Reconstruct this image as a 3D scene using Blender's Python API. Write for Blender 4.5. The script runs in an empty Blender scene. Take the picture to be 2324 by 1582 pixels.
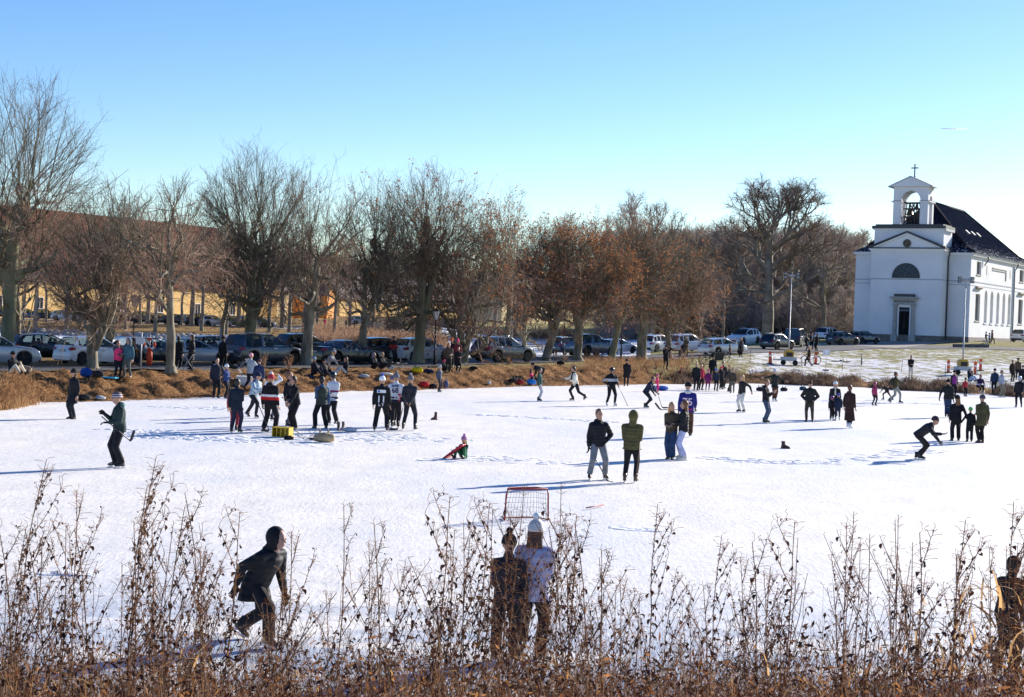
import bpy, math, random, bmesh
import numpy as np
from mathutils import Vector, Matrix
R = math.radians
scene = bpy.context.scene
COL = scene.collection
random.seed(7)
rnd = random.uniform
# ------------------------------------------------------------------ camera
F = 3600.0; CX, CY = 1162.0, 791.0            # focal length and centre in the photograph's 2324x1582 view
PITCH, ROLL = R(0.95), R(2.0)
EYE = Vector((0, 0, 3.85))
fw = Vector((0, math.cos(PITCH), -math.sin(PITCH)))
u0 = Vector((0, math.sin(PITCH), math.cos(PITCH)))
r0 = Vector((1, 0, 0))
cr = math.cos(ROLL) * r0 + math.sin(ROLL) * u0
cu = -math.sin(ROLL) * r0 + math.cos(ROLL) * u0
cam = bpy.data.objects.new('camera', bpy.data.cameras.new('camera'))
COL.objects.link(cam)
cam.matrix_world = Matrix(((cr.x, cu.x, -fw.x, EYE.x), (cr.y, cu.y, -fw.y, EYE.y), (cr.z, cu.z, -fw.z, EYE.z), (0, 0, 0, 1)))
cam.data.lens = 36 * F / 2324; cam.data.sensor_width = 36
cam.data.clip_start = 0.1; cam.data.clip_end = 20000
scene.camera = cam
# ------------------------------------------------------------------ light
SUN_EL, SUN_AZ = R(20.5), R(45)
world = bpy.data.worlds.new("World"); scene.world = world; world.use_nodes = True
wn = world.node_tree; wn.nodes.clear()
sky = wn.nodes.new('ShaderNodeTexSky'); sky.sky_type = 'NISHITA'; sky.sun_disc = False
sky.sun_elevation = SUN_EL; sky.sun_rotation = SUN_AZ
sky.air_density = 1.0; sky.dust_density = 0.2; sky.ozone_density = 3.0; sky.altitude = 300
hs = wn.nodes.new('ShaderNodeHueSaturation'); hs.inputs['Saturation'].default_value = 1.27
bg = wn.nodes.new('ShaderNodeBackground'); bg.inputs['Strength'].default_value = 0.088
wo = wn.nodes.new('ShaderNodeOutputWorld')
hs.inputs['Hue'].default_value = .516
wn.links.new(sky.outputs[0], hs.inputs['Color']); wn.links.new(hs.outputs[0], bg.inputs['Color']); wn.links.new(bg.outputs[0], wo.inputs[0])
sl = bpy.data.lights.new('sun', 'SUN'); sl.energy = 4.7; sl.angle = R(0.5); sl.color = (1.0, 0.93, 0.82)
sun = bpy.data.objects.new('sun', sl); COL.objects.link(sun)
sdir = Vector((math.sin(SUN_AZ) * math.cos(SUN_EL), math.cos(SUN_AZ) * math.cos(SUN_EL), math.sin(SUN_EL)))
sun.rotation_euler = sdir.to_track_quat('Z', 'Y').to_euler()
vs = scene.view_settings; vs.view_transform = 'Standard'; vs.look = 'None'; vs.exposure = 1.04; vs.gamma = 1.0
vs.use_curve_mapping = False
scene.cycles.max_bounces = 6; scene.cycles.transparent_max_bounces = 12
scene.cycles.use_denoising = True
# ------------------------------------------------------------------ terrain profile
SH = [(-900, 50), (-300, 54), (0, 57.8), (93, 62.9), (280, 66), (420, 69.3), (676, 77.9), (851, 83), (940, 85), (1230, 97), (1317, 99.7),
      (1517, 108), (1704, 115.5), (1936, 115.5), (2051, 111.8), (2150, 111.7), (2324, 106.6), (2600, 100), (3200, 92)]
PR = {  # column px : [(depth, height)] beyond the shore
 -900: [(56, .8), (74, .74), (108, .7), (116, .3), (188, .3), (192, .7), (198, 1.1), (208, 1.8), (250, 2.0), (400, 4.0)],
 420:  [(76, .85), (84, .76), (110, .76), (118, .3), (191, .3), (195, .7), (202, 1.1), (214, 1.8), (250, 2.0), (400, 4.0)],
 700:  [(85, .85), (116, .9), (124, .3), (190, .3), (198, .8), (212, 1.4), (240, 2.3), (300, 3.4), (350, 4.1), (420, 4.5)],
 940:  [(92, .85), (118, 1.0), (127, .4), (205, .4), (225, .9), (250, 1.9), (300, 3.4), (350, 4.1), (420, 4.5)],
 1130: [(100, 1.0), (128, 1.15), (138, .6), (290, .6), (310, 1.3), (325, 2.6), (350, 3.8), (420, 4.5)],
 1317: [(106, 1.0), (135, 1.25), (150, .8), (290, .9), (318, 1.5), (340, 2.9), (365, 3.7), (420, 4.5)],
 1517: [(115, .9), (137, 1.2), (150, 1.5), (200, 1.8), (300, 2.8), (420, 4.5)],
 1704: [(120, .75), (128, 1.0), (150, 2.0), (180, 2.5), (260, 3.0), (420, 4.5)],
 1936: [(118, .35), (133, .7), (150, 1.5), (169, 2.5), (200, 3.0), (300, 3.4), (420, 4.5)],
 2150: [(114, .25), (122, .5), (135, .95), (160, 1.9), (186, 2.95), (195, 3.45), (300, 3.9), (420, 4.5)],
 2600: [(104, .25), (122, .6), (135, 1.0), (160, 1.9), (186, 3.0), (195, 3.5), (300, 3.9), (420, 4.5)],
 3200: [(98, .25), (122, .6), (135, 1.0), (160, 1.9), (186, 3.0), (195, 3.5), (300, 3.9), (420, 4.5)]}
shx = np.array([a for a, b in SH], float); shd = np.array([b for a, b in SH], float)
prx = np.array(sorted(PR), float)
DG = np.concatenate([np.arange(0, 60, 2.), np.arange(60, 130, .5), np.arange(130, 230, 1.), np.arange(230, 430, 4.), [500, 700, 1200, 3000]])
def shore(px): return np.interp(px, shx, shd)
_tab = []
for k in prx:
    s = float(shore(k)); pts = PR[int(k)]
    xs = [-5, 0, 7, 11, 15.5, 18, s - 2.5, s] + [p[0] for p in pts] + [520, 900, 4000]
    zs = [2.2, 2.15, 1.15, .55, -.1, -.5, -.5, -.02] + [p[1] for p in pts] + [14, 24, 24]
    _tab.append((xs, zs))
def _bump(x, y):
    return (np.sin(x * 1.7 + .6 * y) * np.sin(y * 1.3 - .4 * x) + .6 * np.sin(x * 3.9 + 2) * np.sin(y * 3.1 + x) ) 
def Hxy(x, y):
    """terrain height; columns interpolate over the bearing so that the shore stays crisp"""
    y = max(y, .5); px = min(max(1162 + F * x / y, -900), 3200) if y > 18 else 1162
    i = min(max(int(np.searchsorted(prx, px)) - 1, 0), len(prx) - 2)
    f = (px - prx[i]) / (prx[i + 1] - prx[i])
    s = float(shore(px)) if y > 18 else 70
    def col(j):
        xs, zs = _tab[j]; s0 = xs[7]
        yy = y if y < 18 else (y + (s0 - s) if y < s else s0 + (y - s) if y < s + 6 else y + (s0 - s) * max(0, 1 - (y - s - 6) / 25))
        return float(np.interp(yy, xs, zs))
    z = col(i) * (1 - f) + col(i + 1) * f
    e = y - s
    if y > 30 and 0 < e < 30:
        a = .20 * min(1, e / 1.5) * max(0, 1 - max(e - 5, 0) / 7) + .02
        z += a * float(_bump(x * 1.3, y * 1.3))
    return z
def ray(px, py):
    return (fw + cr * ((px - CX) / F) + cu * (-(py - CY) / F))
def hit(px, py, lo=15.6, hi=420.0):
    """point where the sight line through a place in the photograph meets the ground"""
    d = ray(px, py); t = lo; prev = None
    while t < hi:
        p = EYE + d * (t / d.y); z = max(0.0, Hxy(p.x, p.y)) if t > 12 else 0
        if p.z <= z:
            a, b = t - .5, t
            for _ in range(12):
                m = (a + b) / 2; q = EYE + d * (m / d.y)
                if q.z <= max(0.0, Hxy(q.x, q.y)): b = m
                else: a = m
            q = EYE + d * (b / d.y)
            return Vector((q.x, q.y, max(0.0, Hxy(q.x, q.y))))
        t += .5
    q = EYE + d * (hi / d.y); return Vector((q.x, q.y, max(0, Hxy(q.x, q.y))))
def at(px, d):
    """ground point on the bearing of column px at depth d"""
    z = 0
    for _ in range(4):
        v = Vector((0, d, z)) - EYE
        # solve x so that the point projects to px
        x = 0
        for _ in range(6):
            q = Vector((x, d, z)) - EYE; zc = q.dot(fw); x += ((px - CX) / F - q.dot(cr) / zc) * zc
        z = max(0, Hxy(x, d))
    return Vector((x, d, z))
def pix(p):
    v = Vector(p) - EYE; zc = v.dot(fw)
    return CX + F * v.dot(cr) / zc, CY - F * v.dot(cu) / zc
# ------------------------------------------------------------------ materials
MATS = {}
def mat(name, col=(.5, .5, .5), rough=.7, metal=0, col2=None, scale=8, bump=0, bscale=None, coat=0, spec=.5, coords='Object', stretch=None, detail=4, contrast=None, emit=0, sheen=0, alpha=None, trans=0, leafy=0):
    if name in MATS: return MATS[name]
    m = bpy.data.materials.new(name); m.use_nodes = True; nt = m.node_tree; N = nt.nodes; L = nt.links
    b = N['Principled BSDF']
    b.inputs['Base Color'].default_value = (*col, 1); b.inputs['Roughness'].default_value = rough; b.inputs['Metallic'].default_value = metal
    b.inputs['Coat Weight'].default_value = coat; b.inputs['Coat Roughness'].default_value = .03; b.inputs['Specular IOR Level'].default_value = spec
    if emit: b.inputs['Emission Color'].default_value = (*col, 1); b.inputs['Emission Strength'].default_value = emit
    if col2 or bump:
        tc = N.new('ShaderNodeTexCoord'); mp = N.new('ShaderNodeMapping'); L.new(tc.outputs[coords], mp.inputs[0])
        if stretch: mp.inputs['Scale'].default_value = stretch
        if col2:
            nz = N.new('ShaderNodeTexNoise'); nz.inputs['Scale'].default_value = scale; nz.inputs['Detail'].default_value = detail
            L.new(mp.outputs[0], nz.inputs['Vector'])
            rp = N.new('ShaderNodeValToRGB'); lo, hi = contrast or (.35, .65)
            rp.color_ramp.elements[0].position = lo; rp.color_ramp.elements[1].position = hi
            rp.color_ramp.elements[0].color = (*col, 1); rp.color_ramp.elements[1].color = (*col2, 1)
            L.new(nz.outputs['Fac'], rp.inputs[0]); L.new(rp.outputs[0], b.inputs['Base Color'])
        if bump:
            n2 = N.new('ShaderNodeTexNoise'); n2.inputs['Scale'].default_value = bscale or scale * 3; n2.inputs['Detail'].default_value = 4
            L.new(mp.outputs[0], n2.inputs['Vector'])
            bp = N.new('ShaderNodeBump'); bp.inputs['Strength'].default_value = 1; bp.inputs['Distance'].default_value = bump
            L.new(n2.outputs['Fac'], bp.inputs['Height']); L.new(bp.outputs[0], b.inputs['Normal'])
    if leafy:
        tl = N.new('ShaderNodeBsdfTranslucent'); tl.inputs[0].default_value = (*(col2 or col), 1); ms = N.new('ShaderNodeMixShader'); ms.inputs[0].default_value = leafy
        src = b.inputs['Base Color'].links
        if src: L.new(src[0].from_socket, tl.inputs[0])
        o_ = [n for n in N if n.type == 'OUTPUT_MATERIAL'][0]; L.new(b.outputs[0], ms.inputs[1]); L.new(tl.outputs[0], ms.inputs[2]); L.new(ms.outputs[0], o_.inputs[0])
    MATS[name] = m; return m
def fab(c, kind='plain'):
    """woven clothing; kind: plain | puffer | fleece"""
    key = 'cloth_%s_%s' % (kind, '_'.join('%.3f' % x for x in c))
    if key in MATS: return MATS[key]
    m = mat(key, c, .85, 0, tuple(min(1, x * 1.5 + .004) for x in c), 5, .022, 10, sheen=0, spec=.25)
    if kind == 'puffer':
        nt = m.node_tree; N = nt.nodes; L = nt.links; b = N['Principled BSDF']; b.inputs['Roughness'].default_value = .7
        tc = N.new('ShaderNodeTexCoord'); w = N.new('ShaderNodeTexWave'); w.bands_direction = 'Z'; w.inputs['Scale'].default_value = 3.6
        w.inputs['Distortion'].default_value = 1.2; L.new(tc.outputs['Object'], w.inputs['Vector'])
        bp = N.new('ShaderNodeBump'); bp.inputs['Distance'].default_value = .010; L.new(w.outputs['Fac'], bp.inputs['Height']); L.new(bp.outputs[0], b.inputs['Normal'])
    return m
def stripes(name, base, bands):
    """cloth with horizontal bands in object z: [(z0, z1, colour)]"""
    if name in MATS: return MATS[name]
    m = mat(name, base, .8, spec=.25); nt = m.node_tree; N = nt.nodes; L = nt.links; b = N['Principled BSDF']
    tc = N.new('ShaderNodeTexCoord'); sp = N.new('ShaderNodeSeparateXYZ'); L.new(tc.outputs['Object'], sp.inputs[0])
    mr = N.new('ShaderNodeMapRange'); mr.inputs['From Max'].default_value = 2.0; L.new(sp.outputs['Z'], mr.inputs[0])
    rp = N.new('ShaderNodeValToRGB'); rp.color_ramp.interpolation = 'CONSTANT'; e = rp.color_ramp.elements
    e[0].position = 0; e[0].color = (*base, 1); e.remove(e[1])
    for z0, z1, c in bands:
        n = e.new(z0 / 2); n.color = (*c, 1)
        if not any(abs(z1 - q[0]) < .004 for q in bands): n = e.new(z1 / 2); n.color = (*base, 1)
    L.new(mr.outputs[0], rp.inputs[0]); L.new(rp.outputs[0], b.inputs['Base Color']); return m
# ------------------------------------------------------------------ object helpers
def tag(o, label=None, cat=None, group=None, kind=None):
    if label: o['label'] = label
    if cat: o['category'] = cat
    if group: o['group'] = group
    if kind: o['kind'] = kind
    return o
def empty(name, loc, rz=0, **k):
    o = bpy.data.objects.new(name, None); COL.objects.link(o); o.location = loc; o.rotation_euler = (0, 0, rz); o.empty_display_size = .2
    return tag(o, **k)
def link(name, me, parent=None, loc=None, **k):
    o = bpy.data.objects.new(name, me); COL.objects.link(o)
    if parent is not None: o.parent = parent
    if loc is not None: o.location = loc
    return tag(o, **k)
class MB:
    """collects simple solids into one mesh"""
    def __init__(s): s.v = []; s.f = []; s.mi = []; s.cm = 0
    def add(s, vs_, fs_):
        n = len(s.v); s.v += [tuple(v) for v in vs_]; s.f += [tuple(i + n for i in f) for f in fs_]; s.mi += [s.cm] * len(fs_); return s
    def box(s, x0, x1, y0, y1, z0, z1, M=None, bev=0):
        p = [(x0, y0, z0), (x1, y0, z0), (x1, y1, z0), (x0, y1, z0), (x0, y0, z1), (x1, y0, z1), (x1, y1, z1), (x0, y1, z1)]
        if M is not None: p = [tuple(M @ Vector(q)) for q in p]
        return s.add(p, [(3, 2, 1, 0), (4, 5, 6, 7), (0, 1, 5, 4), (1, 2, 6, 5), (2, 3, 7, 6), (3, 0, 4, 7)])
    def loft(s, rings, cap=True, closed=True):
        n = len(rings[0]); vs_ = [p for r_ in rings for p in r_]; fs_ = []
        for i in range(len(rings) - 1):
            for j in range(n if closed else n - 1):
                k = (j + 1) % n; fs_.append((i * n + j, i * n + k, (i + 1) * n + k, (i + 1) * n + j))
        if cap:
            fs_.append(tuple(range(n))[::-1]); fs_.append(tuple((len(rings) - 1) * n + j for j in range(n)))
        return s.add(vs_, fs_)
    def tube(s, pts, rad, n=8, cap=True, sx=1.0, up=None):
        pts = [Vector(p) for p in pts]; rad = rad if isinstance(rad, (list, tuple)) else [rad] * len(pts); rings = []
        pu = None
        for i, p in enumerate(pts):
            t = (pts[min(i + 1, len(pts) - 1)] - pts[max(i - 1, 0)])
            t = t.normalized() if t.length > 1e-9 else Vector((0, 0, 1))
            a = Vector(up) if up is not None else (pu if pu is not None else (Vector((0, 1, 0)) if abs(t.y) < .9 else Vector((1, 0, 0))))
            a = a - t * a.dot(t)
            a = a.normalized() if a.length > 1e-6 else t.orthogonal().normalized()
            pu = a; b = t.cross(a); r_ = rad[i]; rx, ry = (r_ if isinstance(r_, tuple) else (r_ * sx, r_))
            rings.append([p + b * (rx * math.cos(2 * math.pi * j / n)) + a * (ry * math.sin(2 * math.pi * j / n)) for j in range(n)])
        return s.loft(rings, cap)
    def caps(s, a, b, ra, rb, n=10):
        """tapered capsule"""
        a = Vector(a); b = Vector(b); d = (b - a); d = d.normalized() if d.length > 1e-6 else Vector((0, 0, 1))
        pts = []; rr = []
        for c, r_, sg in ((a, ra, -1), (b, rb, 1)):
            ang = [(80, 50, 20, 0) if sg < 0 else (0, 20, 50, 80)][0]
            for q in ang: pts.append(c + d * (sg * r_ * math.sin(R(q)))); rr.append(max(r_ * math.cos(R(q)), .003))
        return s.tube(pts, rr, n)
    def ball(s, c, r_, n=10, m=6, sc=(1, 1, 1), M=None):
        c = Vector(c); rings = []
        for i in range(m + 1):
            th = math.pi * min(max(i / m, .02), .98)
            ring = [Vector((r_ * sc[0] * math.sin(th) * math.cos(2 * math.pi * j / n), r_ * sc[1] * math.sin(th) * math.sin(2 * math.pi * j / n), -r_ * sc[2] * math.cos(th))) for j in range(n)]
            rings.append([(M @ q if M else q) + c for q in ring])
        return s.loft(rings)
    def torus(s, c, R_, r_, axis='x', n=20, m=6, a0=0, a1=360):
        c = Vector(c); pts = []
        full = abs(a1 - a0) >= 360
        for i in range(n + (0 if full else 1)):
            t = R(a0 + (a1 - a0) * i / n); p = (math.cos(t), math.sin(t))
            rad_ = {'x': Vector((0, p[0], p[1])), 'y': Vector((p[0], 0, p[1])), 'z': Vector((p[0], p[1], 0))}[axis]
            ax = {'x': Vector((1, 0, 0)), 'y': Vector((0, 1, 0)), 'z': Vector((0, 0, 1))}[axis]
            pts.append([c + rad_ * (R_ + r_ * math.cos(2 * math.pi * j / m)) + ax * (r_ * math.sin(2 * math.pi * j / m)) for j in range(m)])
        if full: pts.append(pts[0])
        return s.loft(pts, cap=not full)
    def build(s, name, m, parent=None, smooth=True, loc=None, auto=None, **k):
        me = bpy.data.meshes.new(name); me.from_pydata(s.v, [], s.f)
        ms = m if isinstance(m, (list, tuple)) else [m]
        for q in ms: me.materials.append(q)
        if len(ms) > 1: me.polygons.foreach_set('material_index', s.mi)
        if smooth: me.polygons.foreach_set('use_smooth', [True] * len(s.f))
        me.update()
        if auto: me.set_sharp_from_angle(angle=R(auto))
        return link(name, me, parent, loc, **k)
def npmesh(name, V, Q, m, parent=None, smooth=True, mi=None, **k):
    """fast mesh from numpy verts and quads (or tris)"""
    me = bpy.data.meshes.new(name); V = np.asarray(V, np.float32); Q = np.asarray(Q, np.int32)
    me.vertices.add(len(V)); me.vertices.foreach_set('co', V.ravel())
    n, kk = Q.shape; me.loops.add(n * kk); me.loops.foreach_set('vertex_index', Q.ravel())
    me.polygons.add(n); me.polygons.foreach_set('loop_start', np.arange(0, n * kk, kk, dtype=np.int32))
    try: me.polygons.foreach_set('loop_total', np.full(n, kk, np.int32))
    except Exception: pass
    if smooth: me.polygons.foreach_set('use_smooth', np.ones(n, bool))
    for q in (m if isinstance(m, (list, tuple)) else [m]): me.materials.append(q)
    if mi is not None: me.polygons.foreach_set('material_index', np.asarray(mi, np.int32))
    me.update(calc_edges=True)
    return me if parent == 'mesh' else link(name, me, parent, **k)
def seg_tubes(P0, P1, R0, R1, n=3):
    """many straight tapered prisms at once"""
    P0 = np.asarray(P0, float); P1 = np.asarray(P1, float); R0 = np.asarray(R0, float)[:, None, None]; R1 = np.asarray(R1, float)[:, None, None]
    t = P1 - P0; t /= np.linalg.norm(t, axis=1, keepdims=True) + 1e-9
    a = np.where(np.abs(t[:, 2:3]) < .9, np.array([[0, 0, 1.]]), np.array([[1., 0, 0]]))
    a = a - t * (a * t).sum(1, keepdims=True); a /= np.linalg.norm(a, axis=1, keepdims=True) + 1e-9; b = np.cross(t, a)
    ang = np.arange(n) * 2 * np.pi / n
    o = np.cos(ang)[None, :, None] * a[:, None, :] + np.sin(ang)[None, :, None] * b[:, None, :]
    V = np.concatenate([P0[:, None, :] + o * R0, P1[:, None, :] + o * R1], axis=1)  # (S,2n,3)
    S = len(P0); base = (np.arange(S) * 2 * n)[:, None]
    Q = [np.stack([base[:, 0] + j, base[:, 0] + (j + 1) % n, base[:, 0] + n + (j + 1) % n, base[:, 0] + n + j], 1) for j in range(n)]
    return V.reshape(-1, 3), np.concatenate(Q, 0)
def copy_tree(o, parent=None):
    c = o.copy(); COL.objects.link(c)
    if parent is not None: c.parent = parent
    for ch in [x for x in KIDS.get(o.name, [])]: copy_tree(ch, c)
    return c
KIDS = {}
def index_kids():
    KIDS.clear()
    for o in bpy.data.objects:
        if o.parent: KIDS.setdefault(o.parent.name, []).append(o)
# ================================================================== SETTING
def nodes_of(name):
    m = bpy.data.materials.new(name); m.use_nodes = True; MATS[name] = m
    return m, m.node_tree.nodes, m.node_tree.links, m.node_tree.nodes['Principled BSDF']
def noise(N, L, vec, scale, detail=4, rough=.5, typ='Fac'):
    n = N.new('ShaderNodeTexNoise'); n.inputs['Scale'].default_value = scale; n.inputs['Detail'].default_value = detail; n.inputs['Roughness'].default_value = rough
    L.new(vec, n.inputs['Vector']); return n.outputs[typ]
def ramp(N, L, fac, stops, interp='LINEAR'):
    r_ = N.new('ShaderNodeValToRGB'); r_.color_ramp.interpolation = interp; e = r_.color_ramp.elements
    e[0].position, e[0].color = stops[0][0], (*stops[0][1], 1); e[1].position, e[1].color = stops[-1][0], (*stops[-1][1], 1)
    for p, c in stops[1:-1]: q = e.new(p); q.color = (*c, 1)
    L.new(fac, r_.inputs[0]); return r_.outputs[0]
def mixc(N, L, fac, a, b, typ='MIX'):
    m = N.new('ShaderNodeMix'); m.data_type = 'RGBA'; m.blend_type = typ
    for s_, v in ((0, fac), (6, a), (7, b)):
        if isinstance(v, (int, float)): m.inputs[s_].default_value = v
        elif isinstance(v, tuple): m.inputs[s_].default_value = (*v, 1)
        else: L.new(v, m.inputs[s_])
    return m.outputs[2]
def mathn(N, L, op, a, b=0.0, clamp=False):
    m = N.new('ShaderNodeMath'); m.operation = op; m.use_clamp = clamp
    for i, v in enumerate((a, b)):
        if isinstance(v, (int, float)): m.inputs[i].default_value = v
        else: L.new(v, m.inputs[i])
    return m.outputs[0]
def bumpn(N, L, h, dist, b, strength=1, prev=None):
    bp = N.new('ShaderNodeBump'); bp.inputs['Distance'].default_value = dist; bp.inputs['Strength'].default_value = strength
    L.new(h, bp.inputs['Height']); L.new(bp.outputs[0], b.inputs['Normal'])
    if prev: L.new(prev, bp.inputs['Normal'])
    return bp.outputs[0]
def mapping(N, L, vec, sc=(1, 1, 1), rot=(0, 0, 0)):
    m = N.new('ShaderNodeMapping'); m.inputs['Scale'].default_value = sc; m.inputs['Rotation'].default_value = rot; L.new(vec, m.inputs[0]); return m.outputs[0]
# ---- ice covered with skated snow
m, N, L, b = nodes_of('snowy_ice'); g = N.new('ShaderNodeNewGeometry').outputs['Position']
big = noise(N, L, mapping(N, L, g, (.12, .05, 1)), 1.0, 5, .6)
med = noise(N, L, mapping(N, L, g, (.9, .45, 1)), 1.0, 6, .65)
fine = noise(N, L, mapping(N, L, g, (6, 3.0, 1), (0, 0, .3)), 1.0, 6, .7)
scr = noise(N, L, mapping(N, L, g, (1.2, 9, 1), (0, 0, .5)), 1.6, 5, .7)
scr2 = noise(N, L, mapping(N, L, g, (9, 1.4, 1), (0, 0, .2)), 1.6, 5, .7)
sp = N.new('ShaderNodeSeparateXYZ'); L.new(g, sp.inputs[0])
near = N.new('ShaderNodeMapRange'); L.new(sp.outputs['Y'], near.inputs[0])
for i_, v in ((1, 23.5), (2, 17.5), (3, 0), (4, 1)): near.inputs[i_].default_value = v
bare = mathn(N, L, 'MULTIPLY', near.outputs[0], ramp(N, L, noise(N, L, mapping(N, L, g, (.25, .9, 1)), 1.0, 5, .6), [(.40, (0, 0, 0)), (.52, (1, 1, 1))]))
c1 = ramp(N, L, med, [(.3, (.72, .69, .63)), (.6, (.87, .82, .745))])
c2 = mixc(N, L, ramp(N, L, big, [(.45, (0, 0, 0)), (.65, (.9, .9, .9))]), c1, (.66, .68, .72))
c2 = mixc(N, L, ramp(N, L, scr, [(.57, (0, 0, 0)), (.68, (.9, .9, .9))]), c2, (.42, .45, .50))
c2 = mixc(N, L, ramp(N, L, scr2, [(.57, (0, 0, 0)), (.68, (.9, .9, .9))]), c2, (.50, .53, .58))
c3 = mixc(N, L, bare, c2, ramp(N, L, fine, [(.4, (.33, .40, .50)), (.6, (.60, .63, .66))]))
L.new(c3, b.inputs['Base Color'])
rg = mathn(N, L, 'MULTIPLY_ADD', bare, -.35); L.new(rg, b.inputs['Roughness']); rg.node.inputs[2].default_value = .75
p1 = bumpn(N, L, fine, .012, b)
p2 = bumpn(N, L, scr, .012, b, 1, p1); p2 = bumpn(N, L, scr2, .012, b, 1, p2); bumpn(N, L, med, .03, b, 1, p2)
ICE = m
# ---- earth / grass / snow ground
m, N, L, b = nodes_of('bank_earth'); g = N.new('ShaderNodeNewGeometry').outputs['Position']
sn = N.new('ShaderNodeVertexColor'); sn.layer_name = 'zone'; sep = N.new('ShaderNodeSeparateColor'); L.new(sn.outputs[0], sep.inputs[0])
n1 = noise(N, L, mapping(N, L, g, (1, .5, 1)), .9, 6, .65); n2 = noise(N, L, g, 5, 6, .7)
nst = noise(N, L, mapping(N, L, g, (2.6, 2.6, 7)), 2.2, 6, .75)
brown = ramp(N, L, nst, [(.32, (.03, .015, .008)), (.43, (.16, .075, .030)), (.55, (.40, .20, .080)), (.72, (.62, .40, .19))])
grs = ramp(N, L, n2, [(.3, (.17, .15, .06)), (.5, (.32, .29, .12)), (.7, (.46, .40, .20))])
base = mixc(N, L, sep.outputs[1], brown, grs)
# snow cover by attribute and noise
ns = noise(N, L, mapping(N, L, g, (.55, .35, 1)), 1.6, 7, .7)
thr = mathn(N, L, 'ADD', ns, mathn(N, L, 'SUBTRACT', sep.outputs[0], .5))
sf = ramp(N, L, thr, [(.49, (0, 0, 0)), (.60, (1, 1, 1))])
base = mixc(N, L, sf, base, (.84, .84, .86)); L.new(base, b.inputs['Base Color']); b.inputs['Roughness'].default_value = .95; b.inputs['Specular IOR Level'].default_value = .1
pp = bumpn(N, L, nst, .22, b); bumpn(N, L, n2, .06, b, 1, pp)
EARTH = m
# ground sheet: bearing x depth grid reaching the horizon
cols = np.concatenate([np.linspace(-40000, -1500, 12), np.linspace(-1300, -100, 14), np.linspace(-60, 2400, 250), np.linspace(2500, 4200, 16), np.linspace(5000, 40000, 10)])
deps = np.concatenate([np.arange(18, 56, 4.), np.arange(56, 135, .45), np.arange(135, 235, 1.2), np.arange(235, 430, 4.), [470, 550, 700, 1000, 2000, 4500, 9000]])
V = []; zone = []
for d in deps:
    for c in cols:
        x = (c - 1162) / F * d; z = Hxy(x, d); V.append((x, d, z))
        e = d - float(shore(min(max(c, -900), 3200)))
        snow = .30; gr = 0.0
        if c < 1000:
            if e > 7: gr = min(.35, (e - 7) / 12)
            snow = .28
            if 116 < d < 192: snow = 1.1; 
            if 205 < d: snow = .34
            if d > 205 and c > 760: snow = .50
            if d > 285: snow = .3
        elif c < 1480:
            gr = min(.8, max(0, (e - 6) / 6)); snow = .28
            if 136 < d < 300: snow = .95
            elif d >= 300: snow = .50 if d < 322 else .30
            if d > 330: gr = 1
        else:
            k = min(1, (c - 1480) / 250); gr = 1.0 if e > 4 else 0.1
            snow = .33 + k * (.36 if e > 4 else .12) - (.10 * k if d > 150 else 0)
            if d > 185: snow = .36
        zone.append((snow / 1.2, gr, 0, 1))
nc, nd = len(cols), len(deps)
ii = np.arange((nd - 1) * (nc - 1)); rr_, cc_ = ii // (nc - 1), ii % (nc - 1); q0 = rr_ * nc + cc_
gme = npmesh('ground', V, np.stack([q0, q0 + 1, q0 + nc + 1, q0 + nc], 1), EARTH, 'mesh')
ca = gme.color_attributes.new('zone', 'FLOAT_COLOR', 'POINT'); ca.data.foreach_set('color', np.array(zone, np.float32).ravel())
link('ground', gme, kind='structure')
sep_mul = None
# ice sheet (just above the pond bed, cut by the banks)
mb = MB(); mb.add([(-300, 12, 0), (300, 12, 0), (300, 135, 0), (-300, 135, 0)], [(0, 1, 2, 3)]); mb.build('ice', ICE, smooth=False, kind='structure')
mb = MB(); mb.add([(-300, 100, .34), (-14, 100, .34), (-14, 212, .34), (-300, 212, .34)], [(0, 1, 2, 3)])
mb.build('pond_ice', mat('far_snow', (.80, .81, .83), .8, col2=(.88, .88, .88), scale=.6), smooth=False, kind='structure')
# near bank under the weeds
V = []; xs_ = np.linspace(-14, 14, 57); ys_ = np.linspace(-6, 20, 53)
for y in ys_:
    for x in xs_: V.append((x, y, Hxy(0, y) + .06 * math.sin(x * 2.1 + y) + .05 * math.sin(y * 3 + x * 1.3) + (.35 * math.sin(x * .5 + 1) - .2 if y > 9 else 0) * .4))
ii = np.arange(52 * 56); q0 = (ii // 56) * 57 + ii % 56
nb = npmesh('near_bank', V, np.stack([q0, q0 + 1, q0 + 58, q0 + 57], 1), EARTH, 'mesh')
ca = nb.color_attributes.new('zone', 'FLOAT_COLOR', 'POINT'); ca.data.foreach_set('color', np.tile(np.array([.2, .2, 0, 1], np.float32), len(V)))
link('near_bank', nb, kind='structure')
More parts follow.
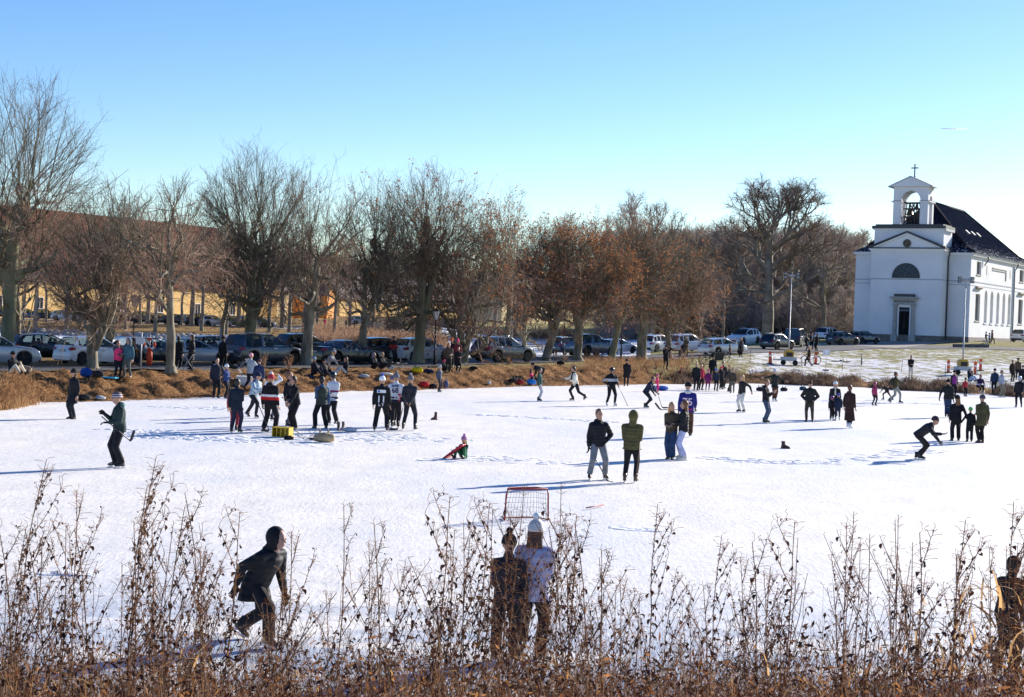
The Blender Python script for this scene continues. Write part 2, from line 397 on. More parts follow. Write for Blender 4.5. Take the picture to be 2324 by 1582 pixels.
# roads: strips draped over the ground
ASPH = mat('asphalt', (.045, .045, .05), .8, 0, (.09, .085, .085), 3, .01, 40)
GRAV = mat('gravel', (.22, .19, .17), .9, 0, (.34, .30, .26), 6, .02, 30)
def strip(name, pts, wid, m, lift=.03, **k):
    P = []
    for i in range(len(pts) - 1):
        a, b_ = pts[i], pts[i + 1]; n = max(2, int((Vector(b_) - Vector(a)).length / 1.5))
        for j in range(n): P.append(Vector(a).lerp(Vector(b_), j / n))
    P.append(Vector(pts[-1])); rings = []
    for i, p in enumerate(P):
        t = (P[min(i + 1, len(P) - 1)] - P[max(i - 1, 0)]).normalized(); n = Vector((t.y, -t.x))
        rings.append([Vector((p.x + n.x * w, p.y + n.y * w, Hxy(p.x + n.x * w, p.y + n.y * w) + lift)) for w in np.linspace(-wid / 2, wid / 2, 7)])
    mb = MB(); mb.loft(rings, cap=False, closed=False); return mb.build(name, m, kind='structure', **k)
strip('road', [(-45, 58), (-27, 72), (-20.5, 79), (-14.5, 89), (-9, 97), (-3.5, 107), (2, 118), (7, 128), (13, 138), (20, 148), (27, 158), (38, 172), (50, 181), (90, 184)], 6.4, ASPH, .05)
strip('far_road', [(-120, 222), (-60, 222), (-35, 226), (-20, 236), (-5, 262), (12, 300)], 11, GRAV, .05)
strip('church_path', [(38, 172), (47, 190), (60, 203)], 7, GRAV, .065)
# ---- church
WHITE = mat('lime_wash', (.64, .655, .69), .85, 0, (.74, .745, .76), .30, .01, 6, contrast=(.3, .6))
WTRIM = mat('white_trim', (.76, .76, .77), .8)
DARKM = mat('dark_sheet_metal', (.03, .035, .045), .45, 0)
SAND = mat('sandstone', (.30, .31, .29), .85, 0, (.40, .39, .36), 3, .01, 30)
PLINTH = mat('granite_plinth', (.13, .11, .10), .85, 0, (.20, .17, .15), 2, .01, 20)
DOORM = mat('black_door', (.008, .008, .010), .7, spec=.1)
GLASSD = mat('leaded_glass', (.02, .03, .04), .35, 0, (.07, .10, .13), 3, spec=.2)
GOLD = mat('gilt', (.5, .36, .12), .5, .3)
m, N, L, b = nodes_of('roof_tiles'); g = N.new('ShaderNodeTexCoord').outputs['Object']
w = N.new('ShaderNodeTexWave'); w.bands_direction = 'Z'; w.inputs['Scale'].default_value = 3.0; L.new(g, w.inputs['Vector'])
nn = noise(N, L, g, 2.2, 6, .7)
spx = N.new('ShaderNodeSeparateXYZ'); L.new(g, spx.inputs[0])
edge = N.new('ShaderNodeMapRange'); L.new(spx.outputs['Z'], edge.inputs[0])
for i_, v in ((1, 10.6), (2, 12.8), (3, .11), (4, 0)): edge.inputs[i_].default_value = v
sn_ = ramp(N, L, mathn(N, L, 'ADD', noise(N, L, g, 3.5, 7, .75), edge.outputs[0]), [(.64, (0, 0, 0)), (.70, (1, 1, 1))])
cc0 = ramp(N, L, nn, [(.3, (.006, .009, .018)), (.7, (.016, .022, .042))])
L.new(mixc(N, L, sn_, cc0, (.8, .82, .86)), b.inputs['Base Color']); b.inputs['Roughness'].default_value = .9; b.inputs['Specular IOR Level'].default_value = 0; b.inputs['IOR'].default_value = 1.0
bumpn(N, L, w.outputs['Fac'], .05, b); ROOFD = m
TH = R(30.5)
c0 = at(2197, 192.5)
CHO = Vector((c0.x, c0.y, 0)) - Vector((math.cos(TH) * 7.2 + math.sin(TH) * 2.5, -math.sin(TH) * 7.2 + math.cos(TH) * 2.5, 0))
CB = 3.72
church = empty('church', (CHO.x, CHO.y, CB), -TH, label='white church with an arched bell tower, clock gable and dark tiled roof', cat='church')
def cw(x, y, z=0): return Vector((CHO.x + math.cos(TH) * x + math.sin(TH) * y, CHO.y - math.sin(TH) * x + math.cos(TH) * y, CB + z))
def side_y(px, z=5):
    lo, hi = 2.5, 80
    for _ in range(40):
        m_ = (lo + hi) / 2
        if pix(cw(7.2, m_, z))[0] < px: lo = m_
        else: hi = m_
    return lo
def ridge_y(px):
    lo, hi = 2.5, 80
    for _ in range(40):
        m_ = (lo + hi) / 2
        if pix(cw(0, m_, 17))[0] < px: lo = m_
        else: hi = m_
    return lo
WX = 7.2; BX = 4.4; EV = 10.55
RY0, RY1 = 10.2, ridge_y(2186); YE = RY1 + 8
def arch_wall(mb, x0, x1, z0, z1, y0, y1, ax0, ax1, asz, atop=None, n=14):
    """wall slab (plane x-z, thickness y) with a round-headed opening from z0 to the spring line asz"""
    r_ = (ax1 - ax0) / 2; cx = (ax0 + ax1) / 2
    arc = [(cx + r_ * math.cos(math.pi * i / n), asz + r_ * math.sin(math.pi * i / n)) for i in range(n + 1)]
    out = [(x1, z0)] + [(x1, asz)] + [(x1 - (x1 - x0) * i / (n - 0), z1) for i in range(0, n + 1)] + [(x0, asz), (x0, z0)]
    inn = [(ax1, z0), (ax1, asz)] + arc + [(ax0, asz), (ax0, z0)]
    k = len(inn)
    vs_ = [(p[0], y, p[1]) for y in (y0, y1) for p in out + inn]
    fs_ = []
    for i in range(k - 1):
        fs_ += [(i, i + 1, k + i + 1, k + i), (2 * k + i + 1, 2 * k + i, 3 * k + i, 3 * k + i + 1), (k + i, k + i + 1, 3 * k + i + 1, 3 * k + i), (i + 1, i, 2 * k + i, 2 * k + i + 1)]
    fs_ += [(0, k, 3 * k, 2 * k), (k - 1, 3 * k - 1, 4 * k - 1, 2 * k - 1)]
    mb.add(vs_, fs_)
# nave walls with recessed openings on the lit side: panels between openings
wy = [side_y(x) for x in (2214, 2224.5)]; W2 = [side_y(x) for x in (2311.5, 2321)]
ars = [side_y(x) for x in (2237.6, 2251, 2265, 2278.4, 2290.7)]; ahw = (ars[1] - ars[0]) * .24
w = MB()
w.box(-WX, WX - .5, 2.5, YE, -1.5, EV)                       # core
def side_panel(y0, y1, z0, z1, o=0): w.box(WX - .5, WX + o, y0, y1, z0, z1)
holes = [(wy[0], wy[1], 2.3, 5.6), (W2[0], W2[1], 2.3, 5.6)]
ups = [(wy[0], wy[1], 8.0, 9.6), (W2[0], W2[1], 8.0, 9.6)]
ys = [2.5, wy[0], wy[1], W2[0], W2[1], YE]
for i in range(5):
    y0, y1 = ys[i], ys[i + 1]
    if i in (1, 3):
        side_panel(y0, y1, -1.5, 2.3); side_panel(y0, y1, 5.6, 8.0); side_panel(y0, y1, 9.6, EV)
    elif i == 2:
        a0 = ars[0] - ahw * 2.2; a1 = ars[-1] + ahw * 2.2
        side_panel(y0, a0, -1.5, EV); side_panel(a1, y1, -1.5, EV); side_panel(a0, a1, -1.5, 2.1); side_panel(a0, a1, 6.4, EV)
        edges = [a0] + [(ars[k] + ars[k + 1]) / 2 for k in range(4)] + [a1]
        for k in range(5):
            q = MB(); arch_wall(q, edges[k], edges[k + 1], 2.1, 6.4, 0, .5, ars[k] - ahw, ars[k] + ahw, 5.45)
            w.add([(WX - .5 + (v[1]), v[0], v[2]) for v in q.v], q.f)
    else: side_panel(y0, y1, -1.5, EV)
w.build('nave_wall', WHITE, church, smooth=False)
w = MB(); w.box(-BX, BX, 0, 2.499, -1.5, 10.9); w.build('porch_block', WHITE, church, smooth=False)
w = MB(); w.box(-4.3, 4.3, .5, 4.2, 11.15, 13.15); w.build('attic_wall', WHITE, church, smooth=False)
w = MB()
for (x0, x1, y0, y1) in ((-BX - .06, BX + .06, -.06, 2.44), (-WX - .06, WX + .06, 2.44, YE + .06)): w.box(x0, x1, y0, y1, -1.5, .26)
w.build('plinth', PLINTH, church, smooth=False)
w = MB(); w.box(-BX - .05, BX + .05, -.05, 2.4, 7.0, 7.12); w.box(-WX - .05, WX + .05, 2.4, YE + .05, 7.0, 7.12)
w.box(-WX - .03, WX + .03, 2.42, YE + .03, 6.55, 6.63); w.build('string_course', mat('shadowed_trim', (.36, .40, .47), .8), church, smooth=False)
w = MB(); w.box(-BX - .3, BX + .3, -.3, 2.2, 10.6, 10.78); w.box(-BX - .12, BX + .12, -.12, 2.3, 10.38, 10.6)
w.box(-WX - .2, WX + .3, 2.2, YE + .3, 10.15, 10.42); w.box(-WX - .38, WX + .42, 2.2, YE + .42, 10.42, 10.5)
w.build('cornice', WTRIM, church, smooth=False)
w = MB(); w.box(-BX - .36, BX + .36, -.36, 2.3, 10.78, 10.93); w.build('cornice_cap', DARKM, church, smooth=False)
# pediment
ap = 12.75
w = MB()
for sgn in (-1, 1):
    a = Vector((sgn * (BX + .36), 0, 10.86)); e = Vector((0, 0, ap))
    w.add([(a.x, -.36, a.z), (e.x, -.36, e.z), (e.x, -.36, e.z + .2), (a.x, -.36, a.z + .2), (a.x, .499, a.z), (e.x, .499, e.z), (e.x, .499, e.z + .2), (a.x, .499, a.z + .2)],
          [(0, 1, 2, 3), (7, 6, 5, 4), (0, 4, 5, 1), (3, 2, 6, 7), (0, 3, 7, 4), (1, 5, 6, 2)])
w.build('pediment_cap', DARKM, church, smooth=False)
w = MB()
for sgn in (-1, 1):
    a = Vector((sgn * (BX + .1), 0, 10.72)); e = Vector((0, 0, ap - .02))
    w.add([(a.x, -.22, a.z), (e.x, -.22, e.z - .28), (e.x, -.22, e.z), (a.x, -.22, a.z + .12), (a.x, .49, a.z), (e.x, .49, e.z - .28), (e.x, .49, e.z), (a.x, .49, a.z + .12)],
          [(0, 1, 2, 3), (7, 6, 5, 4), (0, 4, 5, 1), (3, 2, 6, 7)])
w.add([(-BX, -.02, 10.9), (BX, -.02, 10.9), (0, -.02, ap - .1)], [(0, 1, 2)])
w.build('pediment', WTRIM, church, smooth=False)
w = MB(); w.box(-4.58, 4.58, .25, 4.45, 13.28, 13.62); w.box(-4.2, 4.2, .5, 4.2, 13.62, 13.82); w.build('attic_roof', DARKM, church, smooth=False)
w = MB(); w.box(-4.5, 4.5, .32, 4.4, 13.151, 13.28)
for k in range(9): w.box(4.5, 4.6, .5 + k * .44, .72 + k * .44, 13.0, 13.28)
w.build('attic_cornice', WTRIM, church, smooth=False)
# nave roof (hipped)
r_ = [(-WX - .45, 2.1, EV - .06), (WX + .5, 2.1, EV - .06), (WX + .5, YE + .5, EV - .06), (-WX - .45, YE + .5, EV - .06)]
k1 = [(-WX + 1.1, 3.9, EV + .85), (WX - 1.1, 3.9, EV + .85), (WX - 1.1, YE - 1.2, EV + .85), (-WX + 1.1, YE - 1.2, EV + .85)]
tp = [(0, RY0, 17.3), (0, RY1, 17.3)]
w = MB(); V = r_ + k1 + tp
w.add(V, [(0, 1, 5, 4), (1, 2, 6, 5), (2, 3, 7, 6), (3, 0, 4, 7), (4, 5, 8), (5, 6, 9, 8), (6, 7, 9), (7, 4, 8, 9), (3, 2, 1, 0)])
rf = w.build('roof', ROOFD, church, smooth=False)
w = MB(); RED = mat('ridge_tile', (.03, .022, .03), .9, spec=.1)
for a, e in ((k1[1], tp[0]), (tp[0], tp[1]), (k1[2], tp[1]), (k1[0], tp[0]), (r_[1], k1[1]), (r_[2], k1[2])): w.tube([Vector(a) + Vector((0, 0, .05)), Vector(e) + Vector((0, 0, .05))], .13, 6)
w.build('ridge', RED, rf)
for t in (.30, .47, .64):
    y = 8 + t * 16; z = EV + .85 + 2.2; x = WX - 1.1 - (2.2) / (17.3 - EV - .85) * (WX - 1.1)
    w = MB(); M_ = Matrix.Translation((x + .05, y, z)) @ Matrix.Rotation(R(43), 4, 'Y'); w.box(-.35, .35, -.35, .35, -.02, .16, M_); w.build('skylight', mat('skylight_glass', (.22, .24, .27), .7), rf, smooth=False)
# belfry
bw, y0, y1 = 2.15, .75, 3.25; zb, zi, ze = 13.82, 16.75, 18.35
w = MB()
for (ya, yb) in ((y0, y0 + .55), (y1 - .55, y1)):
    arch_wall(w, -bw, bw, zi, ze, ya, yb, -1.18, 1.18, zi)
for sx in (-1, 1):
    q = MB(); arch_wall(q, y0 + .551, y1 - .551, zi, ze, 0, .55, y0 + .62, y1 - .62, zi)
    w.add([((bw - .55 + v[1]) * sx, v[0], v[2]) for v in q.v], q.f if sx > 0 else [f[::-1] for f in q.f])
    for (ya, yb) in ((y0, y0 + .62), (y1 - .62, y1)): w.box(sx * (bw - .97) if sx > 0 else -bw, bw if sx > 0 else -(bw - .97), ya, yb, zb, zi)
w.box(-bw, bw, y0, y1, ze, ze + .1)
belf = w.build('belfry', WHITE, church, smooth=False)
for sx in (-1, 1):
    xa, xb = (bw - 1.05, bw + .22) if sx > 0 else (-bw - .22, -(bw - 1.05))
    w = MB(); w.box(xa, xb, y0 - .1, y0 + .7, zi - .2, zi - .08); w.box(xa, xb, y1 - .7, y1 + .1, zi - .2, zi - .08)
    if sx > 0: w.box(xb - .35, xb, y0 + .7, y1 - .7, zi - .2, zi - .08)
    else: w.box(xa, xa + .35, y0 + .7, y1 - .7, zi - .2, zi - .08)
    im = w.build('impost', WTRIM, belf, smooth=False)
    w = MB(); w.box(xa - .02, xb + .02, y0 - .12, y0 + .72, zi - .079, zi - .03); w.build('impost_cap', DARKM, im, smooth=False)
    w = MB(); w.box(xa - .02, xb + .02, y1 - .72, y1 + .12, zi - .079, zi - .03); w.build('impost_cap', DARKM, im, smooth=False)
w = MB(); w.add([(-bw - .45, y0 - .4, ze + .1), (bw + .45, y0 - .4, ze + .1), (0, y0 - .4, ze + 1.25), (-bw - .45, y1 + .4, ze + .1), (bw + .45, y1 + .4, ze + .1), (0, y1 + .4, ze + 1.25)],
                 [(0, 1, 2), (5, 4, 3), (0, 3, 4, 1), (1, 4, 5, 2), (2, 5, 3, 0)])
w.build('belfry_gable', WHITE, church, smooth=False)
w = MB()
for sx in (-1, 1):
    w.add([(sx * (bw + .62), y0 - .5, ze + .02), (0, y0 - .5, ze + 1.27), (0, y0 - .5, ze + 1.38), (sx * (bw + .62), y0 - .5, ze + .13), (sx * (bw + .62), y1 + .5, ze + .02), (0, y1 + .5, ze + 1.27), (0, y1 + .5, ze + 1.38), (sx * (bw + .62), y1 + .5, ze + .13)],
          [(0, 1, 2, 3), (7, 6, 5, 4), (0, 4, 5, 1), (3, 2, 6, 7), (0, 3, 7, 4), (1, 5, 6, 2)])
w.build('belfry_roof', mat('lead_sheet', (.38, .41, .46), .5), church, smooth=False)
w = MB(); cy_ = (y0 + y1) / 2; w.box(-.07, .07, cy_ - .07, cy_ + .07, ze + 1.3, ze + 3.0); w.box(-.45, .45, cy_ - .06, cy_ + .06, ze + 2.42, ze + 2.56); w.ball((0, cy_, ze + 1.42), .13)
w.build('cross', DARKM, church, smooth=False)
# bells in their timber frame, with railing
w = MB()
for x in (-.85, -.3, .3, .85):
    for y in (y0 + .75, y1 - .75): w.tube([(x * 1.15, y, zb), (x * .75, y, zi - .25)], .07, 6)
for z in (zb + .9, zb + 1.9, zi - .3):
    for y in (y0 + .75, y1 - .75): w.box(-1.1, 1.1, y - .06, y + .06, z, z + .14)
for s_ in (-1, 1): w.tube([(s_ * .95, y0 + .75, zb + .1), (-s_ * .2, y0 + .75, zi - .5)], .06, 6)
w.build('bell_frame', mat('dark_timber', (.03, .022, .018), .7), church, smooth=False)
for x, z, s_ in ((-.42, zb + 1.55, 1), (.45, zb + 1.0, .8), (.4, zb + 2.25, .55)):
    w = MB(); w.tube([(x, cy_, z + .5 * s_), (x, cy_, z + .38 * s_), (x, cy_, z + .1 * s_), (x, cy_, z - .2 * s_), (x, cy_, z - .32 * s_)], [.12 * s_, .24 * s_, .3 * s_, .4 * s_, .52 * s_], 14)
    w.build('bell', mat('bell_bronze', (.12, .10, .06), .4, .7), church)
w = MB(); w.box(-1.18, 1.18, y0 + .2, y0 + .25, zb + .85, zb + .9)
for k in range(10):
    x = -1.05 + k * .233; w.tube([(x, y0 + .22, zb), (x + .22 * (-1) ** k, y0 + .22, zb + .86)], .022, 4)
w.build('railing', DARKM, church)
# clock
w = MB(); w.tube([(0, -.06, 11.45), (0, -.14, 11.45)], [.50, .50], 28); clk = w.build('clock', mat('clock_face', (.012, .012, .012), .4), church, smooth=False)
for k in range(12):
    w = MB(); t = R(30 * k); w.box(-.012, .012, -.165, -.141, .34, .43, Matrix.Translation((0, 0, 11.45)) @ Matrix.Rotation(t, 4, 'Y')); w.build('hour_mark', GOLD, clk, smooth=False)
for t, l in ((22, .2), (215, .3)):
    w = MB(); w.box(-.013, .013, -.175, -.155, -.05, l, Matrix.Translation((0, 0, 11.45)) @ Matrix.Rotation(R(t), 4, 'Y')); w.build('clock_hand', GOLD, clk, smooth=False)
# lunette
w = MB(); n = 20; z0 = 7.32
rings = [[(rr * math.cos(math.pi * i / n), y, z0 + rr * math.sin(math.pi * i / n)) for i in range(n + 1)] for rr, y in ((1.72, -.005), (1.72, -.10), (1.56, -.10), (1.56, .0))]
w.loft(rings, cap=False, closed=False); w.box(-1.72, 1.72, -.12, -.005, z0 - .12, z0)
lun = w.build('lunette_window', DARKM, church, smooth=False)
w = MB(); w.add([(1.58 * math.cos(math.pi * i / n), -.02, z0 + 1.58 * math.sin(math.pi * i / n)) for i in range(n + 1)], [tuple(range(n + 1))[::-1]]); w.build('pane', GLASSD, lun, smooth=False)
w = MB()
for k in range(-9, 10):
    for s_ in (-1, 1):
        pts = [(k * .36 + s_ * t, t) for t in np.linspace(0, 1.6, 33) if (k * .36 + s_ * t) ** 2 + t * t < 1.55 ** 2]
        if len(pts) > 1: w.tube([(pts[0][0], -.045, z0 + pts[0][1]), (pts[-1][0], -.045, z0 + pts[-1][1])], .013, 4)
w.build('lattice', mat('window_lead', (.10, .12, .15), .7), lun)
# portal
w = MB(); w.box(-1.27, 1.27, -.42, -.001, 4.9, 5.25); w.build('portal_attic', DARKM, church, smooth=False)
w = MB(); w.box(-1.72, 1.72, -.72, -.001, 4.72, 4.899); w.box(-1.55, 1.55, -.58, -.001, 4.55, 4.72); w.box(-1.36, 1.36, -.4, -.001, 4.1, 4.55); w.box(-1.42, 1.42, -.46, -.001, 4.02, 4.1)
ent = w.build('entablature', SAND, church, smooth=False)
for sx in (-1, 1):
    w = MB(); x = sx * 1.12
    w.tube([(x, -.26, .12), (x, -.26, .5), (x, -.26, 3.7), (x, -.26, 3.86)], [.31, .235, .2, .27], 16); w.box(x - .3, x + .3, -.52, -.002, 3.86, 4.02); w.box(x - .38, x + .38, -.6, -.002, -1.2, .2)
    w.build('column', SAND, church, smooth=False)
w = MB(); w.box(-.83, -.66, -.16, -.001, 0, 3.95); w.box(.66, .83, -.16, -.001, 0, 3.95); w.box(-.66, .66, -.16, -.001, 3.62, 3.95); w.build('door_frame', WTRIM, church, smooth=False)
w = MB(); w.box(-.66, .66, -.05, -.002, -.2, 3.62); dr = w.build('door', DOORM, church, smooth=False)
w = MB()
for zz in (3.05, 3.0):
    pass
for k in range(6): w.torus((-.5 + k * .2, -.06, 3.3), .105, .018, 'y', 10, 4)
w.box(-.62, .62, -.075, -.055, 3.16, 3.21)
w.build('transom_grille', mat('grille', (.30, .33, .36), .5), dr)
w = MB(); w.box(-.02, .02, -.07, -.051, -.2, 2.9); w.ball((.12, -.09, 1.3), .05); w.build('door_knob', mat('brass_dark', (.15, .12, .06), .4, .8), dr)
def text(name, s_, size, m_, parent, loc, rot, ext=.004, align='CENTER', bold=0, sx=1):
    cu_ = bpy.data.curves.new(name, 'FONT'); cu_.body = s_; cu_.size = size; cu_.extrude = ext; cu_.align_x = align; cu_.align_y = 'CENTER'; cu_.offset = bold
    to = bpy.data.objects.new('tmp', cu_); COL.objects.link(to); bpy.context.view_layer.update()
    me = bpy.data.meshes.new_from_object(to.evaluated_get(bpy.context.evaluated_depsgraph_get())); bpy.data.objects.remove(to)
    me.materials.clear(); me.materials.append(m_); o = link(name, me, parent); o.location = loc; o.rotation_euler = rot; o.scale = (sx, 1, 1); return o
text('lettering', 'MIN FRED GIVER JEG EDER', .25, mat('letter_black', (.01, .01, .015), .6), ent, (0, -.405, 4.32), (R(90), 0, 0), .006, bold=.006, sx=.84)
# drain pipes
for (x, y, zt) in ((BX + .12, 2.3, 10.35), (WX + .14, side_y(2229.5), 10.3), (WX + .14, side_y(2298), 10.3)):
    w = MB()
    if x > 6: w.tube([(x + .25, y + .9, zt), (x + .2, y + .8, zt - .4), (x, y, zt - 1.0), (x, y, .0 if y > 20 else zt - 1.15)], .075, 8)
    else: w.tube([(x + .15, y - .1, zt + .3), (x + .1, y - .1, zt - .15), (x, y - .1, zt - .55), (x, y - .1, .0)], .085, 8); w.box(x - .1, x + .4, y - .3, y + .15, zt + .25, zt + .75)
    w.build('drain_pipe', DARKM, church)
# side windows
SH_ = mat('window_reveal_glass', (.10, .10, .10), .12, 0)
for (a, e) in (tuple(wy), tuple(W2)):
    for z0, z1, pane in ((2.3, 5.6, 0), (8.0, 9.6, 1)):
        w = MB(); X = WX - .32
        w.box(X, X + .08, a, a + .1, z0, z1); w.box(X, X + .08, e - .1, e, z0, z1); w.box(X, X + .08, a + .1, e - .1, z0, z0 + .1); w.box(X, X + .08, a + .1, e - .1, z1 - .1, z1)
        w.box(WX + .001, WX + .1, a - .1, e + .1, z0 - .14, z0 - .002)
        if not pane: w.box(WX + .001, WX + .35, a - .35, e + .35, z1 + .75, z1 + .92); w.box(WX + .001, WX + .2, a - .15, e + .15, z1 + .6, z1 + .75)
        wf = w.build('window_frame', mat('frame_tan', (.42, .36, .30), .7), church, smooth=False)
        w = MB(); w.box(X + .01, X + .03, a + .1, e - .1, z0 + .1, z1 - .1); w.build('pane', SH_, wf, smooth=False)
for y in ars:
    w = MB(); w.box(WX + .001, WX + .1, y - ahw - .1, y + ahw + .1, 1.94, 2.098); w.build('window_sill', WTRIM, church, smooth=False)
    w = MB(); w.box(WX - .499, WX - .47, y - ahw, y + ahw, 2.1, 6.1); w.build('arched_window', mat('blind_window', (.46, .42, .36), .8), church, smooth=False)
for px_ in (2240, 2293):
    y = side_y(px_, 8.6); w = MB(); w.tube([(WX + .004, y, 8.7), (WX + .03, y, 8.7)], [(.32, .62), (.32, .62)], 20, up=(0, 0, 1)); w.build('oval_panel', mat('panel_shade', (.50, .47, .43), .8), church, smooth=False)
ya, yb = side_y(2252, 8.6), side_y(2283, 8.6)
w = MB(); w.box(WX + .002, WX + .1, ya, yb, 9.1, 9.22); w.box(WX + .002, WX + .1, ya, yb, 8.85, 8.92); w.box(WX + .002, WX + .1, yb - .12, yb, 7.75, 9.1); w.build('wall_panel', MATS['panel_shade'], church, smooth=False)
w = MB(); yp = side_y(2299); w.box(WX + .002, WX + .12, yp - .35, yp + .05, 0, 10.15); w.build('pilaster', WTRIM, church, smooth=False)
# low kerb wall in front of the church corner
pa, pb = at(2165, 180), at(2245, 182)
w = MB(); dv = (pb - pa); n2 = Vector((dv.y, -dv.x, 0)).normalized() * .25
for i in range(3):
    a = pa.lerp(pb, i / 3); e = pa.lerp(pb, (i + 1) / 3 - .004); w.add([a + Vector((0, 0, -.3)), e + Vector((0, 0, -.3)), e - n2 + Vector((0, 0, -.3)), a - n2 + Vector((0, 0, -.3)), a + Vector((0, 0, .42)), e + Vector((0, 0, .42)), e - n2 + Vector((0, 0, .42)), a - n2 + Vector((0, 0, .42))], [(3, 2, 1, 0), (4, 5, 6, 7), (0, 1, 5, 4), (1, 2, 6, 5), (2, 3, 7, 6), (3, 0, 4, 7)])
tag(w.build('low_wall', PLINTH, smooth=False), 'low stone wall in front of the church corner beside the path', 'wall')
# ---- yellow buildings behind the parkland trees
YEL = mat('ochre_render', (.80, .50, .16), .85, 0, (.86, .60, .24), .4, .01, 5)
ORG = mat('orange_render', (.78, .34, .07), .85, 0, (.70, .26, .05), .3, .01, 5)
PAL = mat('pale_yellow_render', (.84, .68, .36), .85, 0, (.88, .74, .44), .4, .01, 5)
RFR = mat('brown_roof_tiles', (.12, .045, .025), .8, 0, (.20, .09, .05), 2.2, .05, 12)
RFS = mat('snow_dusted_roof', (.13, .05, .03), .9, 0, (.30, .15, .09), .9, .05, 12, contrast=(.62, .72), spec=.1)
RFP = mat('plum_roof_tiles', (.06, .03, .035), .7, 0, (.12, .06, .06), 2.2, .05, 12)
DW = mat('dark_window', (.02, .025, .03), .15)
DIR = Vector((math.sin(R(28)), math.cos(R(28)), 0))
def house(px0, d0, px1, eave, rise, depth, wallm, roofm, label, wins, nm='house', direc=None, cat='building', base=None, gable=None):
    D_ = direc or DIR
    p0 = at(px0, d0); t = (px1 - CX) / F
    lo, hi = 0, 200
    for _ in range(40):
        m_ = (lo + hi) / 2; q = p0 + D_ * m_
        if pix((q.x, q.y, 5))[0] < px1: lo = m_
        else: hi = m_
    Lh = lo; nrm = Vector((-D_.y, D_.x, 0))   # away from the viewer
    z0 = min(p0.z, Hxy((p0 + D_ * Lh).x, (p0 + D_ * Lh).y)) if base is None else base
    e = empty(nm, (p0.x, p0.y, z0), math.atan2(D_.y, D_.x), label=label, cat=cat)
    H_ = eave - z0; w = MB(); w.box(0, Lh, 0, depth, -1.5, H_)
    for x in (0, Lh): w.add([(x, 0, H_), (x, depth, H_), (x, depth / 2, H_ + rise)], [(0, 1, 2)])
    w.build('wall', wallm, e, smooth=False)
    w = MB(); o_ = .45
    for s_, yy in ((1, 0), (-1, depth)):
        a = (yy - s_ * o_, H_ - o_ * rise / (depth / 2)); b_ = (depth / 2, H_ + rise)
        w.add([(-.3, a[0], a[1] + .02), (Lh + .3, a[0], a[1] + .02), (Lh + .3, b_[0], b_[1] + .02), (-.3, b_[0], b_[1] + .02), (-.3, a[0], a[1] + .22), (Lh + .3, a[0], a[1] + .22), (Lh + .3, b_[0], b_[1] + .22), (-.3, b_[0], b_[1] + .22)],
              [(3, 2, 1, 0), (4, 5, 6, 7), (0, 1, 5, 4), (1, 2, 6, 5), (2, 3, 7, 6), (3, 0, 4, 7)])
    rf_ = w.build('roof', roofm, e, smooth=False)
    w = MB(); w.box(Lh * .3, Lh * .3 + .8, depth / 2 - .4, depth / 2 + .4, H_ + rise - .5, H_ + rise + 1.2); w.build('chimney', wallm, rf_, smooth=False)
    for (f, zb_, wd, ht, kind) in wins:
        x = f * Lh; w = MB()
        w.box(x - wd / 2 - .1, x - wd / 2, -.06, -.001, zb_ - .1, zb_ + ht + .1); w.box(x + wd / 2, x + wd / 2 + .1, -.06, -.001, zb_ - .1, zb_ + ht + .1)
        w.box(x - wd / 2, x + wd / 2, -.06, -.001, zb_ + ht, zb_ + ht + .1); w.box(x - wd / 2, x + wd / 2, -.06, -.001, zb_ - .1, zb_); w.box(x - .03, x + .03, -.05, -.012, zb_, zb_ + ht)
        wf = w.build('window' if kind == 'w' else 'door', WTRIM, e, smooth=False)
        w = MB(); w.box(x - wd / 2, x + wd / 2, -.012, -.004, zb_, zb_ + ht); w.build('pane' if kind == 'w' else 'door_leaf', DW if kind == 'w' else mat('green_door', (.04, .06, .03), .5), wf, smooth=False)
    return e, Lh, H_
house(-70, 226, 592, 8.0, 11.0, 21, YEL, RFS, 'long ochre barn with a huge snow-dusted brown roof behind the far car park', [(f, 1.6, 1.3, 1.6, 'w') for f in (.08, .2, .32, .46, .6, .74, .88)], 'barn', cat='barn')
house(664, 300, 742, 7.9, 2.0, 5, ORG, RFP, 'plain orange rendered outbuilding between the barn and the long yellow house', [], 'outbuilding', direc=Vector((.985, -.17, 0)))
house(628, 302, 662, 8.6, 3.2, 6, PAL, RFP, 'pale yellow gabled lodge left of the orange outbuilding', [(.4, 1.0, 1.1, 1.6, 'w')], 'lodge')
e, Lh, H_ = house(770, 330, 1082, 7.9, 4.6, 9, YEL, RFP, 'long low yellow house with plum roof, curved gable dormer and small square windows', [(f, 2.3, 1.0, .9, 'w') for f in (.05, .14, .24, .33, .60, .65, .76, .79, .88)] + [(.47, 0.1, 1.3, 2.3, 'd'), (.86, .1, 1.2, 2.0, 'd')], 'long_house')
w = MB(); x = Lh * .47; hw = 2.1
prof = [(x + hw * math.cos(math.pi * i / 12) * (1 if i not in (0, 12) else 1), H_ - .3 + 3.8 * math.sin(math.pi * i / 12) ** .75) for i in range(13)]
w.loft([[(p[0], yy, p[1]) for p in prof] for yy in (-.12, 1.4)]); g_ = w.build('dormer', YEL, e, smooth=False)
w = MB(); w.box(x - .4, x + .4, -.16, -.121, H_ + .7, H_ + 2.5); w.build('dormer_window', DW, g_, smooth=False)
house(1138, 350, 1402, 10.4, 4.2, 11, PAL, RFP, 'pale yellow two-storey mansion half hidden behind the lime trees', [(f, z_, 1.1, h_, 'w') for f in (.06, .15, .24, .33, .42, .51, .60, .69, .78, .87, .96) for z_, h_ in ((1.2, 2.0), (4.3, 1.5))], 'mansion')
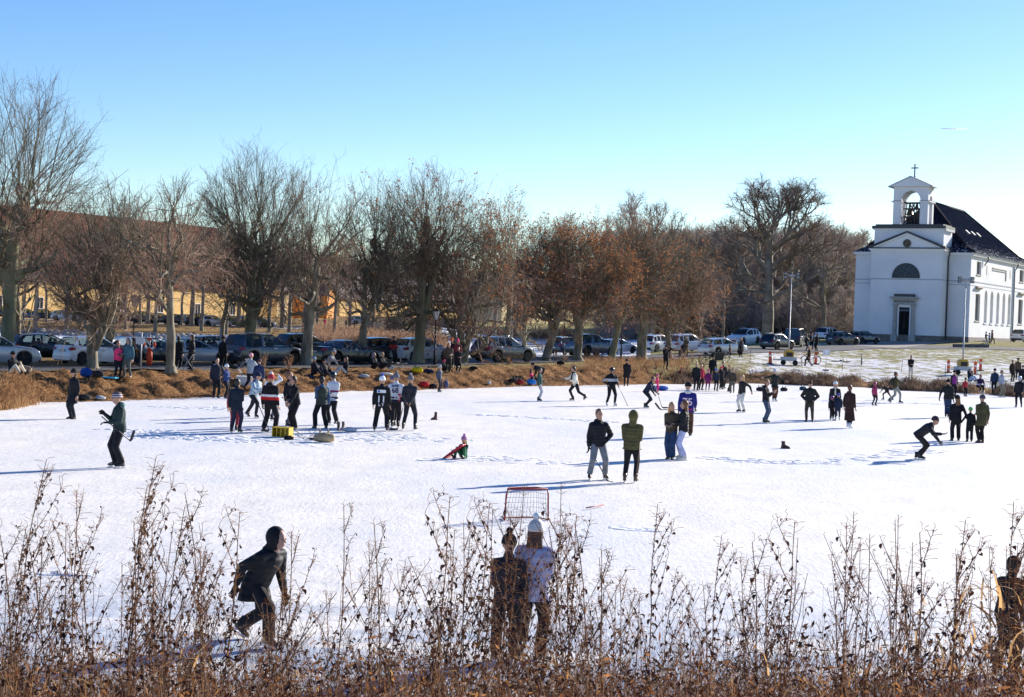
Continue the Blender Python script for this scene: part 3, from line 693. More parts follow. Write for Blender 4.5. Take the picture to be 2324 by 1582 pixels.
# ---- bridge
STN = mat('pale_stone', (.36, .36, .38), .85, 0, (.46, .45, .44), 1.5, .02, 12)
bp_ = at(1013, 300); br = empty('bridge', (bp_.x, bp_.y, 1.0), R(-4), label='pale stone arched footbridge over the snowy stream', cat='bridge')
w = MB()
n = 24; top = []; bot = []
for i in range(n + 1):
    x = -9 + 18 * i / n; zt = 2.7 - .026 * x * x * 1.0; zb_ = -1.0 if abs(x) >= 1.75 else math.sqrt(max(0, 1.75 ** 2 - x * x)) * .9
    top.append((x, zt)); bot.append((x, zb_))
for yy, fl in ((0, 0), (2.6, 1)):
    vs_ = [(x, yy, z) for x, z in top] + [(x, yy, z) for x, z in bot]
    fs_ = [(i, n + 1 + i, n + 2 + i, i + 1) for i in range(n)]; w.add(vs_, fs_ if not fl else [f[::-1] for f in fs_])
w.add([(x, yy, z) for yy in (0, 2.6) for x, z in top], [(i, i + 1, n + 2 + i, n + 1 + i) for i in range(n)])
w.add([(x, yy, z) for yy in (0, 2.6) for x, z in bot], [(i + 1, i, n + 1 + i, n + 2 + i) for i in range(n)])
w.build('arch_span', STN, br, smooth=False)
w = MB()
for yy in (.05, 2.55):
    for k in range(9):
        x = -7 + k * 1.75; z = 2.7 - .026 * x * x; w.box(x - .07, x + .07, yy - .06, yy + .06, z, z + .95)
    for k in range(8):
        xa = -7 + k * 1.75; xb = xa + 1.75
        for hh in (.45, .9): w.tube([(xa, yy, 2.7 - .026 * xa * xa + hh), (xb, yy, 2.7 - .026 * xb * xb + hh)], .045, 5)
w.build('railing', mat('weathered_rail', (.12, .12, .12), .8), br)
# contrail high in the sky
w = MB(); d_ = ray(2135, 292); a = EYE + d_ * 9000; d_ = ray(2196, 293); e_ = EYE + d_ * 9000; w.tube([a, a.lerp(e_, .5), e_], [1.5, 3.6, 2], 8)
tag(w.build('contrail', mat('ice_cloud', (.98, .98, .98), 1, leafy=.6)), 'thin white aircraft contrail high in the blue sky', 'contrail')
# ================================================================== TREES
BARK = mat('lime_bark', (.12, .10, .068), .9, 0, (.30, .26, .18), 3.0, .03, 14, stretch=(1, 1, .35))
BARKG = mat('mossy_bark', (.14, .13, .08), .9, 0, (.32, .30, .17), 1.2, .03, 12, stretch=(1, 1, .4))
TWIG = mat('twig_bark', (.16, .11, .075), .85, 0, (.30, .21, .14), .9, 0)
SHOOT = mat('shoot_bark', (.075, .062, .04), .8, 0, (.17, .135, .085), .9, 0)
RTWIG = mat('red_twig', (.24, .14, .095), .85, 0, (.42, .27, .18), .9, 0)
LEAFM = mat('withered_leaf', (.24, .085, .035), .8, 0, (.40, .19, .085), 2.5, 0, leafy=.45)
FARW = mat('far_wood', (.30, .235, .19), .9, 0, (.46, .37, .30), .3, 0)
def nrmv(v):
    l = math.sqrt(v[0] ** 2 + v[1] ** 2 + v[2] ** 2) + 1e-9; return (v[0] / l, v[1] / l, v[2] / l)
class Tree:
    def __init__(s, seed): s.r = random.Random(seed); s.S = {}; s.L = []
    def seg(s, cls, a, b, ra, rb): s.S.setdefault(cls, []).append((a, b, ra, rb))
    def branch(s, cls, p, d, length, r0_, r1_, n=4, wob=.15, up=0.0):
        pts = [p]; d = nrmv(d); st = length / n; g = s.r.gauss
        for i in range(n):
            d = nrmv((d[0] + g(0, wob), d[1] + g(0, wob), d[2] + g(0, wob) + up))
            q = (p[0] + d[0] * st, p[1] + d[1] * st, p[2] + d[2] * st)
            s.seg(cls, p, q, r0_ + (r1_ - r0_) * i / n, r0_ + (r1_ - r0_) * (i + 1) / n); p = q; pts.append(p)
        return pts, d
    def side(s, d, ang):
        g = s.r.gauss; v = nrmv((g(0, 1), g(0, 1), g(0, 1))); k = v[0] * d[0] + v[1] * d[1] + v[2] * d[2]
        v = nrmv((v[0] - k * d[0], v[1] - k * d[1], v[2] - k * d[2])); c, q = math.cos(ang), math.sin(ang)
        return (d[0] * c + v[0] * q, d[1] * c + v[1] * q, d[2] * c + v[2] * q)
    def twigs(s, cls, pts, n, ln, r_, ang=.8, up=0, sub=2, wob=.25, leaf=0):
        for _ in range(n):
            i = s.r.randrange(max(1, len(pts) // 3), len(pts)); a, b = pts[i - 1], pts[i]; t = s.r.random()
            p = tuple(a[k] + (b[k] - a[k]) * t for k in range(3)); d = nrmv(tuple(b[k] - a[k] for k in range(3)))
            l = ln * s.r.uniform(.5, 1.2)
            q, dd = s.branch(cls, p, s.side(d, ang * s.r.uniform(.6, 1.3)), l, r_, r_ * .55, 3, wob, up)
            if sub: s.twigs(cls, q, sub, ln * .5, r_ * .65, ang, up, 0, wob)
            if leaf and s.r.random() < leaf: s.L.append(q[-1]); s.L.append(q[-2])
    def meshes(s, nm, mats_, sides={}):
        out = []
        for cls, L_ in s.S.items():
            A = np.array([(x[0], x[1]) for x in L_]); r0_ = np.array([x[2] for x in L_]); r1_ = np.array([x[3] for x in L_])
            V, Q = seg_tubes(A[:, 0], A[:, 1], r0_, r1_, sides.get(cls, 3)); out.append((cls, V, Q))
        return out
def join_np(parts):
    V = []; Q = []; mi = []; o = 0
    for k, (v, q) in enumerate(parts): V.append(v); Q.append(q + o); mi.append(np.full(len(q), k)); o += len(v)
    return np.concatenate(V), np.concatenate(Q), np.concatenate(mi)
def leaf_np(pts, size, rg, n=3):
    V = []
    for p in pts:
        for _ in range(n):
            c = [p[k] + rg.gauss(0, .12) for k in range(3)]; a = nrmv((rg.gauss(0, 1), rg.gauss(0, 1), rg.gauss(0, 1))); b = nrmv((rg.gauss(0, 1), rg.gauss(0, 1), rg.gauss(0, 1)))
            sz = size * rg.uniform(.6, 1.3)
            V += [c, [c[k] + a[k] * sz for k in range(3)], [c[k] + (a[k] + b[k]) * sz * .8 for k in range(3)], [c[k] + b[k] * sz for k in range(3)]]
    V = np.array(V); return V, np.arange(len(V)).reshape(-1, 4)
def trunk_mesh(stems, flare=True, rg=random):
    """stems: list of polylines [(x,y,z,r)]"""
    mb = MB()
    for st in stems:
        P = [Vector(p[:3]) for p in st]; rr = [p[3] for p in st]; pts = []; rad = []
        for i in range(len(P) - 1):
            for j in range(3):
                t = j / 3; q = P[i].lerp(P[i + 1], t); pts.append(q + Vector((rg.gauss(0, .02), rg.gauss(0, .02), 0)) * (1 if i + j else 0)); rad.append((rr[i] + (rr[i + 1] - rr[i]) * t) * rg.uniform(.93, 1.08))
        pts.append(P[-1]); rad.append(rr[-1]); mb.tube(pts, rad, 10)
    return mb
def pollard(seed, H_, spread, stems, dens=1.0, leaf=0.0, low=1.0, red=.5, head=.5, top=1.0):
    H_ *= 1.14; spread *= 1.22
    """a lime cut back to knuckles and grown out: thick stems, crooked limbs, long upright shoots, drooping brown twigs"""
    T = Tree(seed); r_ = T.r; heads = []
    for st in stems:
        top_ = st[-1]; k0 = max(1, len(st) - 2)
        for i in range(k0, len(st)):
            a = st[i - 1]; b = st[i]
            n = int(5 * dens) + 1
            for _ in range(n):
                t = r_.uniform(.25, 1); p = tuple(a[k] + (b[k] - a[k]) * t for k in range(3)); ph = r_.uniform(0, 2 * math.pi)
                l = spread * r_.uniform(.3, .62); d = (math.cos(ph), math.sin(ph), r_.uniform(.0, .8))
                q, dd = T.branch('limb', p, d, l, b[3] * .66, .075, 6, .34, .06); heads.append((q[-1], dd, q)); heads.append((q[3], dd, q))
        heads.append((top_[:3], (0, 0, 1), [st[-2][:3], top_[:3]]))
    cxx = sum(s_[-1][0] for s_ in stems) / len(stems); cyy = sum(s_[-1][1] for s_ in stems) / len(stems); hz = sum(s_[-1][2] for s_ in stems) / len(stems)
    zc = hz * .78; rz_ = H_ - zc
    def reach(p, d):
        qx, qy, qz = (p[0] - cxx) / spread, (p[1] - cyy) / spread, (p[2] - zc) / rz_; ex, ey, ez = d[0] / spread, d[1] / spread, d[2] / rz_
        A_ = ex * ex + ey * ey + ez * ez; B_ = qx * ex + qy * ey + qz * ez; C_ = qx * qx + qy * qy + qz * qz - 1; D_ = B_ * B_ - A_ * C_
        return max(.7, (-B_ + math.sqrt(D_)) / A_) if D_ > 0 else .7
    for (p, d, q) in heads:
        T.seg('limb', p, (p[0] + .05, p[1], p[2] + .14), .12, .08)
        ox, oy = p[0] - cxx, p[1] - cyy; rad = math.hypot(ox, oy) / spread
        for _ in range(2 if r_.random() < .55 * dens else 1):
            dv = nrmv((ox / spread * 1.5 + r_.gauss(0, .38), oy / spread * 1.5 + r_.gauss(0, .38), 1)); l = reach(p, dv) * r_.uniform(.78, 1.04)
            s_, dd = T.branch('shoot', p, dv, l, .038, .009, 7, .09, .015)
            for _k in range(int(3.6 * dens)):
                j = r_.randrange(1, 6); dj = nrmv(tuple(s_[j + 1][c] - s_[j][c] for c in range(3))); ds = T.side(dj, r_.uniform(.35, .75)); l2 = min(reach(s_[j], ds) * r_.uniform(.7, 1.0), l * .6)
                s2, d2 = T.branch('shoot', s_[j], ds, l2, .014, .005, 5, .12, .05)
                T.twigs('shoot', s2, 7, l2 * .32, .0065, .65, .06, 1, .2, leaf)
            T.twigs('shoot', s_, 6, l * .14, .0065, .7, .06, 2, .2, leaf * .5)
        for _ in range(int(1.7 * low * dens) + 1):
            ph = math.atan2(oy, ox) + r_.gauss(0, .9); l = spread * r_.uniform(.35, .75)
            s_, dd = T.branch('twig', p, (math.cos(ph), math.sin(ph), r_.uniform(-.15, .6)), l, .020, .007, 6, .3, -.07)
            T.twigs('twig', s_, int(7 * dens), l * .38, .009, .9, -.05, 2, .35, leaf)
    # epicormic sprouts low on the crown
    for st in stems:
        a, b = st[-2], st[-1]
        for _ in range(int(9 * low * dens)):
            t = r_.uniform(.25, 1); p = tuple(a[k] + (b[k] - a[k]) * t for k in range(3)); ph = r_.uniform(0, 2 * math.pi)
            if p[2] < 3.6: continue
            s_, dd = T.branch('twig', p, (math.cos(ph), math.sin(ph), .35), spread * r_.uniform(.3, .75), .03, .008, 6, .35, -.06)
            T.twigs('twig', s_, int(9 * dens), spread * .25, .010, .9, -.04, 2, .35, leaf)
    return T
def place_tree(T, stems, base, name, label, group, trunkm=BARK, twigm=TWIG, cat='tree', rz=0):
    e = empty(name, base, rz, label=label, cat=cat, group=group)
    tr = trunk_mesh(stems, rg=T.r).build('trunk', trunkm, e)
    ms = {c: (V, Q) for c, V, Q in T.meshes('x', None, {'limb': 6})}
    ks = list(ms); V, Q, mi = join_np([ms[k] for k in ks]); mm = {'limb': trunkm, 'shoot': SHOOT, 'twig': twigm}
    npmesh('crown', V, Q, [mm[k] for k in ks], e, mi=mi)
    if T.L: V, Q = leaf_np(T.L, .09, T.r, 4); npmesh('withered_leaves', V, Q, LEAFM, e)
    return e
G1 = 'pollarded lime trees in a row between the ice and the parked cars'
# px, py base, total height (m), crown spread, stems [(dx,z,r)...] lean in m, density, leaves, low, label
NT = [
 (12, 822, 14.2, 4.9, [[(0, 0, 0, .45), (.1, .1, 3, .36), (.2, 0, 6.2, .33), (.5, .2, 8.2, .25)], [(.1, 0, 3, .3), (-.5, .2, 7.6, .26)]], 1.35, 0, 1, 'tallest bare lime at the left edge, standing in front of the silver car', RTWIG),
 (40, 812, 8.8, 3.2, [[(0, 0, 0, .24), (-.1, 0, 3, .2), (-.35, 0, 5.5, .14)]], .6, 0, 1.2, 'slender dark lime just right of the tallest left lime', RTWIG),
 (211, 838, 8.6, 3.3, [[(0, 0, 0, .27), (-.15, 0, 2.2, .24), (.35, .2, 3.6, .19), (.75, .2, 5.8, .15)], [(.05, 0, 1.1, .2), (.7, .3, 2.9, .18), (1.35, .3, 5.6, .13)]], 1.0, 0, 1.5, 'twin-stemmed leaning lime beside the white hatchback with the tailgate', RTWIG),
 (232, 826, 8.2, 3.0, [[(0, 0, 0, .26), (.5, 0, 2.4, .2), (1.1, 0, 4.6, .16), (1.5, 0, 5.8, .12)]], .8, 0, 1.4, 'right-leaning lime rising behind the white hatchback', RTWIG),
 (388, 843, 8.4, 3.2, [[(0, 0, 0, .24), (-.1, 0, 2.5, .19), (-.25, 0, 4.2, .17), (-.1, 0, 5.6, .13)]], 1.1, 0, 1.5, 'straight lime right of the life ring post with gnarled bark', RTWIG),
 (500, 812, 7.8, 3.0, [[(0, 0, 0, .2), (.1, 0, 2.4, .17), (.5, 0, 4.4, .13), (.7, 0, 5.6, .1)]], .8, 0, 1.2, 'thin lime behind the white pole with the small sign', RTWIG),
 (560, 822, 12.3, 4.0, [[(0, 0, 0, .36), (.15, 0, 2.6, .29), (.1, .1, 5.5, .22), (.35, .1, 7.4, .16)], [(.1, 0, 1.6, .24), (.55, .2, 4.0, .2), (.75, .3, 7.0, .14)], [(.05, 0, 1.9, .2), (.35, -.2, 4.8, .16), (.1, -.3, 7.0, .12)]], 1.15, 0, .9, 'three-stemmed lime with a tall domed crown beside the dark people carrier', TWIG),
 (695, 830, 11.2, 3.4, [[(0, 0, 0, .37), (.05, 0, 2.0, .31), (.35, 0, 4.6, .24), (.45, 0, 6.6, .16)]], 1.25, .03, 1.0, 'thick single-trunk lime left of the black saloon', TWIG),
 (823, 825, 11.4, 3.0, [[(0, 0, 0, .27), (-.05, 0, 2.4, .24), (.7, 0, 4.6, .17), (1.1, .1, 7.0, .12)], [(0, 0, 2.4, .19), (.0, .1, 4.6, .15), (-.1, .2, 6.6, .11)]], 1.15, .04, .9, 'forked lime between the black saloon and the grey hatchback', TWIG),
 (948, 825, 12.0, 4.2, [[(0, 0, 0, .42), (.1, 0, 2.3, .34), (.1, 0, 4.8, .24), (.2, .2, 7.2, .15)], [(.1, 0, 2.3, .24), (.7, .1, 5.0, .18), (1.1, .2, 7.0, .12)]], 1.2, .07, 1.1, 'broad domed lime in front of the white hatchback and black lamp post', TWIG),
 (1051, 827, 10.2, 3.6, [[(0, 0, 0, .27), (-.3, 0, 2.6, .2), (-.1, 0, 5.4, .15)], [(.1, 0, .2, .22), (.35, 0, 3.0, .18), (.9, 0, 5.6, .13)]], 1.1, .16, .8, 'twin-trunk lime with a few brown leaves behind the four bystanders', RTWIG),
 (1144, 823, 10.8, 3.6, [[(0, 0, 0, .27), (.2, 0, 2.8, .2), (.25, 0, 5.4, .16), (.3, 0, 6.6, .12)]], 1.15, .20, .7, 'slim lime in front of the dark four-wheel drive, holding brown leaves', RTWIG),
 (1190, 802, 10.8, 3.4, [[(0, 0, 0, .3), (-.1, 0, 2.8, .26), (-.35, 0, 5.2, .17)], [(-.1, 0, 2.8, .2), (.5, 0, 5.6, .14)]], 1.0, .10, .7, 'forked lime beyond the bench and the dark four-wheel drive', TWIG),
 (1236, 820, 9.6, 3.8, [[(0, 0, 0, .34), (.5, 0, 2.0, .27), (.9, 0, 3.6, .2), (1.5, 0, 5.4, .14)], [(.5, 0, 2.0, .2), (.1, 0, 4.4, .15), (-.2, 0, 6.0, .1)]], 1.2, .26, .7, 'leaning lime beside the bench with a russet crown of dead leaves', RTWIG),
 (1310, 819, 10.0, 4.3, [[(0, 0, 0, .36), (.05, 0, 2.6, .3), (-.5, 0, 4.4, .2), (-.95, 0, 6.0, .14)], [(.05, 0, 2.6, .22), (.6, 0, 4.2, .18), (.9, 0, 6.0, .13)]], 1.2, .34, .75, 'Y-shaped lime with the densest russet leaves, in front of the blue four-wheel drive', RTWIG),
 (1386, 818, 10.8, 4.2, [[(0, 0, 0, .3), (.5, 0, 2.8, .24), (1.0, 0, 4.6, .18), (1.4, 0, 6.2, .12)], [(.5, 0, 2.8, .17), (-.7, 0, 4.6, .12), (-1.2, 0, 5.6, .09)]], 1.15, .12, .8, 'lime leaning right beside the lamp post at the silver hatchback', TWIG),
 (1455, 817, 10.6, 4.8, [[(0, 0, 0, .5), (.05, 0, 2.2, .38), (.1, 0, 4.4, .3), (.4, 0, 6.2, .18)], [(.1, 0, 4.2, .2), (-.8, 0, 6.2, .14)]], 1.25, .08, .9, 'stout lime with flared mossy trunk left of the white estate cars', TWIG),
 (1519, 815, 9.8, 4.6, [[(0, 0, 0, .28), (-.2, 0, 2.2, .22), (.0, 0, 4.2, .17), (.3, 0, 5.8, .12)], [(-.1, 0, 2.4, .15), (.7, 0, 4.4, .12), (1.6, 0, 5.6, .09)]], 1.3, .10, 1.4, 'last lime of the row, with drooping ochre twigs in front of the white cars', RTWIG)]
for i, (px, py, H_, sp_, st, de, lf, lw, lab, tm) in enumerate(NT):
    b_ = hit(px, py); b_.z -= .12
    T = pollard(100 + i, H_, sp_, st, de, lf, lw)
    st[0][0] = (*st[0][0][:3], st[0][0][3] * 1.45); s1 = st[0][1]; st[0].insert(1, (st[0][0][0] * .8 + s1[0] * .2, 0, .45, s1[3] * 1.1))
    place_tree(T, st, b_, 'lime_tree', lab, G1, BARKG if i % 3 == 0 else BARK, tm)
# ---- spreading trees of the park
def forest(seed, H_, spread, levels=5, trunk_r=.4, dens=1.0, fork=.28, upb=.12, tw=5, tl=.9, tr_=.02):
    T = Tree(seed); r_ = T.r
    stem = [(0, 0, 0, trunk_r * 1.35), (0, 0, .6, trunk_r * 1.05), (r_.gauss(0, .15), 0, H_ * fork, trunk_r * .85)]
    top_ = (r_.gauss(0, .4), r_.gauss(0, .4), H_ * .55, trunk_r * .5); stem.append(top_)
    def grow(p, d, l, rad, lv):
        q, dd = T.branch('limb' if rad > .07 else 'twig', p, d, l, rad, rad * .62, 4, .16, upb * .5)
        if lv <= 1: T.twigs('twig', q, int(tw * dens), tl, tr_, .8, .04, 1, .25); return
        n = 2 + (r_.random() < .55 * dens) + (lv > 3)
        for k in range(n):
            j = r_.choice([2, 3, 4]) if k else 4
            grow(q[j], T.side(dd, r_.uniform(.35, .85) if k else .2), l * r_.uniform(.62, .82), rad * r_.uniform(.5, .68), lv - 1)
        T.twigs('twig', q, int(3 * dens), tl, tr_, .9, 0, 1, .3)
    a, b = stem[2], stem[3]
    for k in range(int(9 * dens) + 2):
        t = r_.uniform(0, 1); p = tuple(a[j] + (b[j] - a[j]) * t for j in range(3)); ph = 2.4 * k + r_.gauss(0, .3)
        el = .15 + t * 1.0
        grow(p, (math.cos(ph), math.sin(ph), el), spread * r_.uniform(.36, .5) * (1.05 - .3 * t), trunk_r * .42, levels - 2 + (t > .5) * 0)
    for k in range(3): grow(b[:3], (r_.gauss(0, .35), r_.gauss(0, .35), 1), H_ * .17, trunk_r * .42, levels - 1)
    return T, stem
def fm(T, stem, m1, m2):
    ms = {c: (V, Q) for c, V, Q in T.meshes('x', None, {'limb': 5})}; ks = list(ms); V, Q, mi = join_np([ms[k] for k in ks])
    crown = npmesh('crown', V, Q, [m1 if k == 'limb' else m2 for k in ks], 'mesh', mi=mi)
    tm = trunk_mesh([stem], rg=T.r); me = bpy.data.meshes.new('trunk'); me.from_pydata(tm.v, [], tm.f); me.materials.append(m1); me.polygons.foreach_set('use_smooth', [True] * len(tm.f))
    return me, crown
FB = mat('forest_bark', (.14, .12, .10), .9, 0, (.28, .24, .19), 1.2, .03, 8)
def put(pair, base, sc, rz, name, label, group, szc=None):
    e = empty(name, base, rz, label=label, cat='tree', group=group); e.scale = (sc, sc, szc or sc)
    link('trunk', pair[0], e); link('crown', pair[1], e); return e
TF = [fm(*forest(300 + k, 19, 8.0, 5, .42, 1.0, .25, .12, 6, 1.1, .022), FB, MATS['twig_bark'] if k % 2 else FARW) for k in range(4)]
TG = [fm(*forest(320 + k, 18, 7.0, 4, .34, 1.5, .16, .2, 13, 1.6, .035), FB, FARW) for k in range(3)]    # dense wood tree
TS = [fm(*forest(340 + k, 11, 5.2, 4, .20, 1.0, .42, .03, 8, .9, .014), FB, RTWIG) for k in range(3)]   # smaller park trees with twiggy crowns
big = fm(*forest(361, 19.5, 9.0, 6, .58, 1.1, .20, .12, 8, 1.0, .018), FB, MATS['twig_bark'])
b_ = at(1741, 215); b_.z -= .2
put(big, b_, 1.38, 1.1, 'oak_tree', 'huge spreading bare oak standing before the wood, left of the white light mast', None, 1.12)
GW = 'bare trees of the wood behind the parked cars and church'
rg = random.Random(5)
WOOD = [(1432, 262, 1.30, 'TF', 'round-topped bare tree rising above the wood behind the last limes'), (1868, 238, .95, 'TF', 'bare tree with candelabra top right of the huge oak'), (1395, 270, 1.1, 'TF', 'bare tree left of the round-topped tree in the wood'), (1480, 275, 1.2, 'TF', 'bare tree right of the round-topped tree in the wood'), (1575, 262, .98, 'TF', 'bare tree showing between the last lime and the huge oak'), (1905, 262, .9, 'TF', 'small-topped bare tree just left of the church')]
WL = 'bare grey-brown tree in the wood, merging with its neighbours behind the parked cars'
for px, d, sc, k, lab in WOOD:
    b_ = at(px, d); b_.z -= .2; put(TF[(px // 7) % 4], b_, sc, rg.uniform(0, 6), 'bare_tree', lab, GW)
def rowt(pxs, dr, sr, grp, lab, name='bare_tree', kinds=None):
    for px in pxs:
        d = rg.uniform(*dr); b_ = at(px + rg.uniform(-8, 8), d); b_.z -= .3; p = rg.choice(kinds or TG)
        put(p, b_, rg.uniform(*sr), rg.uniform(0, 6.28), name, lab, grp)
rowt(range(1390, 1960, 22), (262, 300), (.98, 1.15), GW, WL)
rowt(range(1380, 1950, 24), (300, 335), (1.08, 1.28), GW, WL)
rowt(range(1560, 1950, 30), (238, 255), (.38, .55), GW, WL, kinds=TG + TS)
rowt(range(1500, 1920, 42), (345, 370), (1.2, 1.4), GW, WL)
rowt((1960, 1985), (330, 350), (.55, .6), GW, WL, kinds=TF)
put(TF[1], at(1976, 300) - Vector((0, 0, .3)), .82, 2, 'bare_tree', 'lone fine-twigged tree showing above the church wing', GW)
GB = 'bare trees far behind the yellow houses'; BL = 'bare brown tree far behind the yellow houses, seen through the lime crowns'
rowt(range(575, 1390, 24), (415, 470), (.72, .95), GB, BL)
rowt(range(590, 1390, 46), (395, 412), (.6, .8), GB, BL, kinds=TF + TG)
GP = 'park trees between the frozen ponds and the yellow buildings'; PL = 'small twiggy park tree standing beyond the parked cars, before the yellow buildings'
for px, d, sc in ((52, 207, 1.0), (105, 212, .9), (193, 204, 1.15), (285, 203, 1.05), (318, 214, .9), (352, 202, 1.1), (412, 216, .9), (457, 206, 1.1), (513, 201, 1.0), (611, 210, 1.1), (656, 214, 1.15), (720, 232, 1.1), (757, 196, 1.1), (793, 240, 1.2), (846, 262, 1.1), (905, 290, 1.1),
                 (1118, 138, .95), (1070, 250, 1.1), (1262, 300, .95), (1480, 185, .95), (1590, 205, .8), (1640, 232, 1.0), (1535, 225, .9), (985, 320, 1.0), (30, 220, .9), (240, 220, .9), (560, 222, .95), (80, 196, 1.3), (150, 199, 1.35), (262, 215, 1.5), (335, 220, 1.5), (435, 218, 1.5), (540, 220, 1.5), (640, 225, 1.45), (690, 210, 1.3)):
    b_ = at(px, d); b_.z -= .15; put(TS[rg.randrange(3)], b_, sc, rg.uniform(0, 6), 'park_tree', PL, GP)
# conifers
def conifer(px, d, H_, w_, lab, c1, c2):
    b_ = at(px, d); e = empty('conifer', b_, 0, label=lab, cat='conifer', group=None); mb = MB(); mb.tube([(0, 0, -.2), (0, 0, H_ * .95)], [.25, .04], 8); mb.build('trunk', BARK, e)
    V = []; r_ = random.Random(px)
    for _ in range(4500):
        z = H_ * (.08 + .92 * r_.random() ** .8); rad = w_ * (1 - z / H_) ** .8 * (r_.uniform(.3, 1)) * (1 + .25 * math.sin(z * 3.1)); ph = r_.uniform(0, 6.28)
        c = np.array([rad * math.cos(ph), rad * math.sin(ph), z]); a = np.array([math.cos(ph), math.sin(ph), -.5]) * r_.uniform(.3, .6); t = np.array([-math.sin(ph), math.cos(ph), r_.uniform(-.3, .3)]) * .12
        V += [c, c + a * .5 + t, c + a, c + a * .5 - t]
    npmesh('foliage', V, np.arange(len(V)).reshape(-1, 4), mat('needles_%d' % px, c1, .8, 0, c2, 1.5), e, smooth=False)
conifer(960, 250, 18.5, 3.6, 'tall brownish-green evergreen poking up behind the broad domed lime', (.03, .03, .012), (.07, .06, .025))
conifer(1172, 330, 8.5, 2.4, 'bushy green evergreen beside the pale yellow mansion', (.03, .06, .015), (.07, .11, .03))
conifer(1500, 200, 3.8, 2.0, 'dark blue-green evergreen left of the white estate cars', (.012, .022, .015), (.03, .045, .03))
conifer(1578, 235, 5.0, 2.0, 'dark green evergreen behind the parked white estates', (.012, .02, .012), (.03, .04, .02))
# ================================================================== PEOPLE
SKIN = mat('skin', (.48, .27, .19), .6); SKIND = mat('skin_rosy', (.52, .26, .18), .6)
BLADE = mat('skate_blade', (.62, .64, .68), .3, .6); EYEM = mat('eye_dark', (.02, .015, .012), .3); LIPM = mat('lip', (.33, .11, .09), .5)
BK = (.010, .010, .013); NV = (.012, .018, .045); GY = (.13, .135, .15); LG = (.42, .43, .46); OL = (.055, .05, .02); BR = (.07, .035, .02)
WH = (.75, .75, .76); CRM = (.62, .54, .40); JN = (.03, .055, .13); PK = (.65, .04, .14); PU = (.16, .02, .11); RD = (.45, .03, .03); GN = (.02, .09, .055); LB = (.22, .34, .46)
BLN = (.42, .25, .10); BRH = (.07, .03, .014); DKH = (.015, .010, .008)
def rot2(v, a): return Vector((v[0] * math.cos(a) - v[1] * math.sin(a), v[0] * math.sin(a) + v[1] * math.cos(a), v[2]))
def ik(a, c, l1, l2, pole):
    a = Vector(a); c = Vector(c); d = c - a; L_ = min(d.length, (l1 + l2) * .995); dn = d.normalized(); c = a + dn * L_
    x = (l1 * l1 - l2 * l2 + L_ * L_) / (2 * L_) if L_ > 1e-6 else 0; h = math.sqrt(max(0, l1 * l1 - x * x))
    p = Vector(pole); p = p - dn * p.dot(dn); p = p.normalized() if p.length > 1e-6 else dn.orthogonal().normalized()
    return a + dn * x + p * h, c
ARM = {'down': (.07, -.02, -.52), 'pocket': (.05, -.13, -.43), 'hip': (.0, -.04, -.40), 'front': (-.10, -.26, -.30), 'phone': (-.08, -.30, -.12), 'behind': (-.12, .14, -.44),
       'fwd': (.02, -.44, -.20), 'out': (.36, -.02, -.33), 'back': (.10, .32, -.38), 'cross': (-.22, -.20, -.24), 'stick': (.02, -.28, -.42), 'stickhi': (-.06, -.30, -.22), 'up': (.05, -.12, .28), 'hang': (.02, -.10, -.52), 'knee': (0, -.40, -.42), 'low': (.05, -.30, -.48)}
LEG = {'stand': ((-.10, 0, 0), (.10, 0, 0), 0), 'wide': ((-.20, 0, 0), (.20, 0, 0), .02), 'close': ((-.065, .02, 0), (.065, -.02, 0), 0), 'walk': ((-.08, -.27, 0), (.08, .28, .05), .04),
       'glide': ((-.10, -.05, 0), (.16, .50, .12), .07), 'stride': ((-.10, -.28, 0), (.14, .42, .06), .10), 'crouch': ((-.12, -.02, 0), (.14, .12, 0), .16), 'push': ((-.1, -.22, 0), (.25, .55, .02), .12),
       'relax': ((-.11, -.03, 0), (.14, .05, 0), .01)}
NVOX = 0
def rmesh(mb, name, m, parent, vox, sm=4):
    o = mb.build(name, m, parent); md = o.modifiers.new('remesh', 'REMESH'); md.mode = 'VOXEL'; md.voxel_size = vox; md.use_smooth_shade = True
    md = o.modifiers.new('smooth', 'SMOOTH'); md.factor = .5; md.iterations = sm; return o
def hand_geo(mb, w, d, side, up, curl=.5):
    """palm, four unequal fingers and a thumb; w wrist, d pointing direction, side = thumb side"""
    d = Vector(d).normalized(); sd = Vector(side); sd = (sd - d * sd.dot(d)); sd = sd.normalized() if sd.length > 1e-5 else d.orthogonal().normalized(); n = d.cross(sd)
    k = Vector(w) + d * .085
    mb.tube([w - d * .02, w + d * .03, w + d * .07, k], [(.024, .03), (.019, .038), (.017, .043), (.013, .04)], 8, up=sd)
    for i, (o, l) in enumerate(((.03, .072), (.010, .082), (-.011, .075), (-.031, .058))):
        b_ = k + sd * o - d * .008; c1 = b_ + d * l * .42 + n * .02 * curl; c2 = c1 + (d * (1 - curl) + n * curl).normalized() * l * .33; c3 = c2 + (d * (.6 - curl) + n * curl * 1.6).normalized() * l * .27
        mb.tube([b_, c1, c2, c3], [.0095, .0088, .008, .0065], 6)
    t0 = w + d * .03 + sd * .03; mb.tube([t0, t0 + (d + sd * .9).normalized() * .035, t0 + (d * 1.3 + sd * .6 + n * .4).normalized() * .065], [.012, .0105, .008], 6)
PEOPLE = []
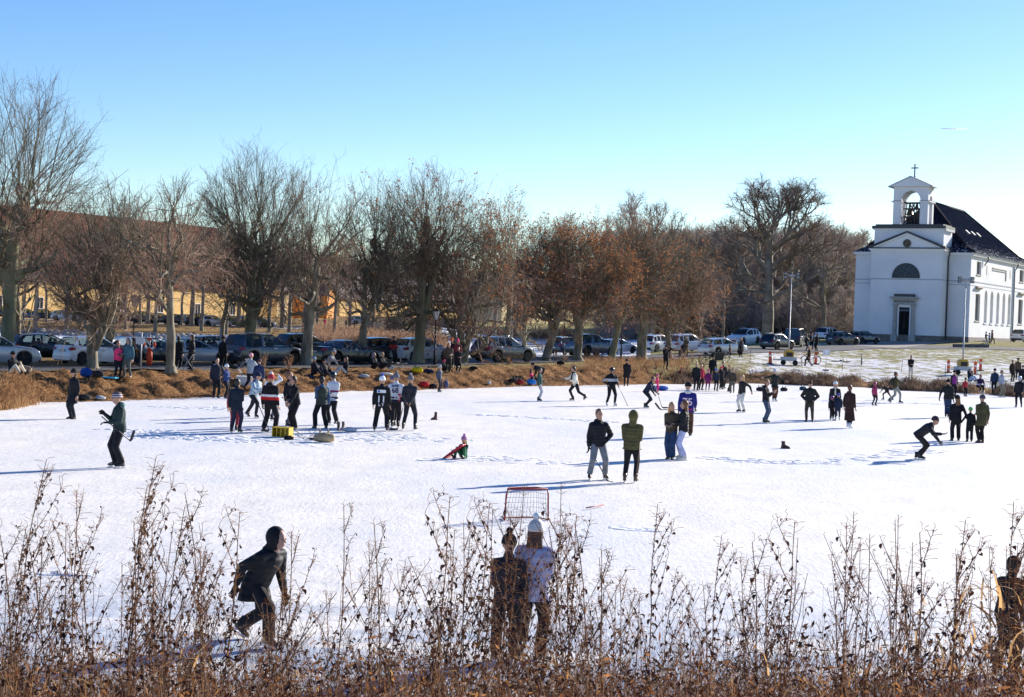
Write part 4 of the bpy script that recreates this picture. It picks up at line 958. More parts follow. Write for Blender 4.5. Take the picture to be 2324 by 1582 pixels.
def person(px, py, h, face, lab, jk, tr, hat=None, hair=None, coat=0., lean=0., arms=('down', 'down'), legs='relax', shoe=('skate', BK), head=0., nod=0., jm='plain', wide=0., glove=None, hood=None, skin=None, grp=None, pos=None, sit=None, jmat=None, scarf=None, trm=None, vest=None, bulk=1.05, hipoff=0, lz=0., tilt=0.):
    base = pos if pos is not None else hit(px, py)
    bulk *= 1.07; wide += .008
    dist = base.y; vox = max(.0095, min(.026, dist / 2400)); s = h / 1.75; k = s
    kid = h < 1.45; hs_ = 1.0 if not kid else min(1.22, (1.45 / h) ** .55)     # children have larger heads
    A = lambda x, y, z: Vector((x * s, y * s, z * s))
    sk = .055 if shoe[0] == 'skate' else 0
    lg = LEG[legs] if isinstance(legs, str) else legs
    ln = R(lean)
    if sit == 'ground': pel = A(0, 0, .13)
    elif sit == 'kneel': pel = A(0, .05, .34)
    elif sit == 'bench': pel = A(0, 0, .48)
    else: pel = A(0, .10 * math.sin(ln) + hipoff, .90 - lg[2]) + Vector((0, 0, sk * s))
    sp = lambda t, y=0.0: pel + Vector((0, -math.sin(ln) * t * s + math.cos(ln) * y * s, math.cos(ln) * t * s + math.sin(ln) * y * s))
    neck = sp(.52); hd = neck + Vector((0, -math.sin(ln * .75 + R(nod)) * .17 * s - .015 * s, math.cos(ln * .75 + R(nod)) * .17 * s))
    if tilt: neck.x += math.sin(R(tilt)) * .4 * s; hd.x += math.sin(R(tilt)) * .5 * s
    sh = [sp(.435) + Vector((-.168 * s * bulk, 0, 0)), sp(.435) + Vector((.168 * s * bulk, 0, 0))]
    if tilt:
        for q in sh: q.x += math.sin(R(tilt)) * .35 * s
    hp = [pel + A(-.085, 0, -.02), pel + A(.085, 0, -.02)]
    hands = []; elb = []
    for i, sg in ((0, -1), (1, 1)):
        a = arms[i]
        if isinstance(a, str):
            t = ARM[a]; off = Vector((t[0] * sg, t[1], t[2])) * s
            if lean > 25 and a in ('down', 'stick', 'hang', 'low'): pass
            elif a not in ('up',): off = Vector((off.x, off.y * math.cos(ln * .4), off.z))
            pole = (sg * .9, .5, -.1) if a == 'hip' else (sg * .35, 1, -.3)
            if a == 'up': pole = (sg, .1, -.2)
        else: off = Vector(a) * s; pole = (sg * .4, 1, -.3)
        e_, w_ = ik(sh[i], sh[i] + off, .285 * s, .25 * s, pole); elb.append(e_); hands.append(w_)
    ft = []; kn = []
    for i, sg in ((0, -1), (1, 1)):
        if sit in ('ground',): f = A(sg * .13, -.62, .09) if not isinstance(legs, tuple) else A(*legs[i]); pole = (sg * .2, -.3, 1)
        elif sit == 'kneel': f = A(sg * .10, .28, .08); pole = (0, -1, .2)
        elif sit == 'bench': f = A(sg * .12, -.45, .09); pole = (0, -1, .6)
        else: f = A(*lg[i]) + A(0, 0, .085) + Vector((0, 0, sk * s)); pole = (sg * .12, -1, .05)
        kk, ff = ik(hp[i], f, .43 * s, .41 * s, pole); kn.append(kk); ft.append(ff)
    body = MB(); r = s
    yw = R(head)
    hr = lambda x, y, z: hd + rot2(A(x * hs_, y * hs_, z * hs_), yw)
    # head: skull, jaw, nose, ears
    HR = .108 * s * hs_
    body.ball(hd + A(0, 0, .03), HR, 12, 8, (.80, .95, 1.12)); body.ball(hr(0, -.028, -.045), .072 * s * hs_, 10, 6, (.85, 1, 1.05))
    body.caps(hr(0, -.100, .02), hr(0, -.122, -.018), .011 * s, .017 * s, 6)
    for sg in (-1, 1): body.ball(hr(sg * .086, .01, -.002), .026 * s, 6, 4, (.4, .8, 1.2))
    body.caps(neck - A(0, 0, .05), hd - A(0, -.01, .05), .056 * s, .052 * s, 10)
    ax = (.0, 0, 0)
    def torso(mb, g, z0=-.06, ext=0., flare=0., front=0):
        rings = []
        for t, wx, wy in ((z0, .150, .118), (.03, .155, .118), (.16, .140, .108), (.30, .158, .118), (.40, .168, .115), (.455, .128, .098), (.50, .075, .075)):
            c = sp(t); wx = (wx * bulk + g) * s; wy = (wy * (bulk * .5 + .5) + g) * s
            if tilt: c.x += math.sin(R(tilt)) * max(0, t) * .8 * s
            rings.append([c + Vector((wx * math.cos(2 * math.pi * j / 14), 0, 0)) + (sp(0, 1) - sp(0)).normalized() * (wy * math.sin(2 * math.pi * j / 14)) for j in range(14)])
        if ext > 0:
            dn = Vector((0, 0, -1)); c0_ = sp(z0); n_ = 3
            kc = (kn[0] + kn[1]) / 2
            for q in range(1, n_ + 1):
                t = q / n_; c = c0_ + (Vector((kc.x * .5, kc.y * .5, 0)) * t if lean < 30 else Vector((0, 0, 0))) + dn * (ext * t * s)
                w_ = (.150 * bulk + g + flare * t) * s; v_ = (.125 + g + (flare * .8) * t) * s
                rings.insert(0, [c + Vector((w_ * math.cos(2 * math.pi * j / 14), v_ * math.sin(2 * math.pi * j / 14), 0)) for j in range(14)])
        mb.loft(rings)
    torso(body, -.025)
    for i in (0, 1):
        body.caps(sh[i], elb[i], .047 * s, .038 * s); body.caps(elb[i], hands[i], .038 * s, .026 * s)
        body.caps(hp[i], kn[i], .078 * s, .052 * s); body.caps(kn[i], ft[i], .050 * s, .036 * s)
        body.caps(ft[i] - A(0, 0, .02), ft[i] + A(0, -.12, -.045), .034 * s, .026 * s, 8)
    skm = SKIN if skin is None else skin
    o = rmesh(body, 'person', skm, None, vox); o.location = base; o.rotation_euler = (0, 0, R(face)); tag(o, lab, 'person', grp)
    # hands: five fingers each, or gloves over them
    for i, sg in ((0, -1), (1, 1)):
        d = (hands[i] - elb[i]).normalized(); gm = MB(); fwdv = Vector((0, -1, 0)) if abs(d.y) < .8 else Vector((-sg, 0, 0)); hidden = arms[i] == 'pocket'
        if hidden: continue
        hand_geo(gm, Vector((0, 0, 0)), d, fwdv, None, .45)
        sc = 1.25 * s if glove else 1.02 * s; gm.v = [tuple(Vector(v) * sc + hands[i] + d * .01 * s) for v in gm.v]
        gm.build('glove' if glove else 'hand', fab(glove) if glove else skm, o)
    if dist < 75 and not (hat and hat[0] == 'hoodup' and abs(face) > 100):
        for sg in (-1, 1): e_ = MB(); e_.ball(hr(sg * .034, -.094, .020), .0125 * s * hs_, 6, 4); e_.build('eye', EYEM, o)
        e_ = MB(); e_.ball(hr(0, -.098, -.058), .016 * s, 8, 4, (1.6, .5, .4)); e_.build('mouth', LIPM, o)
    # trousers
    t_ = MB(); wd = wide * s
    rings = []
    for t, wx, wy in ((-.10, .145, .115), (-.02, .158, .128), (.06, .152, .122), (.12, .142, .112)):
        c = sp(t); rings.append([c + Vector((wx * bulk * s * math.cos(2 * math.pi * j / 14), 0, 0)) + (sp(0, 1) - sp(0)).normalized() * (wy * s * math.sin(2 * math.pi * j / 14)) for j in range(14)])
    t_.loft(rings)
    for i in (0, 1):
        t_.caps(hp[i], kn[i], .104 * s * (.5 + .5 * bulk), .074 * s + wd * .5); e_ = kn[i].lerp(ft[i], .90 if shoe[0] != 'boothi' else .6); t_.caps(kn[i], e_, .070 * s + wd * .5, .054 * s + wd)
    rmesh(t_, 'trousers', trm or fab(tr), o, vox)
    # jacket
    j = MB(); puff = .024 if jm == 'puffer' else .012
    torso(j, puff + .008, -.10 if coat == 0 else -.06, coat, .05 + wide * .2)
    for i in (0, 1):
        j.caps(neck - A(0, 0, .05), sh[i], (.062 + puff * .6) * s, (.062 + puff) * s)
        j.caps(sh[i], elb[i], (.060 + puff) * s, (.050 + puff) * s); j.caps(elb[i], elb[i].lerp(hands[i], .93), (.050 + puff) * s, (.036 + puff * .7) * s)
    j.caps(neck - A(0, 0, .07), neck + A(0, .008, .035), .088 * s, .074 * s)
    rmesh(j, 'jacket', jmat or fab(jk, jm), o, vox)
    if vest is not None:
        v_ = MB(); torso(v_, .032, -.10); v_.ball(neck - A(0, 0, .06), .09 * s, 10, 6, (1.3, 1, .8)); rmesh(v_, 'vest', fab(vest, 'puffer'), o, vox)
    if scarf is not None: v_ = MB(); v_.torus(neck + A(0, -.01, .03), .070 * s, .034 * s, 'z', 14, 6); v_.caps(neck + A(.03, -.08, 0), neck + A(.05, -.15, -.28), .035 * s, .04 * s); v_.build('scarf', fab(scarf), o)
    if hood is not None:
        v_ = MB(); v_.ball(neck + Vector((0, .075 * s, .01 * s)), .105 * s, 10, 6, (1.2, .75, .75)); rmesh(v_, 'hood', fab(hood), o, vox)
    # hair
    if hair is not None:
        hc, hl = hair; v_ = MB(); c = hr(0, .018, .045 if hat is None else .0); v_.ball(c, HR * (1.06 if hat is None else .98), 12, 8, (.86, .98, 1.08)); rings = []
        if hl > 0:
            for t, wx, wy, yy in ((.03, .105, .070, .03), (-.08, .105, .065, .055), (-.10 - hl * .5, .115, .055, .075), (-.10 - hl, .085, .035, .08)):
                q = hd + rot2(A(0, yy, t), yw) + Vector((0, math.sin(ln) * 0, 0)); rings.append([q + rot2(Vector((wx * s * hs_ * math.cos(2 * math.pi * u / 12), wy * s * hs_ * math.sin(2 * math.pi * u / 12), 0)), yw) for u in range(12)])
            v_.loft(rings)
        else: v_.ball(hr(0, .045, -.02), .075 * s * hs_, 8, 6)
        # clear the face: keep hair behind the brow
        q_ = rmesh(v_, 'hair', mat('hair_%.3f_%.3f' % hc[:2], hc, .55, 0, tuple(x * 1.8 for x in hc), 14, .01, 50, stretch=(1, 1, .15)), o, max(vox * .8, .009), 2)
        q_.location = rot2(Vector((0, .012 * s, 0)), yw)
    if hat is not None:
        kind = hat[0]; hc = hat[1]; v_ = MB(); hm = hat[2] if len(hat) > 2 and not isinstance(hat[2], tuple) else fab(hc)
        if kind in ('beanie', 'pom'):
            c = hd + A(0, .012, .055); rings = []
            for z_, q in ((-.035, 1.13), (.0, 1.16), (.012, 1.10), (.06, 1.0), (.095, .72), (.118, .25)):
                rings.append([c + rot2(Vector((HR * .88 * q * math.cos(2 * math.pi * u / 14), HR * 1.02 * q * math.sin(2 * math.pi * u / 14), 0)), yw) + A(0, 0, z_ * hs_) for u in range(14)])
            v_.loft(rings); ho = v_.build('hat', hm, o)
            if kind == 'pom': v2 = MB(); v2.ball(c + A(0, 0, .15 * hs_), .05 * s * hs_, 8, 6); v2.build('pompom', fab(hat[2] if len(hat) > 2 and isinstance(hat[2], tuple) else hc), ho)
        elif kind == 'cap':
            v_.ball(hr(0, .01, .06), HR * 1.05, 12, 6, (.86, 1, .85)); v_.loft([[hr(x * .07, -.09 - (1 - x * x) * .07 * q, .045 - .01 * q) for x in np.linspace(-1, 1, 7)] for q in (0, 1)] , cap=False, closed=False); v_.build('cap', hm, o)
        elif kind == 'helmet':
            v_.ball(hr(0, .012, .045), HR * 1.22, 14, 8, (.88, 1.02, .98)); v_.loft([[hr(x * .1, -.10, z_) for x in (-1, -.5, 0, .5, 1)] for z_ in (.05, .07)], cap=False, closed=False)
            v_.caps(hr(-.09, -.02, -.01), hr(-.03, -.07, -.10), .012 * s, .01 * s, 6); v_.caps(hr(.09, -.02, -.01), hr(.03, -.07, -.10), .012 * s, .01 * s, 6); v_.build('helmet', mat('helmet_%.2f_%.2f' % hc[:2], hc, .3), o)
        elif kind == 'hoodup':
            v_.ball(hr(0, .022, .035), HR * 1.30, 12, 8, (.92, 1.02, 1.08)); v_.caps(hr(0, .03, -.06), neck + A(0, .02, .0), .10 * s, .10 * s); q_ = rmesh(v_, 'hood', fab(hc), o, vox)
            q_.location = rot2(Vector((0, .035 * s * hs_, 0)), yw)
            if len(hat) > 2 and isinstance(hat[2], tuple): v2 = MB(); v2.torus(hr(0, -.055, .03), .105 * s, .03 * s, 'y', 16, 6); v2.build('fur_trim', fab(hat[2]), q_)
    # footwear
    for i, sg in ((0, -1), (1, 1)):
        v_ = MB(); f = ft[i] - A(0, 0, .085); toe = (Vector((0, -1, 0)))
        if not sit:
            pitch = 0.0
            if ft[i].z > (.085 + sk + .03) * s: pitch = R(35)
            elif lg[i][1] > .3: pitch = R(18)
        else: pitch = R(-55) if sit == 'ground' else (R(80) if sit == 'kneel' else 0)
        M_ = Matrix.Translation(ft[i]) @ Matrix.Rotation(R(sg * 12), 4, 'Z') @ Matrix.Rotation(pitch, 4, 'X') @ Matrix.Scale(s * (1.0 if h > 1.3 else 1.05), 4)
        P_ = lambda x, y, z: tuple(M_ @ Vector((x, y, z)))
        sole = -.085; hgt = .10 if shoe[0] == 'skate' else (.16 if shoe[0] == 'boothi' else .05)
        rings = []
        for z_, y0_, y1_, wx in ((sole, -.185, .075, .044), (sole + .012, -.19, .08, .047), (-.045, -.18, .078, .046), (-.022, -.13, .072, .043), (.01, -.07, .068, .044), (hgt, -.060, .070, .052)):
            rings.append([P_(wx * math.cos(2 * math.pi * u / 12), (y0_ + y1_) / 2 + (y1_ - y0_) / 2 * math.sin(2 * math.pi * u / 12), z_) for u in range(12)])
        v_.loft(rings); nm = 'skate' if shoe[0] == 'skate' else 'boot'
        so = v_.build(nm, mat('leather_%.2f_%.2f' % shoe[1][:2], shoe[1], .45), o)
        if shoe[0] == 'skate':
            v_ = MB(); v_.box(-.006, .006, -.20, .10, -.14, -.122, M_); v_.box(-.014, .014, -.16, -.07, -.122, -.084, M_); v_.box(-.014, .014, 0, .06, -.122, -.084, M_); v_.build('blade', BLADE, so, smooth=False)
    rz = Matrix.Rotation(R(face), 4, 'Z')
    info = {'o': o, 'h': [base + (rz @ q) for q in hands], 'hd': base + (rz @ hd), 's': s, 'sp': sp, 'base': base, 'rz': rz}
    PEOPLE.append(info); return info
def number(info, s_, size, m_, t, yoff, sx=1., name='number', side=1):
    """lettering across the back (side=1) of a jersey"""
    sp = info['sp']; c = sp(t, yoff * side); text(name, s_, size * info['s'], m_, info['o'], c, (R(90), 0, R(180) if side > 0 else 0), .003, bold=.004, sx=sx)
def stick(hand, tip, lab, m_=None, blade=True, back=.25, goalie=False, toe=None, cat='hockey stick', grp=None, name='hockey_stick'):
    hand = Vector(hand); tip = Vector(tip); d = (tip - hand).normalized(); top = hand - d * back
    e = empty(name, tip, 0, label=lab, cat=cat, group=grp); e.location = tip
    w = MB(); w.tube([top - tip, (tip - d * .02) - tip], .014, 6); w.build('shaft', m_ or mat('stick_shaft', (.02, .02, .022), .4), e)
    if blade:
        q = Vector(toe) if toe is not None else Vector((1, -.1, 0)); q.normalize(); w = MB(); u = Vector((0, 0, 1)); u = (u - q * u.dot(q)).normalized()
        pts = [-d * .03, q * .06, q * .17, q * .29]; w.tube([p + u * .02 for p in pts], [(.010, .026), (.008, .034), (.007, .037), (.006, .030)], 8, up=u); w.build('blade', mat('stick_blade', (.03, .03, .035), .6), e)
    return e
def W(px, py, d):   # a point at depth d on a sight line (for things held in the air)
    v = ray(px, py); return EYE + v * (d / v.y)
STR1 = stripes('black_hoodie_with_white_and_red_band', BK, [(1.16, 1.24, WH), (1.06, 1.16, (.55, .02, .02))])
P = person
# --- nearest figures behind the weeds
P(585, 1462, 1.50, 58, 'child in black coat and hood striding right, bent forward, behind the weeds at lower left', BK, BK, ('hoodup', BK), lean=32, legs='stride', arms=('back', 'down'), coat=.20, hood=BK, jm='puffer', wide=.03, head=0, bulk=1.2, glove=BK, skin=None)
P(1146, 1503, 1.42, 178, 'child in dark flowered jacket and black pompom hat, standing beside a taller girl', (.02, .012, .02), BK, ('pom', BK), coat=.05, legs='relax', wide=.02, jmat=mat('flowered_cloth', (.012, .009, .014), .8, 0, (.30, .10, .12), 26, contrast=(.66, .70)), arms=('down', 'front'))
P(1205, 1497, 1.56, 165, 'girl with big white pompom hat and brown hair in pale lilac jacket behind the weeds', (.34, .34, .46), BK, ('pom', (.62, .58, .54), (.70, .68, .64)), (BRH, .16), jm='puffer', coat=.12, lean=4, arms=('front', 'down'), legs='relax', wide=.015)
P(2280, 1530, 1.34, 120, 'child in black jacket and cap at the lower right edge behind dense weeds', BK, BK, ('cap', (.03, .02, .015)), lean=10, arms=('down', 'front'), legs='relax', wide=.02, hair=(DKH, 0))
# --- left
P(165, 951, 1.73, -40, 'woman in long black coat and black beanie alone on the ice at the left', BK, (.012, .016, .02), ('beanie', BK), (BRH, 0), coat=.30, legs='stand', arms=('down', 'down'), shoe=('boot', BK), bulk=1.05)
i_ = P(268, 1062, 1.80, -62, 'old skater in dark green jacket and striped bobble beanie at the left', (.015, .03, .03), BK, ('beanie', BK, stripes('striped_knit', (.015, .012, .015), [(1.71, 1.735, (.6, .5, .55)), (1.76, 1.785, (.6, .5, .55)), (1.81, 1.82, (.6, .5, .55))])), lean=4, arms=('phone', 'front'), legs='relax', glove=BK, wide=.02, nod=12, bulk=1.15, hood=(.10, .18, .17))
stick(i_['h'][1], W(298, 1003, i_['base'].y - .25), 'hockey stick held across the thighs of the old skater', back=.22, toe=(.3, 0, 1))
# --- group round the yellow crate
P(530, 979, 1.50, 170, 'child in pink and burgundy mostly hidden behind the dark-coated man', (.35, .05, .06), (.28, .03, .04), ('beanie', BK), legs='stand')
P(535, 983, 1.70, 165, 'man in navy coat and dark blue trousers at the left of the crate group', (.010, .016, .028), (.02, .02, .04), None, (DKH, 0), coat=.12, legs='relax', arms=('front', 'down'), nod=10, bulk=1.08)
P(575, 948, 1.78, 55, 'woman in pale blue patterned jacket leaning on her skates, green stripe on her leggings', LB, (.012, .013, .018), ('beanie', NV), lean=18, hood=(.015, .03, .12), legs='push', arms=('fwd', 'front'), shoe=('skate', BK), jmat=mat('blue_camouflage', (.14, .24, .34), .7, 0, (.5, .6, .68), 16, contrast=(.4, .6)), head=20)
P(612, 955, 1.72, 150, 'long-haired blond woman in white jacket half hidden behind the striped hoodie', WH, GY, None, (BLN, .22), legs='stand', arms=('up', 'down'))
i_ = P(611, 982, 1.86, 160, 'man in black hoodie with white and red chest band and red-white pompom hat', BK, BK, ('pom', (.35, .03, .04), (.5, .45, .5)), None, jmat=STR1, legs='wide', arms=('down', 'down'), wide=.02, hood=BK, bulk=1.12)
stick(W(600, 950, i_['base'].y - .2), W(612, 979, i_['base'].y - .25), 'dark hockey stick resting on the ice in front of the striped hoodie', back=.5, toe=(-1, .2, 0))
P(653, 970, 1.86, 75, 'tall curly-haired man in black with grey jeans behind the crate group', BK, (.08, .09, .10), None, ((.16, .07, .03), 0), legs='relax', arms=('down', 'down'))
P(668, 979, 1.78, -55, 'dark-haired man in black sweater looking left, hands together, beside the crate', BK, BK, None, (DKH, 0), legs='stand', arms=('front', 'low'), lean=10, shoe=('skate', GY), wide=.01)
P(728, 972, 1.80, -150, 'man in dark green quilted vest with blue sleeves seen from behind', (.05, .09, .17), BK, None, (DKH, 0), vest=(.035, .045, .035), legs='wide', arms=('down', 'front'), glove=BK, wide=.02, head=-40, shoe=('boot', BK), bulk=1.05)
i_ = P(754, 964, 1.83, -30, 'hockey player in white jersey and black helmet facing the group', WH, BK, ('helmet', BK), jmat=stripes('white_jersey_with_dark_bands', WH, [(.95, 1.0, NV), (1.16, 1.22, (.35, .04, .1))]), coat=.06, legs='relax', arms=('front', 'front'), glove=BK, wide=.02, nod=15)
i_ = P(864, 979, 1.84, 178, 'player in black jersey number 11 with white-blue-red pompom hat seen from behind', BK, BK, ('pom', WH, (.05, .08, .4)), coat=.02, legs='wide', arms=('down', 'down'), wide=.02, bulk=1.12)
WT = mat('print_white', (.8, .8, .8), .7); NVM = mat('print_navy', (.01, .015, .06), .7); RDM = mat('print_red', (.5, .02, .03), .7); BLM = mat('print_blue', (.05, .15, .45), .7)
number(i_, '11', .30, WT, .10, .158); number(i_, 'L. T', .11, WT, -.075, .16)
w = MB(); c = i_['sp'](.36, .150); w.box(-.15, .15, c.y - .004, c.y, c.z - .05, c.z + .05); pt = w.build('patch', WT, i_['o'], smooth=False)
w = MB(); w.box(.05, .12, c.y + .0005, c.y + .004, c.z - .035, c.z + .035); w.build('emblem', BLM, pt, smooth=False)
P(888, 969, 1.76, 170, 'person with grey beanie hidden between the two numbered jerseys', (.05, .06, .10), BK, ('beanie', (.12, .11, .16)), legs='stand')
i_ = P(896, 971, 1.85, 172, 'player in white, navy and red jersey number 68 with grey pompom beanie', WH, BK, ('pom', (.13, .14, .16)), jmat=stripes('white_navy_jersey', WH, [(.3, 1.10, NV)]), coat=.03, legs='stand', arms=('down', 'down'), bulk=1.12)
number(i_, 'JAGR', .105, NVM, .44, .138); number(i_, '68', .24, NVM, .285, .158); number(i_, 'CZE', .17, WT, .055, .158, 1.1)
w = MB(); c = i_['sp'](.06, .1575); w.box(-.19, -.115, c.y - .05, c.y - .012, c.z - .12, c.z + .14); w.build('red_panel', RDM, i_['o'], smooth=False)
i_ = P(928, 977, 1.86, 168, 'man in dark grey sweater and grey-orange pompom beanie with hands behind his back', (.03, .032, .038), (.012, .015, .022), ('pom', (.14, .13, .13), (.30, .28, .27)), legs='wide', arms=('behind', 'behind'), shoe=('skate', BK))
stick(W(911, 940, i_['base'].y + .1), W(902, 976, i_['base'].y - .1), 'hockey stick standing between number 68 and the grey sweater', back=.55, toe=(-1, -.1, 0))
# --- left bank, by the slope
P(490, 903, 1.80, 25, 'dark-haired man in navy and grey jacket standing at the foot of the left slope', (.015, .017, .03), BK, None, (DKH, 0), legs='stand', arms=('down', 'hip'), shoe=('boot', BK), hood=LG)
P(512, 905, 1.50, 70, 'child in white beanie and blue jacket beside the man at the foot of the slope', (.02, .04, .13), BK, ('beanie', WH), legs='relax', arms=('front', 'front'))
P(567, 884, 1.78, 150, 'person in pale grey jacket with white-red hat pushing the stroller up the left slope', (.30, .34, .38), BK, ('beanie', (.6, .3, .3)), coat=.05, legs='walk', arms=('fwd', 'fwd'), shoe=('boot', BK))
P(586, 900, 1.70, 170, 'person in blue hood half hidden behind the pale blue patterned jacket', (.02, .03, .08), BK, ('beanie', (.05, .03, .04)), legs='stand')
P(266, 857, 1.68, 35, 'woman in dark jacket and pink vest on the left bank, arms folded', (.06, .05, .06), BK, None, (DKH, 0), vest=PK, legs='relax', arms=('cross', 'front'), shoe=('boot', BR))
P(289, 857, 1.78, -20, 'man in teal jacket and grey trousers on the left bank beside the life ring', (.05, .12, .15), (.09, .09, .075), ('hoodup', (.08, .09, .1)), legs='relax', arms=('front', 'down'), shoe=('boot', BR), bulk=1.1)
P(404, 838, 1.75, 160, 'person in black coat standing behind the gnarled lime by the silver car', BK, BK, None, (DKH, 0), coat=.3, legs='stand', shoe=('boot', BK))
P(434, 839, 1.72, -70, 'woman in long black puffer coat beside the folding table at the silver car', BK, (.01, .01, .012), None, (DKH, .1), jm='puffer', coat=.38, legs='relax', arms=('front', 'pocket'), shoe=('boot', BK))
P(28, 850, 1.75, 60, 'person in dark clothes with pale trousers sitting on the grass at the far left', BK, CRM, ('beanie', BK), sit='ground', arms=('front', 'knee'), shoe=('boot', BK), grp=None)
P(505, 835, 1.75, 150, 'person in black standing behind the pole with the small sign', BK, BK, ('beanie', BK), coat=.2, legs='stand', shoe=('boot', BK))
# --- picnickers on the grass
P(712, 851, 1.72, 60, 'boy in black with pale blue beanie sitting on the grass left of the picnic', BK, (.012, .014, .03), ('beanie', (.18, .26, .36)), sit='ground', arms=('knee', 'front'), shoe=('boot', BK))
P(734, 856, 1.78, 50, 'man in dark brown jacket and peaked cap sitting in front of the picnickers', (.04, .035, .03), BK, ('cap', BK), sit='ground', arms=('front', 'front'), shoe=('boot', BK), bulk=1.1)
P(744, 838, 1.74, 75, 'woman in grey sweater kneeling and leaning over the picnic', (.22, .22, .24), BR, ('pom', (.3, .28, .3)), (BLN, .1), sit='kneel', lean=35, arms=('fwd', 'low'), shoe=('boot', BK))
P(784, 850, 1.70, -60, 'long-haired woman in black sitting with pale trousers stretched left at the picnic', BK, (.55, .5, .42), None, (BRH, .2), sit='ground', arms=('front', 'front'), shoe=('boot', WH))
P(848, 838, 1.72, 55, 'person in black with grey hood sitting left in the pair by the grey hatchback', BK, BK, ('hoodup', (.2, .2, .22)), sit='ground', arms=('knee', 'front'), shoe=('boot', LG))
P(866, 838, 1.72, 60, 'person in black with tan hat sitting right in the pair by the grey hatchback', BK, BK, ('beanie', (.3, .2, .13)), sit='ground', arms=('knee', 'knee'), shoe=('boot', LG))
P(893, 827, 1.82, 55, 'man in black jacket with red panel standing sideways before the grey hatchback', BK, BK, None, (DKH, 0), jmat=stripes('black_red_jacket', BK, [(1.0, 1.25, (.30, .02, .02))]), legs='stand', arms=('hip', 'front'), shoe=('boot', BK))
P(996, 890, 1.40, 60, 'child in padded jacket and grey beanie at the shore before the lamp post', (.05, .06, .09), (.02, .02, .03), ('beanie', (.3, .34, .42)), legs='relax', arms=('down', 'down'), jm='puffer')
P(1007, 843, 1.25, 60, 'child in bright pink beanie sitting on the grass beside the lamp post', BK, BK, ('beanie', PK), sit='ground', arms=('front', 'knee'), shoe=('boot', BK))
P(1017, 845, 1.74, 5, 'curly-haired man in brown jacket standing left of the four bystanders', (.06, .045, .03), (.02, .02, .018), None, ((.12, .05, .02), 0), legs='stand', arms=('pocket', 'front'), jm='puffer', shoe=('boot', BK), coat=.05)
P(1039, 845, 1.52, 15, 'shorter woman in long black coat right of the man in brown jacket', BK, BK, None, ((.15, .06, .02), 0), coat=.25, legs='relax', arms=('front', 'front'), shoe=('boot', LG))
P(1023, 833, 1.80, 0, 'person in orange hat and dark jacket standing behind the man in brown', BK, BK, ('beanie', (.6, .12, .02)), legs='stand', shoe=('boot', BK))
P(1037, 834, 1.72, -10, 'woman in burgundy jacket with pink pompom hat behind the woman in black', (.14, .02, .03), BK, ('pom', PK), (BRH, .1), legs='stand', shoe=('boot', BK))
# --- girl on the red sled
i_ = P(1052, 1041, 1.12, -42, 'small blond girl in green snowsuit and lilac pompom hat sitting on the ice', GN, (.03, .14, .06), ('pom', (.36, .17, .30), (.42, .10, .35)), (( .55, .40, .18), .14), sit='ground', arms=('fwd', 'low'), shoe=('boot', BK), glove=None, legs=((-.14, -.42, .08), (.30, -.30, .08), 0))
w = MB(); M_ = Matrix.Translation(W(1030, 1029, i_['base'].y - .15)) @ Matrix.Rotation(R(-20), 4, 'Z') @ Matrix.Rotation(R(-38), 4, 'Y')
w.loft([[tuple(M_ @ Vector((x, y * (.24 - .05 * (x > .2)), z + .05 * abs(y)))) for y, z in ((-1, 0), (-.5, -.02), (.5, -.02), (1, 0), (.5, .015), (-.5, .015))] for x in (-.42, -.25, 0, .25, .40)])
tag(w.build('sled', mat('red_plastic', (.42, .015, .04), .35)), 'red plastic sledge board tilted up by the sitting girl', 'sled')
# --- far shore skaters, centre
P(1223, 911, 1.62, 80, 'boy in dark green jacket and light grey trousers skating near the far shore', (.02, .06, .055), (.36, .37, .40), None, (DKH, 0), legs='relax', arms=('down', 'front'), shoe=('skate', BK))
P(1304, 910, 1.76, -70, 'skater in cream sweater and black trousers striding left near the far shore', (.66, .62, .52), BK, None, (DKH, 0), scarf=BK, legs='glide', arms=('fwd', 'front'), lean=12)
P(1228, 873, 1.80, -90, 'person in black bending over double on the bank above the boy in green', BK, BK, ('beanie', BK), lean=72, arms=('hang', 'hang'), legs='stand', shoe=('boot', BK))
P(1205, 863, 1.15, 60, 'small child in pink jacket sitting among bags on the bank', PK, BK, None, (BRH, .1), sit='ground', arms=('front', 'fwd'), shoe=('boot', BK))
P(1259, 806, 1.80, 160, 'person in black hooded coat carrying a white bag past the bench', BK, BK, ('beanie', BK), coat=.15, legs='relax', arms=('down', 'down'), shoe=('boot', BK))
i_ = P(1386, 921, 1.82, 20, 'hockey player in black with a grey chest band and black helmet', BK, BK, ('helmet', BK), jmat=stripes('black_jersey_grey_band', BK, [(1.17, 1.30, (.45, .47, .5))]), legs='wide', arms=('hip', 'stick'), shoe=('skate', (.5, .5, .5)), bulk=1.15)
stick(i_['h'][1], W(1427, 926, i_['base'].y + .4), 'hockey stick of the player with the grey chest band, reaching right', back=.35, toe=(1, 0, 0))
i_ = P(1467, 926, 1.72, 65, 'boy in navy tracksuit leaning forward over his hockey stick', (.010, .016, .04), (.012, .014, .02), None, (BRH, 0), lean=32, legs='crouch', arms=('low', 'stick'))
stick(i_['h'][1], W(1503, 926, i_['base'].y - .2), 'hockey stick of the boy in navy, reaching right over the ice', back=.35, toe=(1, 0, 0))
i_ = P(1491, 889, 1.02, 100, 'toddler in bright pink snowsuit with arm stretched out before a blue sled', PK, PK, ('beanie', (.5, .1, .2)), legs='stand', arms=('out', 'out'), shoe=('boot', PK))
w = MB(); b_ = hit(1482, 886); w.loft([[(b_.x + x, b_.y + y, .02 + z) for y, z in ((-.25, .06), (-.2, 0), (.2, 0), (.25, .06))] for x, in ((0,), (.3,), (.8,))], closed=False, cap=False)
